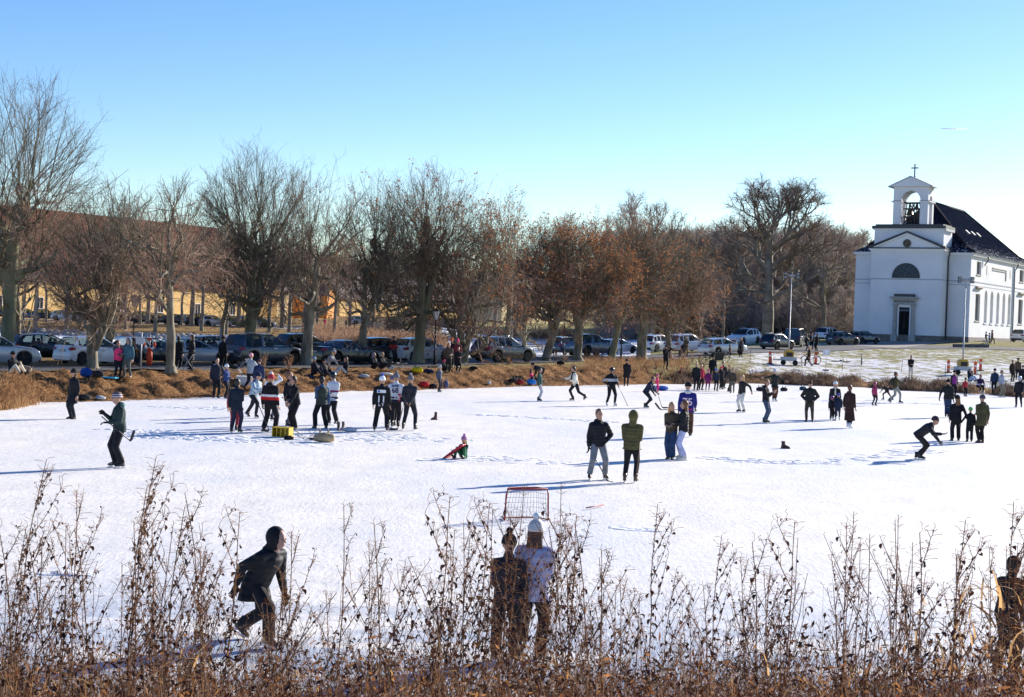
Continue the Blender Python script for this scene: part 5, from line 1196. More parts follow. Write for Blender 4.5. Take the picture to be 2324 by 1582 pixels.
w.loft([[(b_.x + x, b_.y + .2 * math.cos(t), .06 + .12 + .12 * math.sin(t)) for t in np.linspace(0, 6.28, 9)[:-1]] for x in (0, .9)]); tag(w.build('sled', mat('blue_plastic', (.03, .12, .5), .35)), 'bright blue sledge lying behind the pink toddler', 'sled')
P(1421, 876, 1.74, 175, 'person in black with a grey coat over the arm standing on the far shore', BK, BK, ('beanie', (.05, .02, .02)), coat=.3, legs='stand', arms=('down', 'front'), shoe=('boot', BK))
P(1510, 838, 1.76, 10, 'photographer in black raising a camera on the bank before the drooping lime', BK, BK, ('beanie', BK), arms=('phone', 'up'), legs='stand', shoe=('boot', BK))
P(1541, 856, 1.10, 60, 'child in dark red crouching among the brown grass on the bank', (.12, .02, .02), (.08, .02, .02), ('beanie', RD), sit='kneel', lean=30, shoe=('boot', BK))
# pair of hockey girls and others
i_ = P(1355, 1089, 1.74, 12, 'teenager in black down jacket and grey joggers, hand on hip, holding a hockey stick', BK, (.17, .175, .19), None, ((.14, .06, .025), 0), jm='puffer', legs='wide', arms=('down', 'hip'), glove=BK, shoe=('skate', (.06, .012, .012)), head=12, bulk=1.0, wide=.012, hood=BK)
stick(i_['h'][0], W(1381, 1096, i_['base'].y - .25), 'hockey stick of the teenager with hand on hip, blade on the ice', back=.12, toe=(.4, -1, 0))
i_ = P(1431, 1096, 1.74, 165, 'person in bulky olive hooded parka and black trousers leaning on a wooden stick', (.07, .062, .022), BK, ('hoodup', (.085, .075, .028)), jm='puffer', coat=.06, legs='relax', arms=('front', 'front'), glove=BR, shoe=('skate', BR), head=20, bulk=1.12)
stick(W(1452, 1004, i_['base'].y - .1), W(1444, 1083, i_['base'].y - .15), 'brown wooden stick in the hand of the person in the olive parka', mat('brown_stick', (.11, .05, .035), .5), blade=False, back=.05, cat='stick', name='wooden_stick')
P(1522, 1042, 1.68, -25, 'girl with long ginger-blond hair in dark brown jacket and wide blue jeans', (.05, .038, .025), (.022, .045, .10), None, ((.36, .18, .06), .30), legs='close', arms=('front', 'front'), wide=.035, shoe=('boot', BK), head=50)
P(1549, 1044, 1.71, -95, 'girl with long wavy brown hair in black down jacket and pale lilac joggers', BK, (.40, .42, .60), None, ((.12, .05, .02), .30), jm='puffer', legs='relax', arms=('front', 'front'), wide=.02, shoe=('skate', (.5, .47, .42)))
i_ = P(1558, 992, 1.90, 170, 'player in royal blue jersey number 75 and black beanie behind the two girls', (.015, .02, .17), BR, ('beanie', BK), coat=.08, legs='relax', arms=('stick', 'down'), hood=LG, bulk=1.18, wide=.03, head=60, glove=BK, jmat=stripes('royal_blue_jersey', (.015, .02, .17), [(.80, .86, (.45, .03, .08))]))
number(i_, '75', .34, mat('print_white_red', (.75, .55, .6), .7), .20, .165); number(i_, 'TUMBA', .1, RDM, -.035, .168)
stick(W(1530, 930, i_['base'].y), W(1497, 930, i_['base'].y - .1), 'hockey stick with black blade held level by the blue number 75 player', back=.2, toe=(-.6, 0, .75))
# crowd on the far shore
GC = 'skaters gathered in a cluster at the far shore'
P(1579, 886, 1.75, 10, 'blond man in black jacket at the left end of the shore cluster', BK, BK, None, (BLN, 0), legs='stand', shoe=('boot', BK), grp=GC)
P(1590, 885, 1.62, 20, 'person in black and bright red jacket in the shore cluster', (.40, .02, .05), BK, None, (BLN, .1), legs='stand', shoe=('boot', BK), grp=GC)
P(1606, 887, 1.30, 170, 'child in purple snowsuit and pink beanie in the shore cluster', PU, PU, ('beanie', (.55, .08, .25)), legs='relax', grp=GC)
P(1624, 888, 1.38, 15, 'child in black with bright blue beanie in the shore cluster', (.015, .02, .04), BK, ('beanie', (.04, .15, .5)), legs='relax', grp=GC)
P(1636, 884, 1.45, 20, 'child in black with glowing pink-red beanie in the shore cluster', BK, BK, ('beanie', (.7, .06, .10)), legs='relax', grp=GC)
P(1640, 882, 1.72, 15, 'dark-haired man standing behind the pink-red beanie child', BK, BK, None, (DKH, 0), legs='stand', grp=GC)
P(1616, 862, 1.78, 165, 'tall person all in black bending by the cargo bikes above the shore cluster', BK, BK, ('beanie', BK), coat=.2, lean=20, legs='stand', shoe=('boot', BK))
P(1654, 889, 1.62, 60, 'long-haired blond woman in dark coat near the right of the shore cluster', (.04, .035, .03), BK, None, (BLN, .2), coat=.1, legs='stand', grp=GC)
P(1662, 892, 1.50, -20, 'person in brown jacket and khaki trousers at the right end of the shore cluster', (.05, .04, .028), (.12, .11, .08), None, (BRH, 0), legs='stand', shoe=('boot', BK), grp=GC)
P(1683, 936, 1.74, -60, 'blond woman in black jacket and cream trousers looking down', (.02, .018, .018), (.60, .57, .50), None, (BLN, .25), legs='relax', nod=18, arms=('down', 'back'), wide=.015)
P(1736, 961, 1.80, 65, 'man in black jacket and slim blue jeans looking at his phone', BK, (.035, .055, .10), None, ((.2, .09, .04), 0), legs='close', arms=('phone', 'phone'), nod=15, lean=-3, hood=BK)
P(1757, 911, 1.74, 10, 'skater in black with pale blue beanie and both arms spread out', (.018, .02, .018), BR, ('beanie', (.45, .5, .6)), legs='close', arms=((-.46, -.02, -.10), (.44, 0, -.22)), coat=.12, tilt=-4, shoe=('skate', LG))
P(1836, 957, 1.78, -15, 'man in black padded jacket and brown trousers with hands on hips', (.012, .015, .013), (.05, .04, .025), ('cap', BR), (DKH, 0), jm='puffer', legs='relax', arms=('hip', 'hip'), shoe=('boot', BR))
P(1893, 952, 1.66, -25, 'woman with white beanie and long cream scarf behind two small children', BK, BK, ('beanie', WH), (BLN, .15), scarf=(.6, .55, .45), coat=.15, legs='stand', shoe=('skate', LG))
P(1887, 954, 1.05, 5, 'small child in black with purple-pink helmet held by the woman in white beanie', BK, BK, ('helmet', (.2, .04, .2)), legs='relax', shoe=('skate', LG))
P(1901, 955, 1.18, 175, 'small child in navy with blue cap beside the purple-helmet child', NV, NV, ('beanie', (.05, .08, .30)), legs='relax', shoe=('skate', LG))
P(1926, 972, 1.72, 140, 'woman in ankle-length dark brown coat and white skates seen from behind', (.035, .016, .014), BK, None, ((.09, .035, .02), 0), coat=.58, legs='close', arms=('down', 'down'), hood=(.04, .018, .016), shoe=('skate', (.75, .75, .75)))
P(1984, 921, 1.25, 120, 'girl in pink jacket and pink helmet with black trousers skating at right', (.30, .04, .10), BK, ('helmet', (.35, .04, .12)), legs='relax', arms=('down', 'down'))
P(2011, 908, 1.12, -80, 'child in black lunging forward beside the man with the backpack', BK, BK, None, (BRH, 0), lean=35, legs='push', arms=('low', 'back'))
i_ = P(2031, 915, 1.78, 90, 'man in olive jacket and light grey trousers with a rucksack skating right', (.05, .045, .02), (.22, .22, .21), None, (BRH, 0), legs='walk', arms=('fwd', 'back'))
w = MB(); w.ball(i_['sp'](.28, .19), .17, 10, 8, (.85, .6, 1.35)); w.build('rucksack', fab((.03, .03, .02)), i_['o'])
P(2066, 857, 1.76, 0, 'man in black jacket and cream trousers standing on the right bank looking at his hands', BK, (.55, .50, .42), None, (DKH, 0), legs='stand', arms=('front', 'front'), nod=20, shoe=('boot', BR))
P(2149, 948, 1.80, 150, 'man in black beanie, black jacket and blue jeans turned away at right', (.01, .014, .014), (.015, .03, .08), ('beanie', BK), legs='close', arms=('down', (.20, -.05, -.46)), glove=BK, coat=.04)
P(2164, 902, 1.70, 20, 'woman in black with violet lapel near the right bank', BK, BK, ('beanie', BK), vest=(.14, .02, .14), coat=.2, legs='stand')
P(2169, 1000, 1.72, 175, 'long-haired woman in black beanie holding the hand of a child in green hat', BK, BK, ('beanie', BK), (( .16, .07, .03), .2), coat=.08, legs='relax', arms=((-.20, -.02, -.48), 'down'), wide=.02, shoe=('boot', BK), head=20, tilt=0)
P(2200, 1002, 1.28, 170, 'child in bright green beanie and black snowsuit between two adults', BK, BK, ('beanie', (.12, .45, .12)), legs='stand', arms=('down', (.26, -.02, -.42)), shoe=('boot', BK), wide=.02)
P(2226, 1005, 1.78, -165, 'man in long olive parka and grey beanie standing right of the green-hatted child', (.055, .05, .022), (.012, .01, .01), ('beanie', (.05, .05, .07)), coat=.22, legs='close', arms=('down', 'front'), shoe=('boot', BR), hood=(.06, .055, .03), bulk=1.08)
P(2088, 1043, 1.70, 68, 'skater in dark clothes bent low with one arm thrust forward', (.018, .016, .02), (.02, .015, .015), ('beanie', (.05, .03, .04)), lean=50, legs='crouch', arms=('fwd', 'low'), glove=(.10, .10, .12), jm='puffer')
# right bank
P(2201, 866, 1.76, 30, 'man in navy sweater sitting on the right bank below the floodlight trailer', (.012, .014, .03), (.28, .36, .5), None, (DKH, 0), sit='ground', arms=('front', 'out'), shoe=('boot', BK))
P(2221, 892, 1.80, 10, 'hockey player in purple jersey sitting on the right bank lacing up', (.05, .02, .08), BK, None, (BRH, 0), sit='bench', lean=20, arms=('knee', 'knee'), jmat=stripes('purple_jersey', (.05, .02, .08), [(.55, .66, (.6, .5, .65))]), shoe=('skate', LG))
P(2272, 902, 1.78, 40, 'goalkeeper in grey sweater and padded shorts with white shin pads at right', (.26, .28, .33), (.16, .14, .10), None, (BRH, 0), legs='wide', arms=('down', 'front'), wide=.03, shoe=('skate', LG), bulk=1.1)
P(2297, 866, 1.70, 20, 'person in dark brown fur-collared coat at the right edge of the bank', (.03, .02, .015), BK, None, (BRH, 0), coat=.2, legs='stand', shoe=('boot', BK))
P(2309, 862, 1.75, 0, 'person in tan and black standing behind at the right edge of the bank', (.08, .05, .03), BK, ('beanie', BK), legs='stand', shoe=('boot', BK))
P(2312, 925, 1.78, -30, 'skater in black with white-blue helmet walking out at the right edge', BK, BK, ('helmet', (.45, .5, .6)), legs='walk', arms=('down', 'low'), jm='puffer')
P(2320, 880, 1.60, 0, 'child in black coat standing at the very right edge of the shore', BK, BK, ('beanie', BK), coat=.15, legs='stand')
P(2256, 893, 1.74, -30, 'person in dark blue jacket standing just left of the goalkeeper on the shore', (.02, .03, .07), BK, ('beanie', BK), legs='stand', shoe=('boot', BK))
P(2190, 900, 1.20, 20, 'child in red jacket at the right shore below the floodlight trailer', (.30, .02, .03), BK, ('beanie', BK), legs='relax')
# church path and car park
P(2237, 779, 1.42, 60, 'child with a school rucksack walking by the church pushing a pram', (.03, .015, .015), BK, ('beanie', BK), legs='relax', arms=('fwd', 'fwd'), shoe=('boot', BK))
P(2245, 780, 1.35, 90, 'child in blue and white jacket walking along the church wall', (.2, .25, .35), BK, None, (DKH, 0), legs='walk', shoe=('boot', BK))
P(2251, 780, 1.72, 80, 'woman in burgundy top and yellow-green skirt walking by the church', (.10, .02, .02), (.16, .17, .03), None, (DKH, .1), coat=.2, legs='walk', shoe=('boot', BK))
P(1742, 766, 1.75, 20, 'blond person seen over the roof of the black compact car', BK, BK, None, (BLN, 0), shoe=('boot', BK), legs='stand')
P(1760, 765, 1.72, 10, 'long-haired person behind the black compact car, middle of three', BK, BK, None, (BRH, .2), shoe=('boot', BK), legs='stand')
P(1777, 765, 1.80, 0, 'dark-haired person behind the black compact car, next to the light mast', (.03, .03, .04), BK, None, (DKH, 0), shoe=('boot', BK), legs='stand')
P(1829, 797, 1.72, 80, 'person in black beside the open black van, left of three', BK, BK, None, (DKH, 0), legs='stand', arms=('fwd', 'front'), shoe=('boot', BK))
P(1842, 796, 1.78, -20, 'person with white scarf and black coat beside the open van, middle of three', BK, BK, None, (DKH, 0), scarf=WH, legs='stand', arms=('front', 'front'), shoe=('boot', BK))
P(1853, 797, 1.84, -80, 'tall person in long black coat beside the open van, right of three', BK, BK, None, (DKH, 0), coat=.25, legs='relax', arms=('front', 'phone'), shoe=('boot', BK))
P(1835, 831, 1.76, -85, 'woman with long blond hair and brown coat walking left past the orange barrier', (.035, .018, .012), BK, None, ((.50, .30, .12), .28), coat=.32, legs='walk', arms=('front', 'down'), scarf=(.35, .3, .25), shoe=('boot', BK))
P(1556, 810, 1.80, 10, 'man in olive jacket standing beside the white estate car', (.07, .06, .04), (.11, .10, .07), None, ((.3, .2, .1), 0), legs='stand', arms=('front', 'front'), shoe=('boot', BR))
P(1681, 810, 1.72, 30, 'person in black walking in front of the silver estate car', (.02, .02, .035), BK, None, (BLN, 0), legs='walk', shoe=('boot', BK))
P(1656, 810, 1.10, 60, 'small child in dark red beside the rear of the silver estate car', (.08, .02, .02), BK, None, (BRH, .05), legs='relax', shoe=('boot', BK))
# distant walkers
P(1215, 757, 1.78, 90, 'walker in black on the snowy path, left of two beside a pram', BK, BK, None, (DKH, 0), legs='walk', shoe=('boot', BK))
P(1223, 757, 1.66, 90, 'walker in black pushing the pram on the snowy path', BK, BK, None, (DKH, 0), legs='walk', arms=('fwd', 'fwd'), shoe=('boot', BK))
P(1280, 755, 1.74, -60, 'lone walker in black on the grass before the pale yellow mansion', BK, BK, None, (DKH, 0), legs='walk', shoe=('boot', BK))
P(1433, 764, 1.74, 20, 'distant walker in bright red coat beside the stout mossy lime', (.45, .02, .03), BK, None, (DKH, 0), coat=.2, legs='walk', shoe=('boot', BK))
P(646, 738, 1.72, 20, 'distant person in black on the far road behind the people carrier', BK, BK, None, (DKH, 0), legs='walk', shoe=('boot', BK))
P(737, 741, 1.3, 20, 'distant child in bright pink on the far road', PK, PK, None, (DKH, 0), legs='stand', shoe=('boot', BK))
# ================================================================== CARS
def paint(name, c, met=.3, rough=.28): return mat('paint_' + name, c, rough, met, coat=.6)
PT = {'silver': paint('silver', (.52, .54, .57), .35), 'white': paint('white', (.72, .73, .75), 0), 'black': paint('black', (.008, .009, .011), .1), 'grey': paint('grey', (.06, .065, .075), .5),
      'navy': paint('navy', (.012, .02, .045), .3), 'darkgrey': paint('dark_grey', (.03, .032, .038), .4), 'blue': paint('blue', (.03, .06, .14), .4), 'lightgrey': paint('light_grey', (.34, .36, .38), .3), 'darkred': paint('dark_red', (.12, .012, .012), .3)}
RUB = mat('tyre_rubber', (.012, .012, .013), .85); RIM = mat('alloy_rim', (.50, .51, .53), .4, .15); RIMD = mat('dark_rim', (.10, .10, .11), .4, .5)
BLKP = mat('black_plastic', (.018, .018, .02), .6); REDL = mat('tail_lamp_red', (.30, .008, .01), .2, coat=.5); WL_ = mat('head_lamp', (.55, .58, .62), .12, coat=.8); CHR = mat('chrome_trim', (.5, .52, .55), .2, .9); SEATM = mat('seat_fabric', (.02, .02, .022), .8)
def glass_mat():
    m, N, L, b = nodes_of('car_glass'); b.inputs['Base Color'].default_value = (.01, .014, .018, 1); b.inputs['Roughness'].default_value = .03
    t = N.new('ShaderNodeBsdfTransparent'); t.inputs[0].default_value = (.60, .72, .72, 1); mx = N.new('ShaderNodeMixShader'); mx.inputs[0].default_value = .36
    o_ = [n for n in N if n.type == 'OUTPUT_MATERIAL'][0]; L.new(t.outputs[0], mx.inputs[1]); L.new(b.outputs[0], mx.inputs[2]); L.new(mx.outputs[0], o_.inputs[0]); return m
CG = glass_mat(); CGD = mat('tinted_glass', (.008, .01, .013), .05, coat=.5)
# side profiles: belt/bonnet line (x fraction rear->front, z) and roof line; heights in metres for the given car
SHAPES = {
 'suv': dict(L=4.55, W=1.86, H=1.66, wr=.36, gc=.22, wb=(.19, .80), belt=[(0, .62), (.012, .86), (.035, 1.06), (.30, 1.05), (.66, 1.02), (.735, 1.04), (.93, .93), (.975, .80), (1, .55)], rb=.045, rt=.13, rf=.50, wf=.715, sag=.03),
 'hatch': dict(L=4.05, W=1.74, H=1.48, wr=.31, gc=.17, wb=(.18, .81), belt=[(0, .52), (.012, .72), (.03, .96), (.30, .95), (.66, .91), (.75, .93), (.93, .76), (.98, .62), (1, .42)], rb=.04, rt=.13, rf=.50, wf=.745, sag=.04),
 'estate': dict(L=4.65, W=1.82, H=1.49, wr=.33, gc=.17, wb=(.21, .80), belt=[(0, .52), (.012, .75), (.03, .97), (.30, .96), (.62, .92), (.70, .94), (.92, .80), (.98, .66), (1, .44)], rb=.035, rt=.12, rf=.46, wf=.69, sag=.05),
 'saloon': dict(L=4.9, W=1.88, H=1.47, wr=.34, gc=.16, wb=(.21, .80), belt=[(0, .55), (.01, .80), (.03, 1.0), (.14, 1.02), (.30, .98), (.62, .93), (.70, .95), (.92, .80), (.98, .66), (1, .44)], rb=.15, rt=.33, rf=.50, wf=.69, sag=.05),
 'mpv': dict(L=4.75, W=1.9, H=1.72, wr=.34, gc=.18, wb=(.19, .82), belt=[(0, .58), (.01, .82), (.025, 1.05), (.30, 1.03), (.64, 1.0), (.78, 1.04), (.94, .90), (.985, .72), (1, .46)], rb=.035, rt=.09, rf=.50, wf=.77, sag=.03),
 'van': dict(L=4.9, W=1.92, H=1.92, wr=.35, gc=.2, wb=(.19, .82), belt=[(0, .6), (.008, .9), (.02, 1.15), (.30, 1.14), (.66, 1.10), (.80, 1.14), (.95, .98), (.99, .75), (1, .5)], rb=.025, rt=.05, rf=.55, wf=.79, sag=.01),
 'boxy': dict(L=4.6, W=1.9, H=1.80, wr=.37, gc=.26, wb=(.19, .81), belt=[(0, .66), (.01, .95), (.02, 1.16), (.30, 1.15), (.64, 1.12), (.70, 1.14), (.95, 1.06), (.985, .90), (1, .55)], rb=.03, rt=.065, rf=.50, wf=.685, sag=.01)}
def make_car(kind, pm, rim=RIM, tail_open=False, lod=1.0, sc=1.0):
    S = SHAPES[kind]; L_, W_, H_, wr, gc = S['L'], S['W'] / 2, S['H'], S['wr'], S['gc']
    bx = [p[0] for p in S['belt']]; bz = [p[1] for p in S['belt']]
    root = bpy.data.objects.new('car', None); COL.objects.link(root); root.empty_display_size = .3
    def X(f): return (f - .5) * L_
    whs = [X(S['wb'][0]), X(S['wb'][1])]; ar = wr + .055
    fs = set(np.linspace(0, 1, 46).tolist()) | set(bx) | {S['rb'], S['rt'], S['rf'], S['wf']}
    for wx in whs:
        for a in np.linspace(0, 180, 13): fs.add((wx + ar * math.cos(R(a))) / L_ + .5)
    fs = sorted(f for f in fs if 0 <= f <= 1); cols_ = []
    for f in fs:
        x = X(f); zb_ = gc + (.06 if f < .03 or f > .97 else 0)
        for wx in whs:
            if abs(x - wx) < ar: zb_ = max(zb_, wr + math.sqrt(max(0, ar * ar - (x - wx) ** 2)))
        zt = float(np.interp(f, bx, bz)); e = max(0, abs(f - .5) - .34) / .16; w = W_ * (1 - .13 * e * e); zt = max(zt, zb_ + .05)
        h = zt - zb_; q = min(1, h / .5)
        cols_.append([(x, 0, zb_ - .0), (x, w * .90, zb_), (x, w * .985, zb_ + h * .22), (x, w, zb_ + h * .5), (x, w * .985, zb_ + h * .80), (x, w * .955, zt - .035 * q), (x, w * .89, zt), (x, w * .55, zt + .022), (x, 0, zt + .03)])
    mb = MB(); nr = len(cols_[0])
    for sg in (1, -1):
        V = [(p[0], p[1] * sg, p[2]) for c in cols_ for p in c]; F_ = []
        for i in range(len(cols_) - 1):
            for j in range(nr - 1):
                a, b, c, d = i * nr + j, (i + 1) * nr + j, (i + 1) * nr + j + 1, i * nr + j + 1
                F_.append((a, b, c, d) if sg > 0 else (d, c, b, a))
        F_ += [tuple(range(nr))[::-1] if sg < 0 else tuple(range(nr)), tuple((len(cols_) - 1) * nr + j for j in range(nr))]
        mb.add(V, F_)
    mb.build('body', pm, root, auto=38)
    # greenhouse
    def roofz(f):
        zr = H_
        if f < S['rt']: t = (f - S['rb']) / (S['rt'] - S['rb']); z0 = float(np.interp(S['rb'], bx, bz)); return z0 + (zr - .05 - S['sag'] - z0) * max(0, t) ** .8
        if f > S['rf']: t = (f - S['rf']) / (S['wf'] - S['rf']); z0 = float(np.interp(S['wf'], bx, bz)); return zr - .02 - (zr - .02 - z0) * min(1, t) ** 1.25
        u = (f - S['rt']) / (S['rf'] - S['rt']); return zr - .05 - S['sag'] * (1 - u) + .05 * math.sin(math.pi * min(1, u * .9 + .1)) * .9 + (.03 * u)
    gf = sorted(set([S['rb'], S['rt'], S['rf'], S['wf']]) | set(np.linspace(S['rb'], S['wf'], 26).tolist())); G = []
    for f in gf:
        zb_ = float(np.interp(f, bx, bz)) - .01; zr = max(roofz(f), zb_ + .012); h = zr - zb_; w0 = W_ * .90; ti = .17 * min(1, h / .45)
        G.append([(X(f), w0, zb_), (X(f), w0 - ti * .85 * W_ * .9, zr - .085 * min(1, h / .3)), (X(f), w0 - ti * W_ * 1.05, zr - .02 * min(1, h / .3)), (X(f), w0 * .45, zr + .006), (X(f), 0, zr + .012)])
    parts_ = {'roof': MB(), 'window': [MB(), MB()], 'rear_window': MB(), 'windscreen': MB(), 'pillar': [MB(), MB()]}
    pil = [S['rt'] + .0, (S['rt'] + (S['rf'] - S['rt']) * .22), S['rt'] + (S['rf'] - S['rt']) * .62]
    wins = []
    for sg in (1, -1):
        for i in range(len(gf) - 1):
            fm_ = (gf[i] + gf[i + 1]) / 2
            for j in range(4):
                q = [G[i][j], G[i + 1][j], G[i + 1][j + 1], G[i][j + 1]]; q = [(p[0], p[1] * sg, p[2]) for p in q]
                if sg < 0: q = q[::-1]
                if j == 0:
                    if fm_ < S['rt'] - .004 or fm_ > S['wf'] - .035: tgt = parts_['pillar'][0 if sg > 0 else 1]
                    elif any(abs(fm_ - p_) < .009 for p_ in pil[1:]): tgt = parts_['pillar'][0 if sg > 0 else 1]
                    else: tgt = parts_['window'][0 if sg > 0 else 1]
                elif j == 1: tgt = parts_['pillar'][0 if sg > 0 else 1]
                else: tgt = parts_['rear_window'] if fm_ < S['rt'] else parts_['windscreen'] if fm_ > S['rf'] + .01 else parts_['roof']
                tgt.add(q, [(0, 1, 2, 3)])
    parts_['roof'].build('roof', pm, root, auto=30); [q_.build('window_pillars', pm, root, auto=30) for q_ in parts_['pillar']]
    for w_ in parts_['window']: w_.build('side_window', CG, root)
    if not tail_open: parts_['rear_window'].build('rear_window', CGD if kind in ('suv', 'van', 'mpv') else CG, root)
    parts_['windscreen'].build('windscreen', CG, root)
    # underbody, interior
    w = MB(); w.box(X(.02), X(.98), -W_ * .86, W_ * .86, gc + .02, .62); w.build('underbody', BLKP, root, smooth=False)
    w = MB()
    for fx in (.32, .52):
        for sy in (-.42, .42): w.box(X(fx) - .08, X(fx) + .08, sy - .22, sy + .22, .6, 1.12 * H_ / 1.5 - .05); w.box(X(fx) - .06, X(fx) + .06, sy - .1, sy + .1, 1.1 * H_ / 1.5 - .02, 1.24 * H_ / 1.5)
    w.build('seats', SEATM, root, smooth=False)
    # wheels
    for wx in whs:
        for sg in (1, -1):
            w = MB(); y0_, y1_ = sg * (W_ - .235), sg * (W_ - .015)
            w.tube([(wx, y0_, wr), (wx, y0_ + sg * .03, wr), (wx, y1_ - sg * .03, wr), (wx, y1_, wr), (wx, y1_ + sg * .002, wr), (wx, y1_ - sg * .04, wr)], [wr * .9, wr, wr, wr * .93, wr * .68, wr * .66], 24)
            wh = w.build('wheel', RUB, root, auto=40)
            w = MB()
            for k in range(5):
                M_ = Matrix.Translation((wx, y1_ - sg * .02, wr)) @ Matrix.Rotation(R(72 * k), 4, 'Y'); w.box(-.05, .05, -.012, .012, .02, wr * .66, M_)
            w.torus((wx, y1_ - sg * .02, wr), wr * .64, .018, 'y', 24, 5); w.tube([(wx, y1_ - .02 * sg - .012, wr), (wx, y1_ - .02 * sg + .012, wr)], .06, 10); w.build('rim', rim, wh, smooth=False)
    zt = float(np.interp(.03, bx, bz))
    for sg in (1, -1):
        w = MB(); y = sg * W_
        w.add([(X(.001) - .006, y * .62, zt - .22), (X(.0) - .008, y * .86, zt - .24), (X(.06), y * .985 + sg * .012, zt - .20), (X(.06), y * .96 + sg * .012, zt - .07), (X(.012), y * .84, zt - .06), (X(.012) - .012, y * .62, zt - .09)], [(0, 1, 4, 5), (1, 2, 3, 4)] if sg > 0 else [(5, 4, 1, 0), (4, 3, 2, 1)])
        w.build('tail_light', REDL, root, smooth=False)
        zh = float(np.interp(.965, bx, bz)); w = MB()
        w.add([(X(.995), y * .55, zh - .14), (X(.99), y * .84, zh - .15), (X(.93), y * .97 + sg * .012, zh - .05), (X(.92), y * .94 + sg * .012, zh + .03), (X(.965), y * .80, zh + .012), (X(.98), y * .55, zh - .02)], [(5, 4, 1, 0), (4, 3, 2, 1)] if sg > 0 else [(0, 1, 4, 5), (1, 2, 3, 4)])
        w.build('headlight', WL_, root, smooth=False)
        w = MB(); w.ball((X(S['wf'] - .045), sg * (W_ + .09), float(np.interp(S['wf'], bx, bz)) + .06), .1, 8, 6, (.7, 1.1, .75)); w.build('wing_mirror', pm, root)
        w = MB(); w.box(X(.49), X(.535), sg * (W_ + .001), sg * (W_ + .02), .86 * zt, .86 * zt + .025) if sg > 0 else w.box(X(.49), X(.535), -(W_ + .02), -(W_ + .001), .86 * zt, .86 * zt + .025); w.build('door_handle', CHR, root, smooth=False)
    w = MB(); w.box(X(0) - .03, X(.03), -W_ * .80, W_ * .80, gc + .06, gc + .28); w.build('rear_bumper', BLKP if kind in ('suv', 'boxy') else pm, root, smooth=False)
    w = MB(); w.box(X(.985), X(1) + .02, -W_ * .55, W_ * .55, gc + .10, gc + .32); w.build('grille', BLKP, root, smooth=False)
    w = MB(); w.box(X(0) - .022, X(0) - .004, -.26, .26, .66, .77); w.build('number_plate', mat('plate_white', (.6, .6, .6), .5), root, smooth=False)
    if kind in ('suv', 'estate', 'mpv'):
        for sg in (1, -1): w = MB(); w.tube([(X(S['rt'] + .03), sg * W_ * .66, H_ - .0), (X(S['rt'] + .06), sg * W_ * .66, H_ + .05), (X(S['rf'] - .05), sg * W_ * .66, H_ + .05), (X(S['rf'] - .02), sg * W_ * .66, H_ + .01)], .014, 6); w.build('roof_rail', CHR, root)
    if tail_open:
        w = MB(); hx, hz = X(S['rt']), H_ - .03; M_ = Matrix.Translation((hx, 0, hz)) @ Matrix.Rotation(R(-12), 4, 'Y')
        w.loft([[tuple(M_ @ Vector((-1.15 * u, y, -.10 * (1 - abs(y)) * u + .06 * u * u * 2 - (.22 if u > .9 else 0)))) for y in (-.72, -.4, 0, .4, .72)] for u in (0, .3, .6, .9, 1.0)] , cap=False, closed=False); w.build('tailgate', PT['black'], root)
    root.scale = (sc, sc, sc)
    return root
index_needed = True
CARP = {}
def car(px, py, hd, kind, color, lab, rim=RIM, tail=False, grp='cars parked along the road behind the lime trees', sc=1.0, pos=None):
    base = pos if pos is not None else hit(px, py)
    key = (kind, color, rim.name, tail)
    if key not in CARP:
        o = make_car(kind, PT[color], rim, tail); CARP[key] = o
        KIDS[o.name] = [c for c in o.children]
        for c in o.children: KIDS[c.name] = list(c.children)
    else: o = copy_tree(CARP[key])
    o.location = base + Vector((0, 0, .06)); a = R(90 - hd)
    # lie on the slope of the ground
    d = Vector((math.sin(R(hd)), math.cos(R(hd)))); z1 = Hxy(base.x + d.x * 1.5, base.y + d.y * 1.5); z0 = Hxy(base.x - d.x * 1.5, base.y - d.y * 1.5)
    o.rotation_euler = (0, -math.atan2(z1 - z0, 3), a); o.scale = (sc, sc, sc)
    return tag(o, lab, 'car', grp)
car(-14, 831, 60, 'suv', 'silver', 'silver car cut by the left frame edge with a five-spoke wheel in the sun', sc=.95)
car(114, 820, 56, 'estate', 'black', 'black estate car between the silver car and the white hatchback')
car(212, 829, 38, 'hatch', 'white', 'white hatchback with dark rear window behind the twin-stemmed lime', sc=1.02)
car(345, 827, 50, 'estate', 'darkgrey', 'dark estate car with raised black tailgate behind the life ring', tail=True)
car(442, 828, 66, 'estate', 'lightgrey', 'light grey car behind the two women in black at the folding table')
car(490, 815, 50, 'hatch', 'navy', 'dark blue car mostly hidden behind the pole with the small sign')
car(597, 829, 40, 'mpv', 'grey', 'large grey people carrier behind the three-stemmed lime', sc=1.04)
car(692, 814, 48, 'suv', 'black', 'black car between the people carrier and the black saloon')
car(785, 827, 46, 'saloon', 'black', 'glossy black saloon behind the picnickers')
car(868, 819, 46, 'hatch', 'darkgrey', 'dark grey hatchback behind the man with the red jacket panel', sc=1.05)
car(957, 821, 46, 'hatch', 'white', 'white hatchback left of the black lamp post, facing right', sc=1.08)
car(1142, 823, 44, 'suv', 'grey', 'dark grey four-wheel drive with sunlit side beside the bench', sc=1.05)
car(1283, 806, 34, 'boxy', 'navy', 'dark blue boxy off-roader with pale roof behind the person with the white bag')
car(1342, 810, 46, 'boxy', 'blue', 'dark blue four-wheel drive behind the Y-shaped russet lime', sc=1.02)
car(1402, 804, 50, 'hatch', 'silver', 'silver hatchback between the lamp post and the stout mossy lime')
car(1493, 799, 40, 'suv', 'white', 'white sport utility car, left of the two behind the last lime')
car(1560, 801, 50, 'suv', 'white', 'white sport utility car behind the man in olive, right of its twin', sc=1.04)
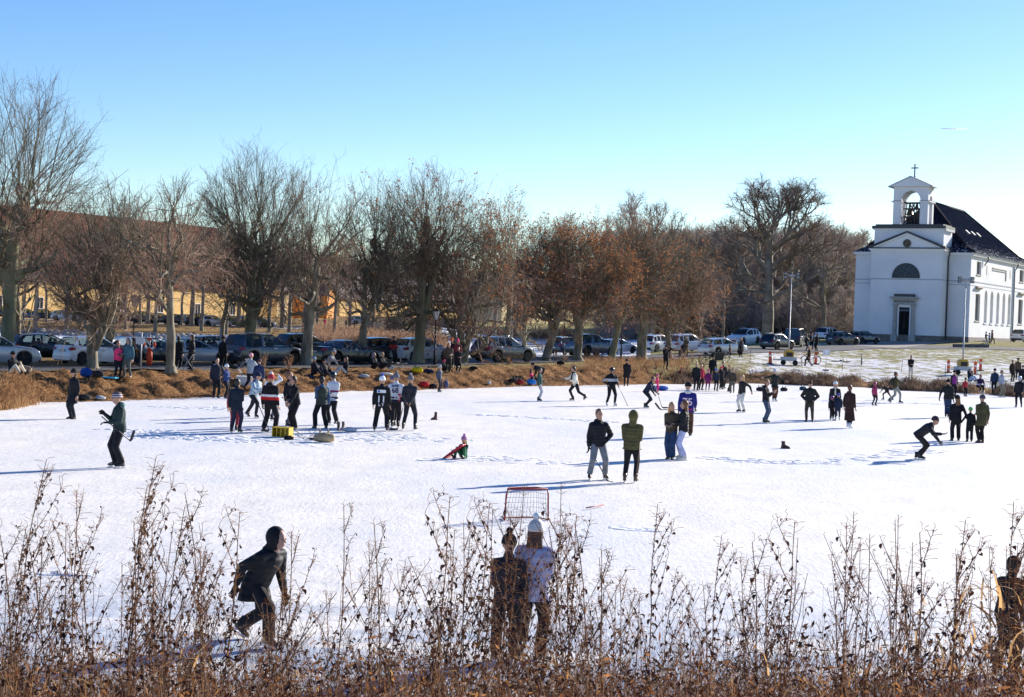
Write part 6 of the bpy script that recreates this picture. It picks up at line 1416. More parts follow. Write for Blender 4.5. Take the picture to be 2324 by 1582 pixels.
car(1640, 805, 54, 'estate', 'silver', 'silver estate car parked behind the small child in dark red')
car(1688, 782, 222, 'suv', 'white', 'white sport utility car facing left toward the pond, set back from the row')
car(1764, 794, 42, 'suv', 'black', 'black compact car with three people behind it', sc=.92)
car(1806, 787, 20, 'van', 'black', 'black van standing open between the light mast and the three people')
car(1883, 775, 44, 'suv', 'white', 'white sport utility car behind the black hatchback left of the church')
car(1912, 784, 52, 'hatch', 'black', 'black hatchback parked left of the church door')
car(1960, 781, 52, 'hatch', 'navy', 'dark blue hatchback nearest the church wall')
car(2326, 778, 46, 'suv', 'silver', 'silver-grey sport utility car at the right edge beside the church')
# second car park beyond the back pond
GF = 'cars in the far car park before the ochre barn'; r_ = random.Random(3)
FL = [(12, 'suv', 'darkgrey'), (62, 'hatch', 'blue'), (108, 'estate', 'black'), (150, 'hatch', 'white'), (192, 'saloon', 'navy'), (228, 'suv', 'black'), (262, 'hatch', 'darkgrey'), (296, 'estate', 'black'), (332, 'suv', 'darkgrey'), (368, 'hatch', 'black'),
      (400, 'saloon', 'grey'), (428, 'hatch', 'silver'), (460, 'suv', 'darkgrey'), (488, 'estate', 'silver'), (536, 'hatch', 'black'), (574, 'suv', 'grey'), (592, 'hatch', 'white')]
LBF = {62: 'blue hatchback at the left of the far car park', 150: 'small white hatchback side-on in the far car park', 592: 'white hatchback at the right end of the far car park', 428: 'silver hatchback in the middle of the far car park', 488: 'silver estate car in the far car park, before the barn', 574: 'mid-grey sport utility car next to the white one ending the far car park'}
NMF = {'suv': 'sport utility car', 'hatch': 'hatchback', 'estate': 'estate car', 'saloon': 'saloon'}
for px, kd, c in FL:
    b_ = at(px, 222 + r_.uniform(-1.5, 1.5) + max(0, px - 420) * .012)
    car(px, 0, 80 + r_.uniform(-9, 9) if px < 430 else 60, kd, c, LBF.get(px, 'dark car parked in the shade of the ochre barn wall in the far car park'), grp=GF, pos=b_)
b_ = at(866 * .98 - 10, 268); car(0, 0, 60, 'hatch', 'silver', 'silver car parked alone before the long yellow house', grp=None, pos=at(834 - 14, 262))
# ================================================================== STREET FURNITURE AND OTHER THINGS
IRON = mat('cast_iron', (.012, .012, .014), .5); WOODM = mat('bench_wood', (.16, .13, .10), .8, 0, (.24, .20, .16), 3); GALV = mat('galvanised', (.38, .40, .43), .5, .4)
OPAL = mat('lantern_glass', (.62, .62, .58), .3)
def lamp(px, py, top_py, lab):
    b_ = hit(px, py); k = pix(b_ + Vector((0, 0, 1))); H_ = (py - top_py) / math.hypot(k[0] - px, k[1] - py)
    e = empty('lamp_post', b_, label=lab, cat='lamp post', group='black lamp posts along the road')
    w = MB(); w.tube([(0, 0, -.1), (0, 0, .9), (0, 0, .95), (0, 0, H_ - .75)], [.085, .075, .055, .042], 10); w.torus((0, 0, .95), .06, .02, 'z', 12, 5); w.build('post', IRON, e)
    w = MB(); w.loft([[(r_ * math.cos(R(60 * i)), r_ * math.sin(R(60 * i)), z) for i in range(6)] for r_, z in ((.09, H_ - .72), (.23, H_ - .2))]); w.build('lantern', OPAL, e, smooth=False)
    w = MB(); w.loft([[(r_ * math.cos(R(60 * i)), r_ * math.sin(R(60 * i)), z) for i in range(6)] for r_, z in ((.28, H_ - .199), (.27, H_ - .15), (.08, H_ - .02), (.03, H_))])
    for i in range(6): w.tube([(.085 * math.cos(R(60 * i)), .085 * math.sin(R(60 * i)), H_ - .74), (.235 * math.cos(R(60 * i)), .235 * math.sin(R(60 * i)), H_ - .2)], .012, 4)
    w.build('lantern_cage', IRON, e, smooth=False)
lamp(986, 829, 700, 'black lamp post between the white hatchback and the four bystanders')
lamp(301, 826, 668, 'black lamp post rising behind the white hatchback and the twin-stemmed lime')
lamp(1409, 818, 714, 'black lamp post in front of the silver hatchback')
lamp(1160, 800, 722, 'small lamp post beyond the dark four-wheel drive, half hidden by a slim lime')
def mast(px, py, top_py, lab):
    b_ = hit(px, py); k = pix(b_ + Vector((0, 0, 1))); H_ = (py - top_py) / math.hypot(k[0] - px, k[1] - py)
    e = empty('floodlight_mast', b_, 0, label=lab, cat='light mast', group='mobile floodlight masts on trailers')
    w = MB(); w.tube([(0, 0, .7), (0, 0, H_ * .38), (0, 0, H_ * .381), (0, 0, H_ * .68), (0, 0, H_ * .681), (0, 0, H_)], [.065, .065, .048, .048, .034, .034], 10); w.build('mast', GALV, e)
    w = MB(); w.tube([(-.62, 0, H_ - .05), (.62, 0, H_ - .05)], .03, 6); w.box(-.3, .3, -.04, .04, H_ - .12, H_ + .06); w.build('cross_arm', GALV, e)
    for sx in (-.52, .52):
        for z in (H_ - .2, H_ + .1):
            w = MB(); w.box(sx - .14, sx + .14, -.12, .10, z - .11, z + .11); f = w.build('floodlight', BLKP, e, smooth=False); w = MB(); w.box(sx - .11, sx + .11, -.135, -.121, z - .08, z + .08); w.build('lamp_glass', mat('lamp_glass', (.25, .26, .28), .3), f, smooth=False)
    w = MB(); w.box(-.62, .62, -.42, .42, .36, .70); w.box(-1.3, -.62, -.05, .05, .40, .48); w.build('chassis', mat('trailer_grey', (.42, .45, .5), .5, .3), e, smooth=False)
    w = MB(); prof = [(-.36, .70), (.36, .70), (.38, 1.05), (.26, 1.28), (-.26, 1.28), (-.38, 1.05)]; w.loft([[(x, y, z) for x, z in prof] for y in (-.4, .4)]); hd_ = w.build('hood', mat('yellow_hood', (.55, .33, .02), .45), e, smooth=False)
    w = MB(); w.box(-.27, .27, -.415, -.401, .74, 1.08); w.build('control_panel', BLKP, hd_, smooth=False)
    for sx in (-.5, .5):
        w = MB(); w.tube([(sx, -.5, .22), (sx, -.36, .22)], [.22, .22], 16); w.build('wheel', RUB, e)
    for sx in (-1.4, 1.15): w = MB(); w.tube([(sx, 0, -.05), (sx, 0, .75)], .035, 6); w.build('jack_leg', GALV, e)
mast(1789, 829, 624, 'tall floodlight mast with four lamps on a yellow trailer, left of the blond walker')
mast(2184, 851, 634, 'tall floodlight mast with four lamps standing before the church corner')
ORG_ = mat('hazard_orange', (.75, .08, .015), .5)
GO = 'orange plastic barrier posts round the floodlight trailers'
def barrier(px, py, lab):
    b_ = hit(px, py); e = empty('barrier_post', b_, label=lab, cat='barrier post', group=GO)
    w = MB(); w.loft([[(x * s_, y * s_, z) for x, y in ((-.11, -.05), (.11, -.05), (.11, .05), (-.11, .05))] for s_, z in ((1, .05), (1, .5), (.85, .52), (.85, .58), (1, .6), (1, .98), (.6, 1.06))]); w.build('post', ORG_, e, smooth=False)
    w = MB(); w.loft([[(x * s_, y * s_, z) for x, y in ((-.3, -.2), (.3, -.2), (.3, .2), (-.3, .2))] for s_, z in ((1, -.02), (.8, .08))]); w.build('base', BLKP, e, smooth=False)
    w = MB(); w.box(-.10, .10, -.054, -.0505, .62, .78); w.build('reflector', mat('reflector_white', (.8, .8, .8), .4), e, smooth=False); return b_
a1 = barrier(1747, 826, 'orange barrier post left of the floodlight trailer by the black compact car'); a2 = barrier(1851, 827, 'orange barrier post right of the blond walker in the brown coat')
a3 = barrier(2152, 846, 'orange barrier post left of the floodlight trailer below the church'); a4 = barrier(2213, 850, 'orange barrier post right of the church floodlight trailer'); a5 = barrier(2225, 842, 'rearmost orange barrier post right of the church floodlight trailer')
TAPE = mat('tape_stripes', (.75, .75, .75), .5)
nt = TAPE.node_tree; N = nt.nodes; L = nt.links; tc = N.new('ShaderNodeTexCoord'); wv = N.new('ShaderNodeTexWave'); wv.inputs['Scale'].default_value = 1.1; L.new(tc.outputs['Object'], wv.inputs['Vector'])
L.new(ramp(N, L, wv.outputs['Fac'], [(.49, (.75, .05, .02)), (.51, (.8, .8, .8))]), N['Principled BSDF'].inputs['Base Color'])
def tape(a, b, lab, z=.92):
    n = 8; P_ = [a.lerp(b, i / n) + Vector((0, 0, z - .10 * math.sin(math.pi * i / n))) for i in range(n + 1)]; w = MB(); w.tube(P_, [(.006, .04)] * (n + 1), 6, up=(0, 0, 1)); tag(w.build('barrier_tape', TAPE, smooth=False), lab, 'barrier tape', 'red and white barrier tapes')
tape(a1, a2, 'red and white tape stretched behind the blond walker'); tape(a3, a5, 'red and white tape between the posts below the church')
# bicycles
def wheelb(mb, c, r_, M_=None):
    mb.torus(c, r_, .022, 'y', 26, 5)
def bike(loc, rz, lab, frame=(.25, .27, .27), basket=False, tilt=(0, 0), cat='bicycle'):
    e = empty('bicycle', loc, 0, label=lab, cat=cat); e.rotation_euler = (tilt[0], tilt[1], rz); FM = mat('bike_frame_%.2f' % frame[0], frame, .4, .3); T_ = RUB
    for x in (-.52, .52):
        w = MB(); w.torus((x, 0, .34), .33, .024, 'y', 26, 6); wh = w.build('wheel', T_, e); w = MB()
        for k in range(12): w.tube([(x, 0, .34), (x + .32 * math.cos(R(30 * k)), 0, .34 + .32 * math.sin(R(30 * k)))], .004, 3)
        w.tube([(x, -.04, .34), (x, .04, .34)], .03, 8); w.build('spokes', GALV, wh)
    w = MB(); bb = (-.05, 0, .30); hd_ = (.36, 0, .78); st = (-.20, 0, .82)
    for a, b in ((bb, (.33, 0, .62)), (bb, st), (st, (-.52, 0, .34)), (bb, (-.52, 0, .34)), (hd_, (.52, 0, .34)), (st, (.34, 0, .70)), (hd_, (.31, 0, 1.0))): w.tube([a, b], .017, 6)
    w.build('frame', FM, e)
    w = MB(); w.tube([(.18, -.27, 1.0), (.30, -.24, 1.02), (.32, 0, 1.0), (.30, .24, 1.02), (.18, .27, 1.0)], .013, 6); w.build('handlebar', BLKP, e)
    w = MB(); w.ball((-.22, 0, .95), .13, 8, 6, (1.1, .6, .35)); w.tube([(-.2, 0, .8), (-.22, 0, .93)], .012, 6); w.build('saddle', BLKP, e)
    w = MB(); w.torus((-.52, 0, .34), .375, .02, 'y', 14, 4, 20, 170); w.torus((.52, 0, .34), .375, .02, 'y', 14, 4, 10, 150); w.build('mudguard', BLKP, e)
    w = MB(); w.torus(bb, .09, .012, 'y', 12, 4); w.tube([(bb[0], -.1, bb[2]), (bb[0] + .12, -.1, bb[2] - .1)], .01, 4); w.box(bb[0] + .08, bb[0] + .17, -.18, -.08, bb[2] - .12, bb[2] - .10); w.build('pedal_crank', GALV, e)
    if basket:
        w = MB(); w.loft([[(.50 + x * s_, y * s_, z) for x, y in ((-.17, -.2), (.17, -.2), (.17, .2), (-.17, .2))] for s_, z in ((.8, .82), (1, 1.08))]); w.build('basket', mat('wicker', (.28, .10, .03), .8, 0, (.4, .17, .06), 30), e, smooth=False)
    return e
b_ = hit(1840, 826); bike(b_, R(-12), 'silver-green bicycle with brown wicker basket on the snowy lawn', basket=True)
b_ = hit(1955, 829); bike(b_ + Vector((0, 0, .02)), R(80), 'mountain bike standing end-on on the lawn, seen from the front', frame=(.02, .02, .02))
b_ = hit(1905, 829); bike(b_ + Vector((0, 0, .30)), R(8), 'dark bicycle lying flat on its side on the lawn', frame=(.02, .02, .025), tilt=(R(82), 0))
b_ = hit(885, 838); bike(b_ + Vector((0, 0, .28)), R(20), 'dark bicycle lying on the grass beside the man with the red jacket panel', frame=(.03, .03, .03), tilt=(R(82), 0))
b_ = hit(1632, 822); bike(b_, R(10), 'black bicycle leaning beside the cargo bike on the bank', frame=(.02, .02, .02), tilt=(R(8), 0))
# cargo bike box
b_ = hit(1606, 826); e = bike(b_, R(25), 'black cargo bicycle with a large front box parked above the shore cluster', frame=(.015, .015, .015))
w = MB(); w.loft([[(.95 + x * s_, y * s_, z) for x, y in ((-.42, -.34), (.42, -.34), (.42, .34), (-.42, .34))] for s_, z in ((.75, .3), (1, .95))]); w.build('cargo_box', BLKP, e, smooth=False)
# benches
def bench(px, py, rz, lab, wd=1.6):
    b_ = hit(px, py); e = empty('bench', b_, rz, label=lab, cat='bench')
    w = MB(); [w.box(-wd / 2, wd / 2, y, y + .09, .42, .455) for y in (-.2, -.08, .04)]; w.build('seat', WOODM, e, smooth=False)
    w = MB(); [w.box(-wd / 2, wd / 2, .2 + k * .03, .225 + k * .03, .58 + k * .15, .68 + k * .15) for k in (0, 1)]; w.build('backrest', WOODM, e, smooth=False)
    for x in (-wd / 2 + .12, wd / 2 - .12):
        w = MB(); w.tube([(x, -.18, -.05), (x, -.2, .42), (x, .14, .42), (x, .26, .86)], .022, 6); w.tube([(x, .2, -.05), (x, .12, .42)], .022, 6); w.build('leg', IRON, e)
bench(1213, 800, R(4), 'slatted park bench with iron legs beyond the dark four-wheel drive', 1.9)
w = MB(); b_ = hit(1254, 821); w.box(-1.3, 1.3, -.12, .12, .22, .30); [w.box(x, x + .12, -.1, .1, -.1, .22) for x in (-1.1, .95)]; tag(w.build('low_rail', WOODM, smooth=False, loc=b_), 'low weathered plank rail between two limes at the road edge', 'rail')
b_ = hit(1527, 812); e = empty('picnic_table', b_, R(15), label='small pale timber table at the foot of the last lime', cat='table'); w = MB(); w.box(-.8, .8, -.35, .35, .70, .75); w.build('table_top', mat('pale_timber', (.42, .33, .22), .8), e, smooth=False)
for x in (-.65, .65): w = MB(); w.box(x - .04, x + .04, -.3, .3, -.05, .7); w.build('leg', WOODM, e, smooth=False)
# life ring station
b_ = hit(332, 834); e = empty('life_ring', b_ + Vector((.16, -.1, 0)), 0, label='orange and white life ring hanging above an orange rope bag on the left bank', cat='life ring')
w = MB(); c = Vector((0, 0, 1.25))
m, N, L, bb_ = nodes_of('ring_stripes'); tc = N.new('ShaderNodeTexCoord'); sp_ = N.new('ShaderNodeSeparateXYZ'); L.new(tc.outputs['Object'], sp_.inputs[0])
ax_ = mathn(N, L, 'ABSOLUTE', sp_.outputs['X']); az_ = mathn(N, L, 'ABSOLUTE', mathn(N, L, 'SUBTRACT', sp_.outputs['Z'], 1.25)); df = mathn(N, L, 'ABSOLUTE', mathn(N, L, 'SUBTRACT', ax_, az_))
L.new(ramp(N, L, df, [(.13, (.75, .75, .74)), (.14, (.75, .06, .01))]), bb_.inputs['Base Color']); bb_.inputs['Roughness'].default_value = .5
w.torus(c, .27, .075, 'y', 28, 10); w.build('ring', m, e); w = MB(); w.tube([(0, .05, -.1), (0, .05, 1.95)], .035, 8); w.build('post', GALV, e)
w = MB(); w.tube([(.02, -.02, .12), (.02, -.02, .25), (.02, -.02, .8), (.02, -.02, .92)], [.09, .16, .15, .10], 12); w.build('rope_bag', mat('orange_bag', (.65, .05, .01), .6), e)
def pole(px, py, H_, lab, sign=None, rz=0, name='signpost'):
    b_ = hit(px, py); e = empty(name, b_, rz, label=lab, cat='sign'); w = MB(); w.tube([(0, 0, -.1), (0, 0, H_)], .035, 8); w.build('pole', GALV, e)
    for (x0, x1, z0, z1) in sign or []: w = MB(); w.box(x0, x1, -.06, -.04, z0, z1); w.build('board', mat('sign_white', (.62, .64, .68), .6), e, smooth=False)
pole(319, 841, 1.85, 'white notice boards on a pole left of the life ring', [(-.26, .14, 1.28, 1.62)])
pole(499, 824, 2.15, 'white pole with a small square sign behind the people at the slope', [(-.15, .15, 1.08, 1.34)])
b_ = hit(1874, 841); e = empty('signpost', b_, 0, label='two white notices side by side on a thin stake on the lawn', cat='sign'); w = MB(); w.tube([(0, 0, 0), (0, 0, 1.75)], .016, 6); w.build('pole', GALV, e); w = MB(); w.box(-.22, .22, -.2, .2, 0, .09); w.build('base', BLKP, e, smooth=False)
for x in (-.30, .02): w = MB(); w.box(x, x + .28, -.03, -.015, 1.28, 1.72); w.build('notice', mat('paper_white', (.7, .72, .78), .6), e, smooth=False)
for i, (px, py, h) in enumerate(((1621, 802 + 28, 1.1), (1702, 817 + 6, 1.15), (1911, 842, 1.15), (2046, 845, 1.15), (1718, 0, 1.1))):
    if py: b_ = hit(px, py); w = MB(); w.tube([(0, 0, -.1), (.04, 0, h)], .02, 5); tag(w.build('stake', WOODM, loc=b_), 'thin leaning fence stake in the lawn along the pond edge', 'stake', 'thin fence stakes along the pond edge')
for px, d in ((710, 228), (785, 236), (804, 240), (838, 250), (862, 262)):
    b_ = at(px, d); w = MB(); w.box(-.12, .12, -.12, .12, -.2, 1.3); w.box(-.14, .14, -.14, .14, 1.3, 1.38); tag(w.build('bollard', mat('dark_bollard', (.03, .025, .02), .8), loc=b_, smooth=False), 'dark square timber bollard along the far road', 'bollard', 'timber bollards along the far road')
# hockey goal
pA = hit(1145, 1183); pB = hit(1244, 1182); mid = (pA + pB) / 2; wdt = (pB - pA).length; ang = math.atan2((pB - pA).y, (pB - pA).x)
e = empty('hockey_goal', mid, ang, label='small red-framed ice hockey goal with white net behind the tall weeds', cat='goal'); RDF = mat('red_tube', (.25, .012, .02), .5); hw = wdt / 2; gh = .62; gd = .4
w = MB(); w.tube([(-hw, 0, .02), (-hw * .96, 0, gh - .1), (-hw * .9, 0, gh), (hw * .9, 0, gh), (hw * .96, 0, gh - .1), (hw, 0, .02)], .017, 8)
w.tube([(-hw, 0, .02), (-hw * .8, gd, .02), (hw * .8, gd, .02), (hw, 0, .02)], .014, 8); w.tube([(-hw * .9, 0, gh), (-hw * .62, gd * .6, gh * 1.0), (hw * .62, gd * .6, gh), (hw * .9, 0, gh)], .02, 8); w.build('frame', RDF, e)
w = MB()
for i in range(11):
    u = -1 + 2 * i / 10; w.tube([(hw * .62 * u, gd * .6, gh), (hw * .8 * u, gd, .03)], .0045, 3)
for j in range(7):
    t = j / 6; w.tube([(-hw * (.62 + .18 * t), gd * (.6 + .4 * t), gh - (gh - .03) * t), (hw * (.62 + .18 * t), gd * (.6 + .4 * t), gh - (gh - .03) * t)], .0045, 3)
for sg in (-1, 1):
    for j in range(7):
        t = j / 6; z = gh - (gh - .03) * t; w.tube([(sg * hw * (.9 + .1 * t), 0, z), (sg * hw * (.62 + .18 * t), gd * (.6 + .4 * t), z)], .0045, 3)
    for i in range(1, 5): w.tube([(sg * hw * (.9 - .28 * i / 5), gd * .6 * i / 5, gh), (sg * hw * (1 - .2 * i / 5), gd * i / 5, .03)], .0045, 3)
w.build('net', mat('net_cord', (.30, .30, .32), .8), e)
# crate, bags, boots, chairs
b_ = hit(641, 992); e = empty('crate', b_, R(-12), label='yellow plastic crate lying on its side on the ice before the group', cat='crate'); YC = mat('yellow_plastic', (.50, .33, .01), .5)
w = MB(); w.box(-.28, .28, -.2, .2, 0, .03); w.box(-.28, .28, -.2, .2, .29, .315); w.box(-.28, -.25, -.2, .2, .03, .29); w.box(.25, .28, -.2, .2, .03, .29); w.box(-.25, .25, .17, .2, .03, .29); w.build('shell', YC, e, smooth=False)
w = MB(); [w.box(x, x + .03, -.2, -.18, .03, .29) for x in (-.14, .0, .14)]; w.build('slats', YC, e, smooth=False)
def bag(px, py, sz, c, lab, name='bag', strap=True, rz=0):
    b_ = hit(px, py); e = empty(name, b_, rz, label=lab, cat='bag'); w = MB(); r_ = random.Random(px); n = 14
    w.loft([[(sz[0] / 2 * x + r_.uniform(-.01, .01), sz[1] / 2 * math.cos(t) * math.sqrt(1.02 - x * x * .9), max(0, sz[2] * (.42 + (.52 if math.sin(t) > 0 else .46) * math.sin(t) * math.sqrt(1.02 - x * x * .8)) + r_.uniform(-.02, .02))) for t in np.linspace(0, 2 * math.pi, n + 1)[:-1]] for x in (-1, -.92, -.7, -.35, 0, .35, .7, .92, 1)]); w.build('fabric_body', fab(c), e)
    if strap:
        for x in (-.2, .2): w = MB(); w.torus((x * sz[0], 0, sz[2] * .85), sz[2] * .45, .014, 'x', 12, 4, 10, 170); w.build('handle', BLKP, e)
    return e
bag(735, 1004, (.62, .34, .32), (.30, .23, .14), 'tan and black holdall on the ice right of the yellow crate')
bag(655, 998, (.30, .22, .14), BK, 'small black bag beside the yellow crate', strap=False)
bag(168 + 27, 856, (.5, .35, .45), (.01, .06, .25), 'bright blue cool bag on the grass before the white hatchback')
bag(222, 857, (.5, .35, .34), (.02, .018, .02), 'dark rucksack on the grass right of the blue cool bag')
bag(947, 846, (.62, .4, .36), (.60, .45, .01), 'bright yellow bag on the grass left of the lamp post'); bag(972, 848, (.6, .4, .3), NV, 'dark blue bag between the yellow bag and the lamp post')
bag(962, 878, (.55, .35, .32), (.40, .015, .02), 'red bag lying low on the bank near the shore'); bag(983, 882, (.45, .3, .28), BK, 'black bag next to the red bag at the shore')
bag(1012, 882, (.28, .3, .5), (.08, .08, .14), 'striped rucksack standing on the shore behind the padded-jacket child')
bag(1178, 872, (.62, .35, .3), (.25, .02, .02), 'dark red bag beside the child in pink on the bank'); bag(1206, 873, (.55, .35, .36), (.02, .17, .5), 'bright blue shopping bag in front of the child in pink'); bag(1163, 868, (.5, .3, .26), BK, 'black bag left of the dark red bag on the bank')
bag(2288, 899, (.55, .4, .32), (.18, .015, .015), 'dark red box bag on the ice beside the goalkeeper'); bag(1075, 838, (.5, .3, .2), BK, 'dark bundle on the grass right of the woman in black', strap=False)
bag(826, 858, (.55, .4, .22), (.35, .35, .36), 'grey and black bag on the grass below the picnickers'); bag(875, 852, (.8, .5, .16), (.5, .48, .42), 'pale spread clothes on the grass below the seated pair', name='clothes_pile', strap=False)
bag(702, 858, (.5, .3, .16), (.02, .03, .08), 'dark blue bag beside the boy with the pale blue beanie', strap=False)
bag(1272, 828, (.5, .3, .3), BK, 'black bag at the foot of the leaning russet lime', strap=False)
bag(189, 908, (.6, .4, .26), (.02, .02, .018), 'black clothes heap at the ice edge right of the woman in long black coat', strap=False); bag(228, 907, (.4, .3, .16), (.40, .42, .42), 'pale clothes heap at the ice edge', strap=False)
bag(1725, 888, (.5, .35, .3), (.02, .02, .03), 'black holdall on the shore left of the skater with spread arms')
bag(1779, 888, (.45, .35, .26), (.02, .02, .022), 'black bag on the shore right of the skater with spread arms'); bag(1822, 886, (.45, .35, .28), (.03, .06, .10), 'dark blue bag on the far shore behind the man with hands on hips')
bag(884, 885, (.6, .3, .14), (.25, .22, .2), 'heap of grey shoes at the shore behind the number 11 player', strap=False); bag(1110, 872, (.2, .2, .2), (.5, .5, .5), 'small pale object on the bank', strap=False)
def boot(px, py, rz, lab, c=(.06, .02, .015), h=.3, sc=1.0, grp=None):
    b_ = hit(px, py); e = empty('boot', b_, rz, label=lab, cat='boot', group=grp); w = MB(); rings = []
    for z_, y0_, y1_, wx in ((0, -.17, .1, .045), (.02, -.18, .105, .05), (.07, -.16, .1, .048), (.11, -.05, .09, .046), (h * .7, -.02, .09, .05), (h, -.03, .10, .055)):
        rings.append([(wx * math.cos(2 * math.pi * u / 12) * sc, ((y0_ + y1_) / 2 + (y1_ - y0_) / 2 * math.sin(2 * math.pi * u / 12)) * sc, z_ * sc) for u in range(12)])
    w.loft(rings); w.build('upper', mat('boot_%.2f' % c[0], c, .6), e); w = MB(); w.loft([[(x * sc * 1.1, y * sc, z) for x, y in ((-.05, -.18), (.05, -.18), (.05, .11), (-.05, .11))] for z in (-.005, .012)]); w.build('sole', BLKP, e, smooth=False)
boot(987, 953, R(-60), 'single brown boot standing alone on the ice right of the number 68 group'); boot(1780, 1018, R(70), 'single low brown boot standing alone on the ice at right', h=.22, sc=1.1)
boot(768, 977, R(10), 'left boot of a grey pair standing on the ice behind the holdall', (.12, .07, .06)); boot(778, 977, R(-15), 'right boot of the grey pair standing on the ice behind the holdall', (.14, .09, .08))
bag(792, 980, (.5, .25, .16), (.4, .42, .45), 'pale grey bag beside the pair of boots on the ice', strap=False)
b_ = hit(708, 1001); e = empty('folding_stool', b_, R(10), label='thin white wire folding stool on the ice between crate and holdall', cat='stool')
for y in (-.16, .16): w = MB(); w.tube([(-.2, y, 0), (.2, y, .4)], .008, 5); w.tube([(.2, y, 0), (-.2, y, .4)], .008, 5); w.build('leg', GALV, e)
w = MB(); w.tube([(-.2, -.16, .4), (-.2, .16, .4)], .008, 5); w.tube([(.2, -.16, .4), (.2, .16, .4)], .008, 5); w.build('seat_rail', GALV, e)
stick(hit(664, 978) + Vector((0, 0, .06)), hit(700, 999) + Vector((0, 0, .03)), 'hockey stick lying on the ice between the crate and the stool', GALV, back=.1)
stick(hit(1330, 1158) + Vector((0, 0, .05)), hit(1370, 1151) + Vector((0, 0, .05)), 'red stick shaft lying on the snow right of the goal', mat('red_shaft', (.3, .04, .03), .5), blade=False, back=.0)
# strollers
def stroller(px, py, rz, lab, c=(.015, .015, .018), sc=1.0, pos=None):
    b_ = pos or hit(px, py); e = empty('stroller', b_, rz, label=lab, cat='stroller'); e.scale = (sc,) * 3
    for x, y, r_ in ((-.3, -.27, .15), (-.3, .27, .15), (.42, -.22, .11), (.42, .22, .11)):
        w = MB(); w.torus((x, y, r_), r_ - .02, .022, 'y', 16, 5); w.tube([(x, y - .02, r_), (x, y + .02, r_)], .03, 6); w.build('wheel', RUB, e)
    w = MB()
    for y in (-.25, .25): w.tube([(.42, y * .9, .14), (-.1, y, .6), (-.5, y, 1.0)], .014, 6); w.tube([(-.3, y, .16), (.1, y, .72)], .014, 6)
    w.tube([(-.5, -.25, 1.0), (-.5, .25, 1.0)], .018, 6); w.build('frame', GALV, e)
    w = MB(); w.loft([[(x, y * k, z) for y, k in ((-.24, 1), (.24, 1))] + [(x, .2, z - .14), (x, -.2, z - .14)] for x, z, k in ((-.35, .75, 1), (.1, .62, 1), (.42, .66, 1))]); w.build('carrycot', fab(c), e)
    w = MB(); w.loft([[( -.12 - .26 * math.cos(t) , y, .72 + .38 * math.sin(t)) for t in np.linspace(-.1, 2.0, 9)] for y in (-.25, 0, .25)], cap=False, closed=False); w.build('canopy', fab(c), e)
stroller(537, 860, R(200), 'black stroller on the left slope beside the child in white beanie')
stroller(2235, 784, R(-20), 'pale pram pushed along the church path', (.35, .36, .4), .9); stroller(1230, 757, R(-10), 'dark pram beside the two walkers on the snowy path', NV)
# folding table with the women in black, white box on the slope
b_ = hit(427, 843); e = empty('folding_table', b_, R(10), label='dark folding table with crossed metal legs at the silver car', cat='table'); w = MB(); w.box(-.35, .35, -.3, .3, .9, .95); w.build('table_top', BLKP, e, smooth=False)
for y in (-.25, .25): w = MB(); w.tube([(-.3, y, 0), (.25, y, .9)], .015, 5); w.tube([(.3, y, 0), (-.25, y, .9)], .015, 5); w.build('leg', GALV, e)
b_ = hit(554, 873); w = MB(); w.box(-.35, .35, -.25, .25, 0, .10); w.box(-.37, .37, -.27, .27, .10, .36); w.box(-.38, .38, -.28, .28, .362, .42); o = w.build('cool_box', mat('box_white', (.6, .63, .66), .5), smooth=False, loc=b_); o.rotation_euler = (R(4), 0, R(8)); tag(o, 'white lidded box on the slope beside the stroller', 'cool box')
b_ = hit(240, 858); w = MB(); w.box(-.5, .5, -.3, .3, 0, .05); tag(w.build('mat_blue', fab((.05, .35, .5)), smooth=False, loc=b_), 'turquoise seat mat lying on the grass beside the dark rucksack', 'mat')
bpy.data.objects['mat_blue'].name = 'seat_mat'
# dog beside the sitting person at the far left
b_ = hit(50, 851); DGM = mat('dog_fur', (.45, .36, .26), .9, 0, (.25, .17, .10), 6)
w = MB(); w.caps((.0, 0, .30), (.30, 0, .26), .13, .12); w.caps((0, 0, .32), (-.12, 0, .50), .09, .06); w.caps((-.12, 0, .52), (-.26, 0, .47), .075, .035); w.caps((-.08, .05, .56), (-.05, .08, .47), .03, .02, 6); w.caps((-.08, -.05, .56), (-.05, -.08, .47), .03, .02, 6)
for x, y, kx in ((0, .07, .0), (0, -.07, .03), (.3, .08, .08), (.3, -.08, .05)): w.caps((x, y, .25), (x + kx, y, .13), .05, .03, 8); w.caps((x + kx, y, .13), (x, y, .03), .03, .022, 8); w.caps((x, y, .025), (x - .05, y, .02), .025, .02, 6)
w.caps((.38, 0, .30), (.52, 0, .44), .03, .015, 6); o = rmesh(w, 'dog', DGM, None, .02); o.location = b_; tag(o, 'small tan and white dog standing beside the sitting person at far left', 'dog')
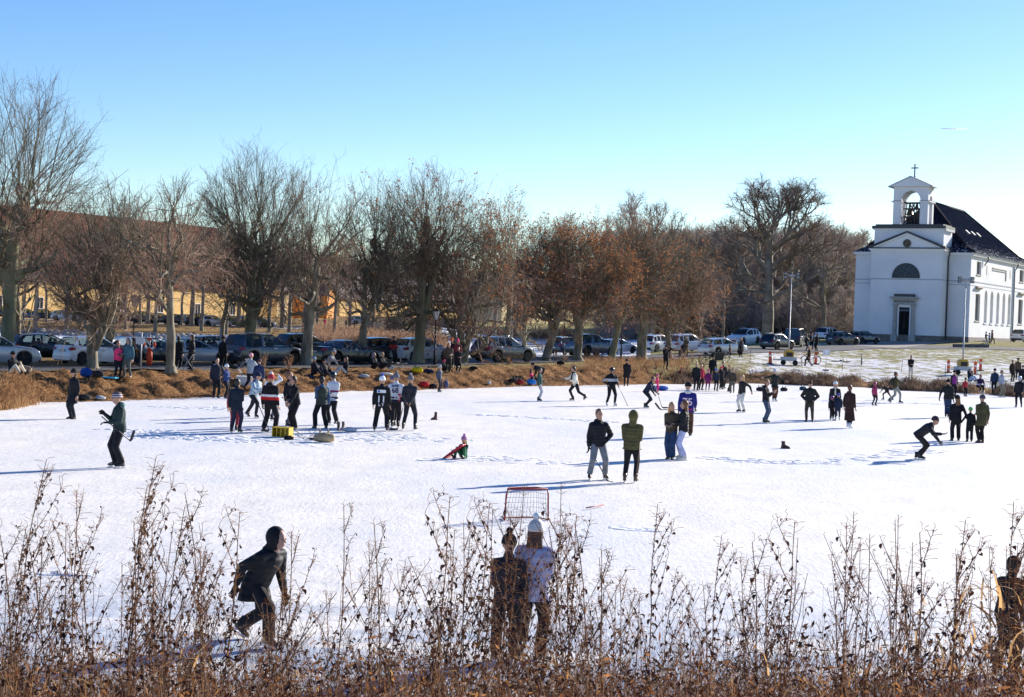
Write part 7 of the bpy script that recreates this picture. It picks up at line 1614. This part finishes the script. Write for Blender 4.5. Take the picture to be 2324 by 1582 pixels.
# ================================================================== GRASSES, REEDS, SNOW RIDGES AND FOREGROUND WEEDS
def blades(name, pts, hgt, m_, width=.02, per=6, lean=.5, seed=1, kind='stuff', spread=.25, label=None):
    r_ = random.Random(seed); P0 = []; P1 = []; Ra = []; Rb = []
    for p in pts:
        for _ in range(per):
            h = hgt * r_.uniform(.35, 1.2); a = r_.uniform(0, 6.28); l = r_.uniform(0, lean) * h; x = p[0] + r_.gauss(0, spread); y = p[1] + r_.gauss(0, spread)
            z = p[2] if len(p) > 3 else max(-.02, Hxy(x, y)) - .02
            m1 = (x + math.cos(a) * l * .3, y + math.sin(a) * l * .3, z + h * .6); m2 = (x + math.cos(a) * l, y + math.sin(a) * l, z + h * r_.uniform(.75, 1))
            P0 += [(x, y, z), m1]; P1 += [m1, m2]; Ra += [width * .5, width * .4]; Rb += [width * .4, width * .08]
    V, Q = seg_tubes(P0, P1, Ra, Rb, 3); o = npmesh(name, V, Q, m_); return tag(o, label, None, None, kind)
DRY = mat('dry_grass', (.34, .17, .07), .9, 0, (.60, .38, .19), .7, leafy=.35); DRYD = mat('dark_reed', (.09, .05, .03), .9, 0, (.30, .19, .11), .6); PALE = mat('pale_reed', (.36, .20, .11), .9, 0, (.60, .40, .26), .5, leafy=.35)
rg = random.Random(11); pts = []
for _ in range(9000):
    px = rg.uniform(-80, 1720); e_ = abs(rg.gauss(0, 3.6)) + .05; d = float(shore(px)) + e_; x = (px - 1162) / F * d; pts.append((x, d, 0))
blades('bank_grass', pts[::2], .12, DRY, .022, 5, 1.1, 1, spread=.25)
pts = []
for _ in range(2600):
    px = rg.uniform(1540, 2400); e_ = rg.uniform(-.4, 3.4); d = float(shore(px)) + e_; x = (px - 1162) / F * d
    if math.sin(px * .05) + math.sin(px * .021 + 1) + rg.gauss(0, .6) > -.3: pts.append((x, d, 0))
blades('shore_reeds', pts, .55, DRYD, .028, 7, .9, 2, spread=.22)
pts = []
for _ in range(1300):
    px = rg.uniform(-60, 70); d = float(shore(px)) + rg.uniform(-.3, 4); pts.append(((px - 1162) / F * d, d, 0))
for _ in range(450):
    px = rg.uniform(1330, 1560); d = float(shore(px)) + rg.uniform(2, 22); pts.append(((px - 1162) / F * d, d, 0))
blades('bank_reeds', pts, .55, DRY, .026, 5, .8, 3, spread=.2)
pts = []
for _ in range(2600):
    px = rg.uniform(700, 1000); d = rg.uniform(186, 214); pts.append(((px - 1162) / F * d, d, 0))
for _ in range(700):
    px = rg.uniform(960, 1320); d = rg.uniform(296, 308); pts.append(((px - 1162) / F * d, d, 0))
blades('pond_reeds', pts, 1.7, PALE, .05, 7, .6, 4, spread=.5)
# stones along the back pond
rg2 = random.Random(2); w = MB(); STM = mat('rubble_stone', (.20, .17, .15), .9, 0, (.45, .42, .40), .8)
for _ in range(420):
    px = rg2.uniform(-60, 720); d = 190.5 + rg2.uniform(0, 4.5) + max(0, px - 300) * .004; x = (px - 1162) / F * d; s_ = rg2.uniform(.16, .42); w.ball((x, d, Hxy(x, d) + s_ * .3), s_, 6, 4, (rg2.uniform(.9, 1.5), 1, rg2.uniform(.6, .9)))
tag(w.build('shore_stones', STM, smooth=False), None, None, None, 'stuff')
# shoots of tall stalks between road and ice, near the cars
def stalk_mesh(seed, H_, n_side, dens, leaf=1.0, curl=1.0):
    """one tall dry herb: jointed stem, rising side branches, hanging curled leaves, wispy seed head"""
    r_ = random.Random(seed); S = []; Lf = []; Wp = []
    def bend(p, d, l, r0_, r1_, n, wob, up):
        P_ = [p]; d = nrmv(d)
        for i in range(n):
            d = nrmv((d[0] + r_.gauss(0, wob), d[1] + r_.gauss(0, wob), d[2] + r_.gauss(0, wob * .4) + up)); q = tuple(p[k] + d[k] * l / n for k in range(3))
            S.append((p, q, r0_ + (r1_ - r0_) * i / n, r0_ + (r1_ - r0_) * (i + 1) / n)); p = q; P_.append(p)
        return P_
    def curlleaf(p, s_):
        a = r_.uniform(0, 6.28); pts = []; q = list(p); th = r_.uniform(-.3, .5); da = r_.gauss(0, .5)
        for i in range(5):
            pts.append(tuple(q)); q[0] += math.cos(a) * math.cos(th) * s_ / 4; q[1] += math.sin(a) * math.cos(th) * s_ / 4; q[2] += math.sin(th) * s_ / 4; th -= r_.uniform(.3, .9) * curl; a += da
        wv = [(-math.sin(a) * w_ + r_.gauss(0, .3) * w_, math.cos(a) * w_, r_.gauss(0, .5) * w_) for w_ in (s_ * .03, s_ * .15, s_ * .18, s_ * .12, s_ * .01)]
        Lf.append([tuple(pts[i][k] + wv[i][k] for k in range(3)) for i in range(5)] + [tuple(pts[i][k] - wv[i][k] for k in range(3)) for i in range(5)])
    main = bend((0, 0, -.15), (r_.gauss(0, .08), r_.gauss(0, .08), 1), H_, .0055, .0016, 14, .035, .01)
    def wisps(P_, n, l0):
        for _ in range(n):
            i = r_.randrange(max(1, len(P_) // 3), len(P_)); u_ = r_.random(); p = tuple(P_[i - 1][c] + (P_[i][c] - P_[i - 1][c]) * u_ for c in range(3)); l = l0 * r_.uniform(.3, 1.3)
            d = (r_.gauss(0, .55), r_.gauss(0, .55), 1.0); d = nrmv(d); q = p
            for k in range(4):
                d = nrmv((d[0] + r_.gauss(0, .8), d[1] + r_.gauss(0, .8), d[2] - .05)); t = tuple(q[j] + d[j] * l / 4 for j in range(3)); Wp.append((q, t, .0010, .0007)); q = t
    for k in range(n_side):
        t = .30 + .66 * (k + r_.random()) / n_side; i = min(13, int(t * 14)); p = main[i]; a = r_.uniform(0, 6.28); l = (1.08 - t) * H_ * r_.uniform(.35, .62)
        P_ = bend(p, (math.cos(a) * .62, math.sin(a) * .62, 1), l, .0026, .0012, 7, .05, .035); m_ = int(l / .045 * dens * leaf)
        for _ in range(m_): q = r_.randrange(1, len(P_)); u = r_.random(); pp = tuple(P_[q - 1][j] + (P_[q][j] - P_[q - 1][j]) * u for j in range(3)); curlleaf(pp, r_.uniform(.016, .042))
        wisps(P_, int(7 * dens), .05)
        for _ in range(int(3 * dens)):
            q = r_.randrange(2, len(P_)); b = r_.uniform(0, 6.28); s2 = bend(P_[q], (math.cos(b) * .6, math.sin(b) * .6, 1), l * .28, .0014, .0008, 4, .1, .03); curlleaf(s2[-1], .02); wisps(s2, 2, .06)
    for _ in range(int(46 * dens * leaf)):
        i = r_.randrange(3, 14); u = r_.random(); pp = tuple(main[i - 1][j] + (main[i][j] - main[i - 1][j]) * u for j in range(3)); curlleaf(pp, r_.uniform(.025, .075) * (1.25 - i / 20))
    wisps(main[5:], int(40 * dens), .055)
    return S, Lf, Wp
STEM = mat('dry_stem', (.065, .026, .014), .8, 0, (.32, .16, .075), 3.0); WISP = mat('seed_wisp', (.42, .22, .10), .85, 0, (.66, .42, .20), 3, leafy=.5); DLEAF = mat('shrivelled_leaf', (.022, .008, .005), .8, 0, (.10, .038, .02), 9, leafy=.2)
STRAW = mat('straw_blade', (.40, .22, .09), .8, 0, (.66, .42, .19), 2, leafy=.5)
def stalk_obj(seed, H_, ns, dn, lf=1.0):
    S, Lf, Wp = stalk_mesh(seed, H_, ns, dn, lf)
    A = np.array([(s_[0], s_[1]) for s_ in S]); V, Q = seg_tubes(A[:, 0], A[:, 1], [s_[2] for s_ in S], [s_[3] for s_ in S], 4); A2 = np.array([(s_[0], s_[1]) for s_ in Wp]); V2, Q2 = seg_tubes(A2[:, 0], A2[:, 1], [s_[2] for s_ in Wp], [s_[3] for s_ in Wp], 4); V, Q, mi = join_np([(V, Q), (V2, Q2)]); me1 = npmesh('stem', V, Q, [STEM, WISP], 'mesh', mi=mi)
    V = np.array(Lf).reshape(-1, 3); n = len(Lf); b = (np.arange(n) * 10)[:, None]; Q = np.concatenate([b + np.array([[i, i + 1, i + 6, i + 5]]) for i in range(4)], 0); me3 = npmesh('leaves', V, Q, DLEAF, 'mesh')
    return me1, me3
KINDS_W = [stalk_obj(500 + k, h, n, d, l) for k, (h, n, d, l) in enumerate([(2.0, 9, 1.0, 1.0), (1.9, 11, 1.2, 1.2), (2.0, 7, .8, .8), (1.8, 8, 1.0, .7), (2.0, 12, 1.3, 1.0), (1.9, 5, .5, .35), (2.0, 10, 1.1, 1.5)])]
GWD = 'tall dry weeds at the near edge of the pond'; LWD = 'tall dry brown weed with curled leaves in the thicket along the near pond edge'
def weed(px, top_py, d, k, tilt=0, lab=LWD):
    y = d; z0 = Hxy(0, y) ; v = ray(px, top_py); ztop = EYE.z + v.z / v.y * y; x = v.x / v.y * y; H_ = ztop - z0
    if H_ < .25: return
    e = empty('dry_weed', (x - math.sin(R(tilt)) * H_ , y, z0), 0, label=lab, cat='weed', group=GWD); s_ = H_ / (2.0 if k not in (1, 3, 5) else 1.85)
    e.rotation_euler = (rg.gauss(0, .03), R(tilt), rg.uniform(0, 6.28)) if not tilt else (0, R(tilt), 0); s_ *= 1.06; e.scale = (max(s_, .62), max(s_, .62), s_)
    for nm, me in zip(('stem', 'leaves'), KINDS_W[k]): link(nm, me, e)
# clumps seen in the photograph: (column, top row, plants, half width)
CL = [(85, 1040, 3, 40), (20, 1180, 3, 30), (165, 1130, 2, 30), (270, 1090, 4, 38), (335, 1035, 3, 26), (400, 1150, 2, 25), (505, 1055, 1, 6), (535, 1130, 2, 20), (640, 1290, 2, 30), (765, 1105, 2, 14), (828, 1140, 2, 26), (905, 1210, 2, 25), (1000, 1092, 2, 16), (1040, 1150, 3, 28), (1090, 1110, 3, 22),
      (1150, 1160, 2, 22), (1205, 1085, 2, 16), (1290, 1080, 4, 36), (1340, 1110, 3, 22), (1390, 1200, 2, 20), (1485, 1145, 2, 12), (1530, 1290, 2, 20), (1632, 1215, 1, 10), (1720, 1150, 3, 28), (1765, 1150, 2, 18), (1800, 1270, 1, 20), (1885, 1290, 1, 12), (1975, 1150, 3, 22), (2020, 1200, 2, 25), (2075, 1125, 2, 16), (2120, 1220, 2, 22), (2190, 1180, 2, 24), (2245, 1205, 3, 26), (2300, 1140, 3, 22), (2330, 1230, 2, 14), (700, 1330, 2, 24), (590, 1340, 2, 24), (450, 1240, 2, 24)]
for i, (px, ty, n, hw) in enumerate(CL):
    for j in range(n):
        lab = LWD
        weed(px + (rg.uniform(-hw, hw) if j else 0), ty + (rg.uniform(10, 150) if j else 0), rg.uniform(6.6, 9.2), rg.choice([0, 1, 2, 3, 4, 6]), rg.uniform(-3, 3))
for px, ty, t in ((520, 1245, 18), (560, 1180, 22), (470, 1170, 25), (1850, 1180, -14), (1880, 1240, -20), (1640, 1220, -10), (1930, 1300, 14), (700, 1400, 20), (1560, 1330, 14)):
    weed(px, ty, rg.uniform(6.6, 8), 5, t)
for _ in range(46):
    px = rg.uniform(-20, 2344); dn = math.sin(px * .0061 + 1.2) * 60; weed(px, rg.gauss(1400, 75) + dn * .5 + (70 if 1430 < px < 2050 else 0), rg.uniform(6.4, 9.6), rg.randrange(7), rg.uniform(-6, 6))
# brushy ground cover: short stems, straws and litter
def brush(name, n, dr, top, r0_, m_, lean, seed, seglen=4):
    r_ = random.Random(seed); P0 = []; P1 = []; A_ = []; B_ = []
    for _ in range(n):
        y = r_.uniform(*dr); px = r_.uniform(-60, 2384); x = (px - 1162) / F * y; z = Hxy(0, y) - .05; v = ray(px, r_.gauss(*top)); h = max(.12, EYE.z + v.z / v.y * y - z)
        d = nrmv((r_.gauss(0, lean), r_.gauss(0, lean), 1)); p = (x - d[0] * h * .5, y, z); k = h / seglen
        for i in range(seglen):
            d = nrmv((d[0] + r_.gauss(0, .10), d[1] + r_.gauss(0, .10), d[2] + r_.gauss(0, .08))); q = tuple(p[j] + d[j] * k for j in range(3)); P0.append(p); P1.append(q); A_.append(r0_ * (1 - i / seglen * .8)); B_.append(r0_ * (1 - (i + 1) / seglen * .8)); p = q
    V, Q = seg_tubes(P0, P1, A_, B_, 3); tag(npmesh(name, V, Q, m_), None, None, None, 'stuff')
brush("undergrowth_stems", 4200, (5.6, 10.5), (1490, 48), .0022, STEM, .16, 21)
brush('undergrowth_straw', 1500, (5.4, 10.5), (1520, 40), .0030, STRAW, .34, 22)
brush('reddish_undergrowth', 3800, (5.4, 10.0), (1540, 32), .0026, mat('russet_stem', (.20, .07, .025), .85, 0, (.50, .24, .09), 2.2, leafy=.4), .42, 23)
r_ = random.Random(9); Lf = []
for _ in range(15000):
    y = r_.uniform(5.8, 10.5); px = r_.uniform(-60, 2384); x = (px - 1162) / F * y; v = ray(px, 1600 - abs(r_.gauss(0, 62))); z = EYE.z + v.z / v.y * y; s_ = r_.uniform(.010, .026); p = [x, y, z]; a = nrmv((r_.gauss(0, 1), r_.gauss(0, 1), r_.gauss(0, 1))); b = nrmv((r_.gauss(0, 1), r_.gauss(0, 1), r_.gauss(0, 1)))
    Lf += [p, [p[k] + a[k] * s_ + b[k] * s_ * .3 for k in range(3)], [p[k] + a[k] * s_ * 1.9 for k in range(3)], [p[k] + a[k] * s_ - b[k] * s_ * .35 for k in range(3)]]
Lf = np.array(Lf); o = npmesh('undergrowth_leaves', Lf, np.arange(len(Lf)).reshape(-1, 4), [DLEAF, MATS['russet_stem']], mi=np.array([i % 4 == 0 for i in range(len(Lf) // 4)], int)); tag(o, None, None, None, 'stuff')
# broad straw blades at the right
V = []; Q = []
r_ = random.Random(31)
for _ in range(150):
    px = r_.choice([r_.uniform(1500, 2330), r_.uniform(2100, 2330), r_.uniform(0, 1500)]); y = r_.uniform(6.2, 8.5); top = r_.uniform(1300, 1500) if px > 2050 else r_.uniform(1450, 1560); v = ray(px, top); x = v.x / v.y * y; zt = EYE.z + v.z / v.y * y
    a = r_.uniform(0, 6.28); l = r_.uniform(.15, .34); w_ = r_.uniform(.003, .007); o_ = len(V); th = r_.uniform(.5, 1.4); p = [x, y, zt - .1]
    for i in range(6):
        V.append((p[0] - math.sin(a) * w_ * (1 - i / 5.5), p[1] + math.cos(a) * w_ * (1 - i / 5.5), p[2])); V.append((p[0] + math.sin(a) * w_ * (1 - i / 5.5), p[1] - math.cos(a) * w_ * (1 - i / 5.5), p[2] + .002))
        p = [p[0] + math.cos(a) * math.cos(th) * l / 5, p[1] + math.sin(a) * math.cos(th) * l / 5, p[2] + math.sin(th) * l / 5]; th -= r_.uniform(.2, .6)
    Q += [(o_ + 2 * i, o_ + 2 * i + 1, o_ + 2 * i + 3, o_ + 2 * i + 2) for i in range(5)]
tag(npmesh('straw_blades', V, Q, STRAW), None, None, None, 'stuff')
# weeds between the ice and the road
GS = 'brown weed tufts on the bank by the road'
for px, py, h in ((600, 836, 1.0), (655, 838, .9), (1155, 826, .5), (1262, 818, 1.1), (1280, 822, .8), (1322, 812, 1.0), (1335, 815, 1.2), (1350, 817, 1.1), (1365, 814, 1.3), (1490, 835, .8), (1530, 825, 1.3), (1548, 820, 1.2), (1572, 824, 1.3), (1588, 828, 1.0), (1470, 848, .8), (1500, 850, .6), (1300, 840, .5), (1595, 838, .9), (1560, 836, .8)):
    b_ = hit(px, py); e = empty('bank_weed', b_, 0, label='brown dry weed tuft on the bank between the limes and the ice', cat='weed', group=GS)
    T = Tree(px); 
    for _ in range(10): q, dd = T.branch('s', (rg.gauss(0, .02), rg.gauss(0, .02), -.05), (rg.gauss(0, .3), rg.gauss(0, .3), 1), h * rg.uniform(.6, 1.1), .014, .008, 4, .1); T.twigs('s', q, 5, .2, .010, .7, .1, 0)
    A = np.array([(s_[0], s_[1]) for s_ in T.S['s']]); V, Q = seg_tubes(A[:, 0], A[:, 1], [s_[2] for s_ in T.S['s']], [s_[3] for s_ in T.S['s']], 3); npmesh('stems', V, Q, PALE, e)
# shrubs filling the foot of the wood and by the bridge
def shrub(seed, H_, n):
    T = Tree(seed)
    for _ in range(n):
        q, dd = T.branch('s', (T.r.gauss(0, .6), T.r.gauss(0, .6), -.2), (T.r.gauss(0, .5), T.r.gauss(0, .5), 1), H_ * T.r.uniform(.5, 1), .035, .015, 5, .18, .02); T.twigs('s', q, 7, H_ * .28, .022, .7, .06, 2, .2)
    A = np.array([(s_[0], s_[1]) for s_ in T.S['s']]); V, Q = seg_tubes(A[:, 0], A[:, 1], [s_[2] for s_ in T.S['s']], [s_[3] for s_ in T.S['s']], 3); return npmesh('branches', V, Q, FARW, 'mesh')
SHM = [shrub(700 + k, 5.0, 34) for k in range(3)]
GSH = 'bare shrubs at the foot of the wood'
for k, px in enumerate(range(1400, 1960, 13)):
    b_ = at(px + rg.uniform(-5, 5), rg.uniform(246, 262)); e = empty('shrub', b_, rg.uniform(0, 6), label='bare twiggy shrub in the thicket at the foot of the wood', cat='shrub', group=GSH); s_ = rg.uniform(.8, 1.35); e.scale = (s_ * 1.2, s_ * 1.2, s_); link('branches', SHM[k % 3], e)
for k, px in enumerate(range(1395, 1960, 17)):
    b_ = at(px + rg.uniform(-5, 5), rg.uniform(272, 292)); e = empty('shrub', b_, rg.uniform(0, 6), label='bare twiggy shrub in the thicket at the foot of the wood', cat='shrub', group=GSH); s_ = rg.uniform(1.5, 2.1); e.scale = (s_ * 1.1, s_ * 1.1, s_); link('branches', SHM[k % 3], e)
for px, d, s_ in ((880, 236, .9), (905, 240, 1.0), (935, 232, .8), (965, 238, .9), (850, 232, .7)):
    b_ = at(px, d); e = empty('shrub', b_, rg.uniform(0, 6), label='dark bare shrub on the snowy bank left of the bridge', cat='shrub', group='bare shrubs left of the bridge'); e.scale = (s_, s_, s_ * .8); link('branches', SHM[px % 3], e)
# ridges of scraped snow on the ice
SNW = mat('heaped_snow', (.82, .83, .85), .8, 0, (.88, .87, .86), 6, .02, 30)
def ridge(name, pts_px, n, wid, hgt, seed, lab):
    r_ = random.Random(seed); w = MB(); P_ = [hit(*p) for p in pts_px]
    for _ in range(n):
        i = r_.randrange(len(P_) - 1); c = P_[i].lerp(P_[i + 1], r_.random()); x, y = c.x + r_.gauss(0, wid), c.y + r_.gauss(0, wid); s_ = r_.uniform(.04, .12)
        w.ball((x, y, 0), s_, 7, 4, (r_.uniform(1, 2.2), r_.uniform(.8, 1.6), hgt * r_.uniform(.3, 1) / .2))
    tag(w.build('snow_ridge', SNW, kind='stuff'), None)
ridge('a', [(1085, 942), (1150, 944), (1250, 950), (1400, 958)], 130, .25, .05, 1, '')
ridge('b', [(1630, 1040), (1740, 1050), (1880, 1050), (2050, 1028), (2110, 1022)], 260, .35, .05, 2, '')
ridge('c', [(300, 975), (360, 990), (450, 995), (560, 1000)], 260, .5, .08, 3, '')
ridge('d', [(600, 990), (700, 1005), (850, 985), (960, 1000)], 240, .7, .05, 4, '')
ridge('e', [(1020, 1044), (1100, 1040), (1250, 1050)], 110, .35, .04, 5, '')
ridge('f', [(1400, 1198), (1440, 1200), (1500, 1206)], 40, .15, .04, 6, '')
ridge('g', [(1800, 905), (1900, 912), (2050, 915), (2150, 918)], 140, .3, .05, 7, '')
ridge('h', [(140, 1300), (175, 1303)], 22, .1, .06, 8, '')
ridge('i', [(380, 925), (470, 925), (530, 935)], 80, .4, .05, 9, '')
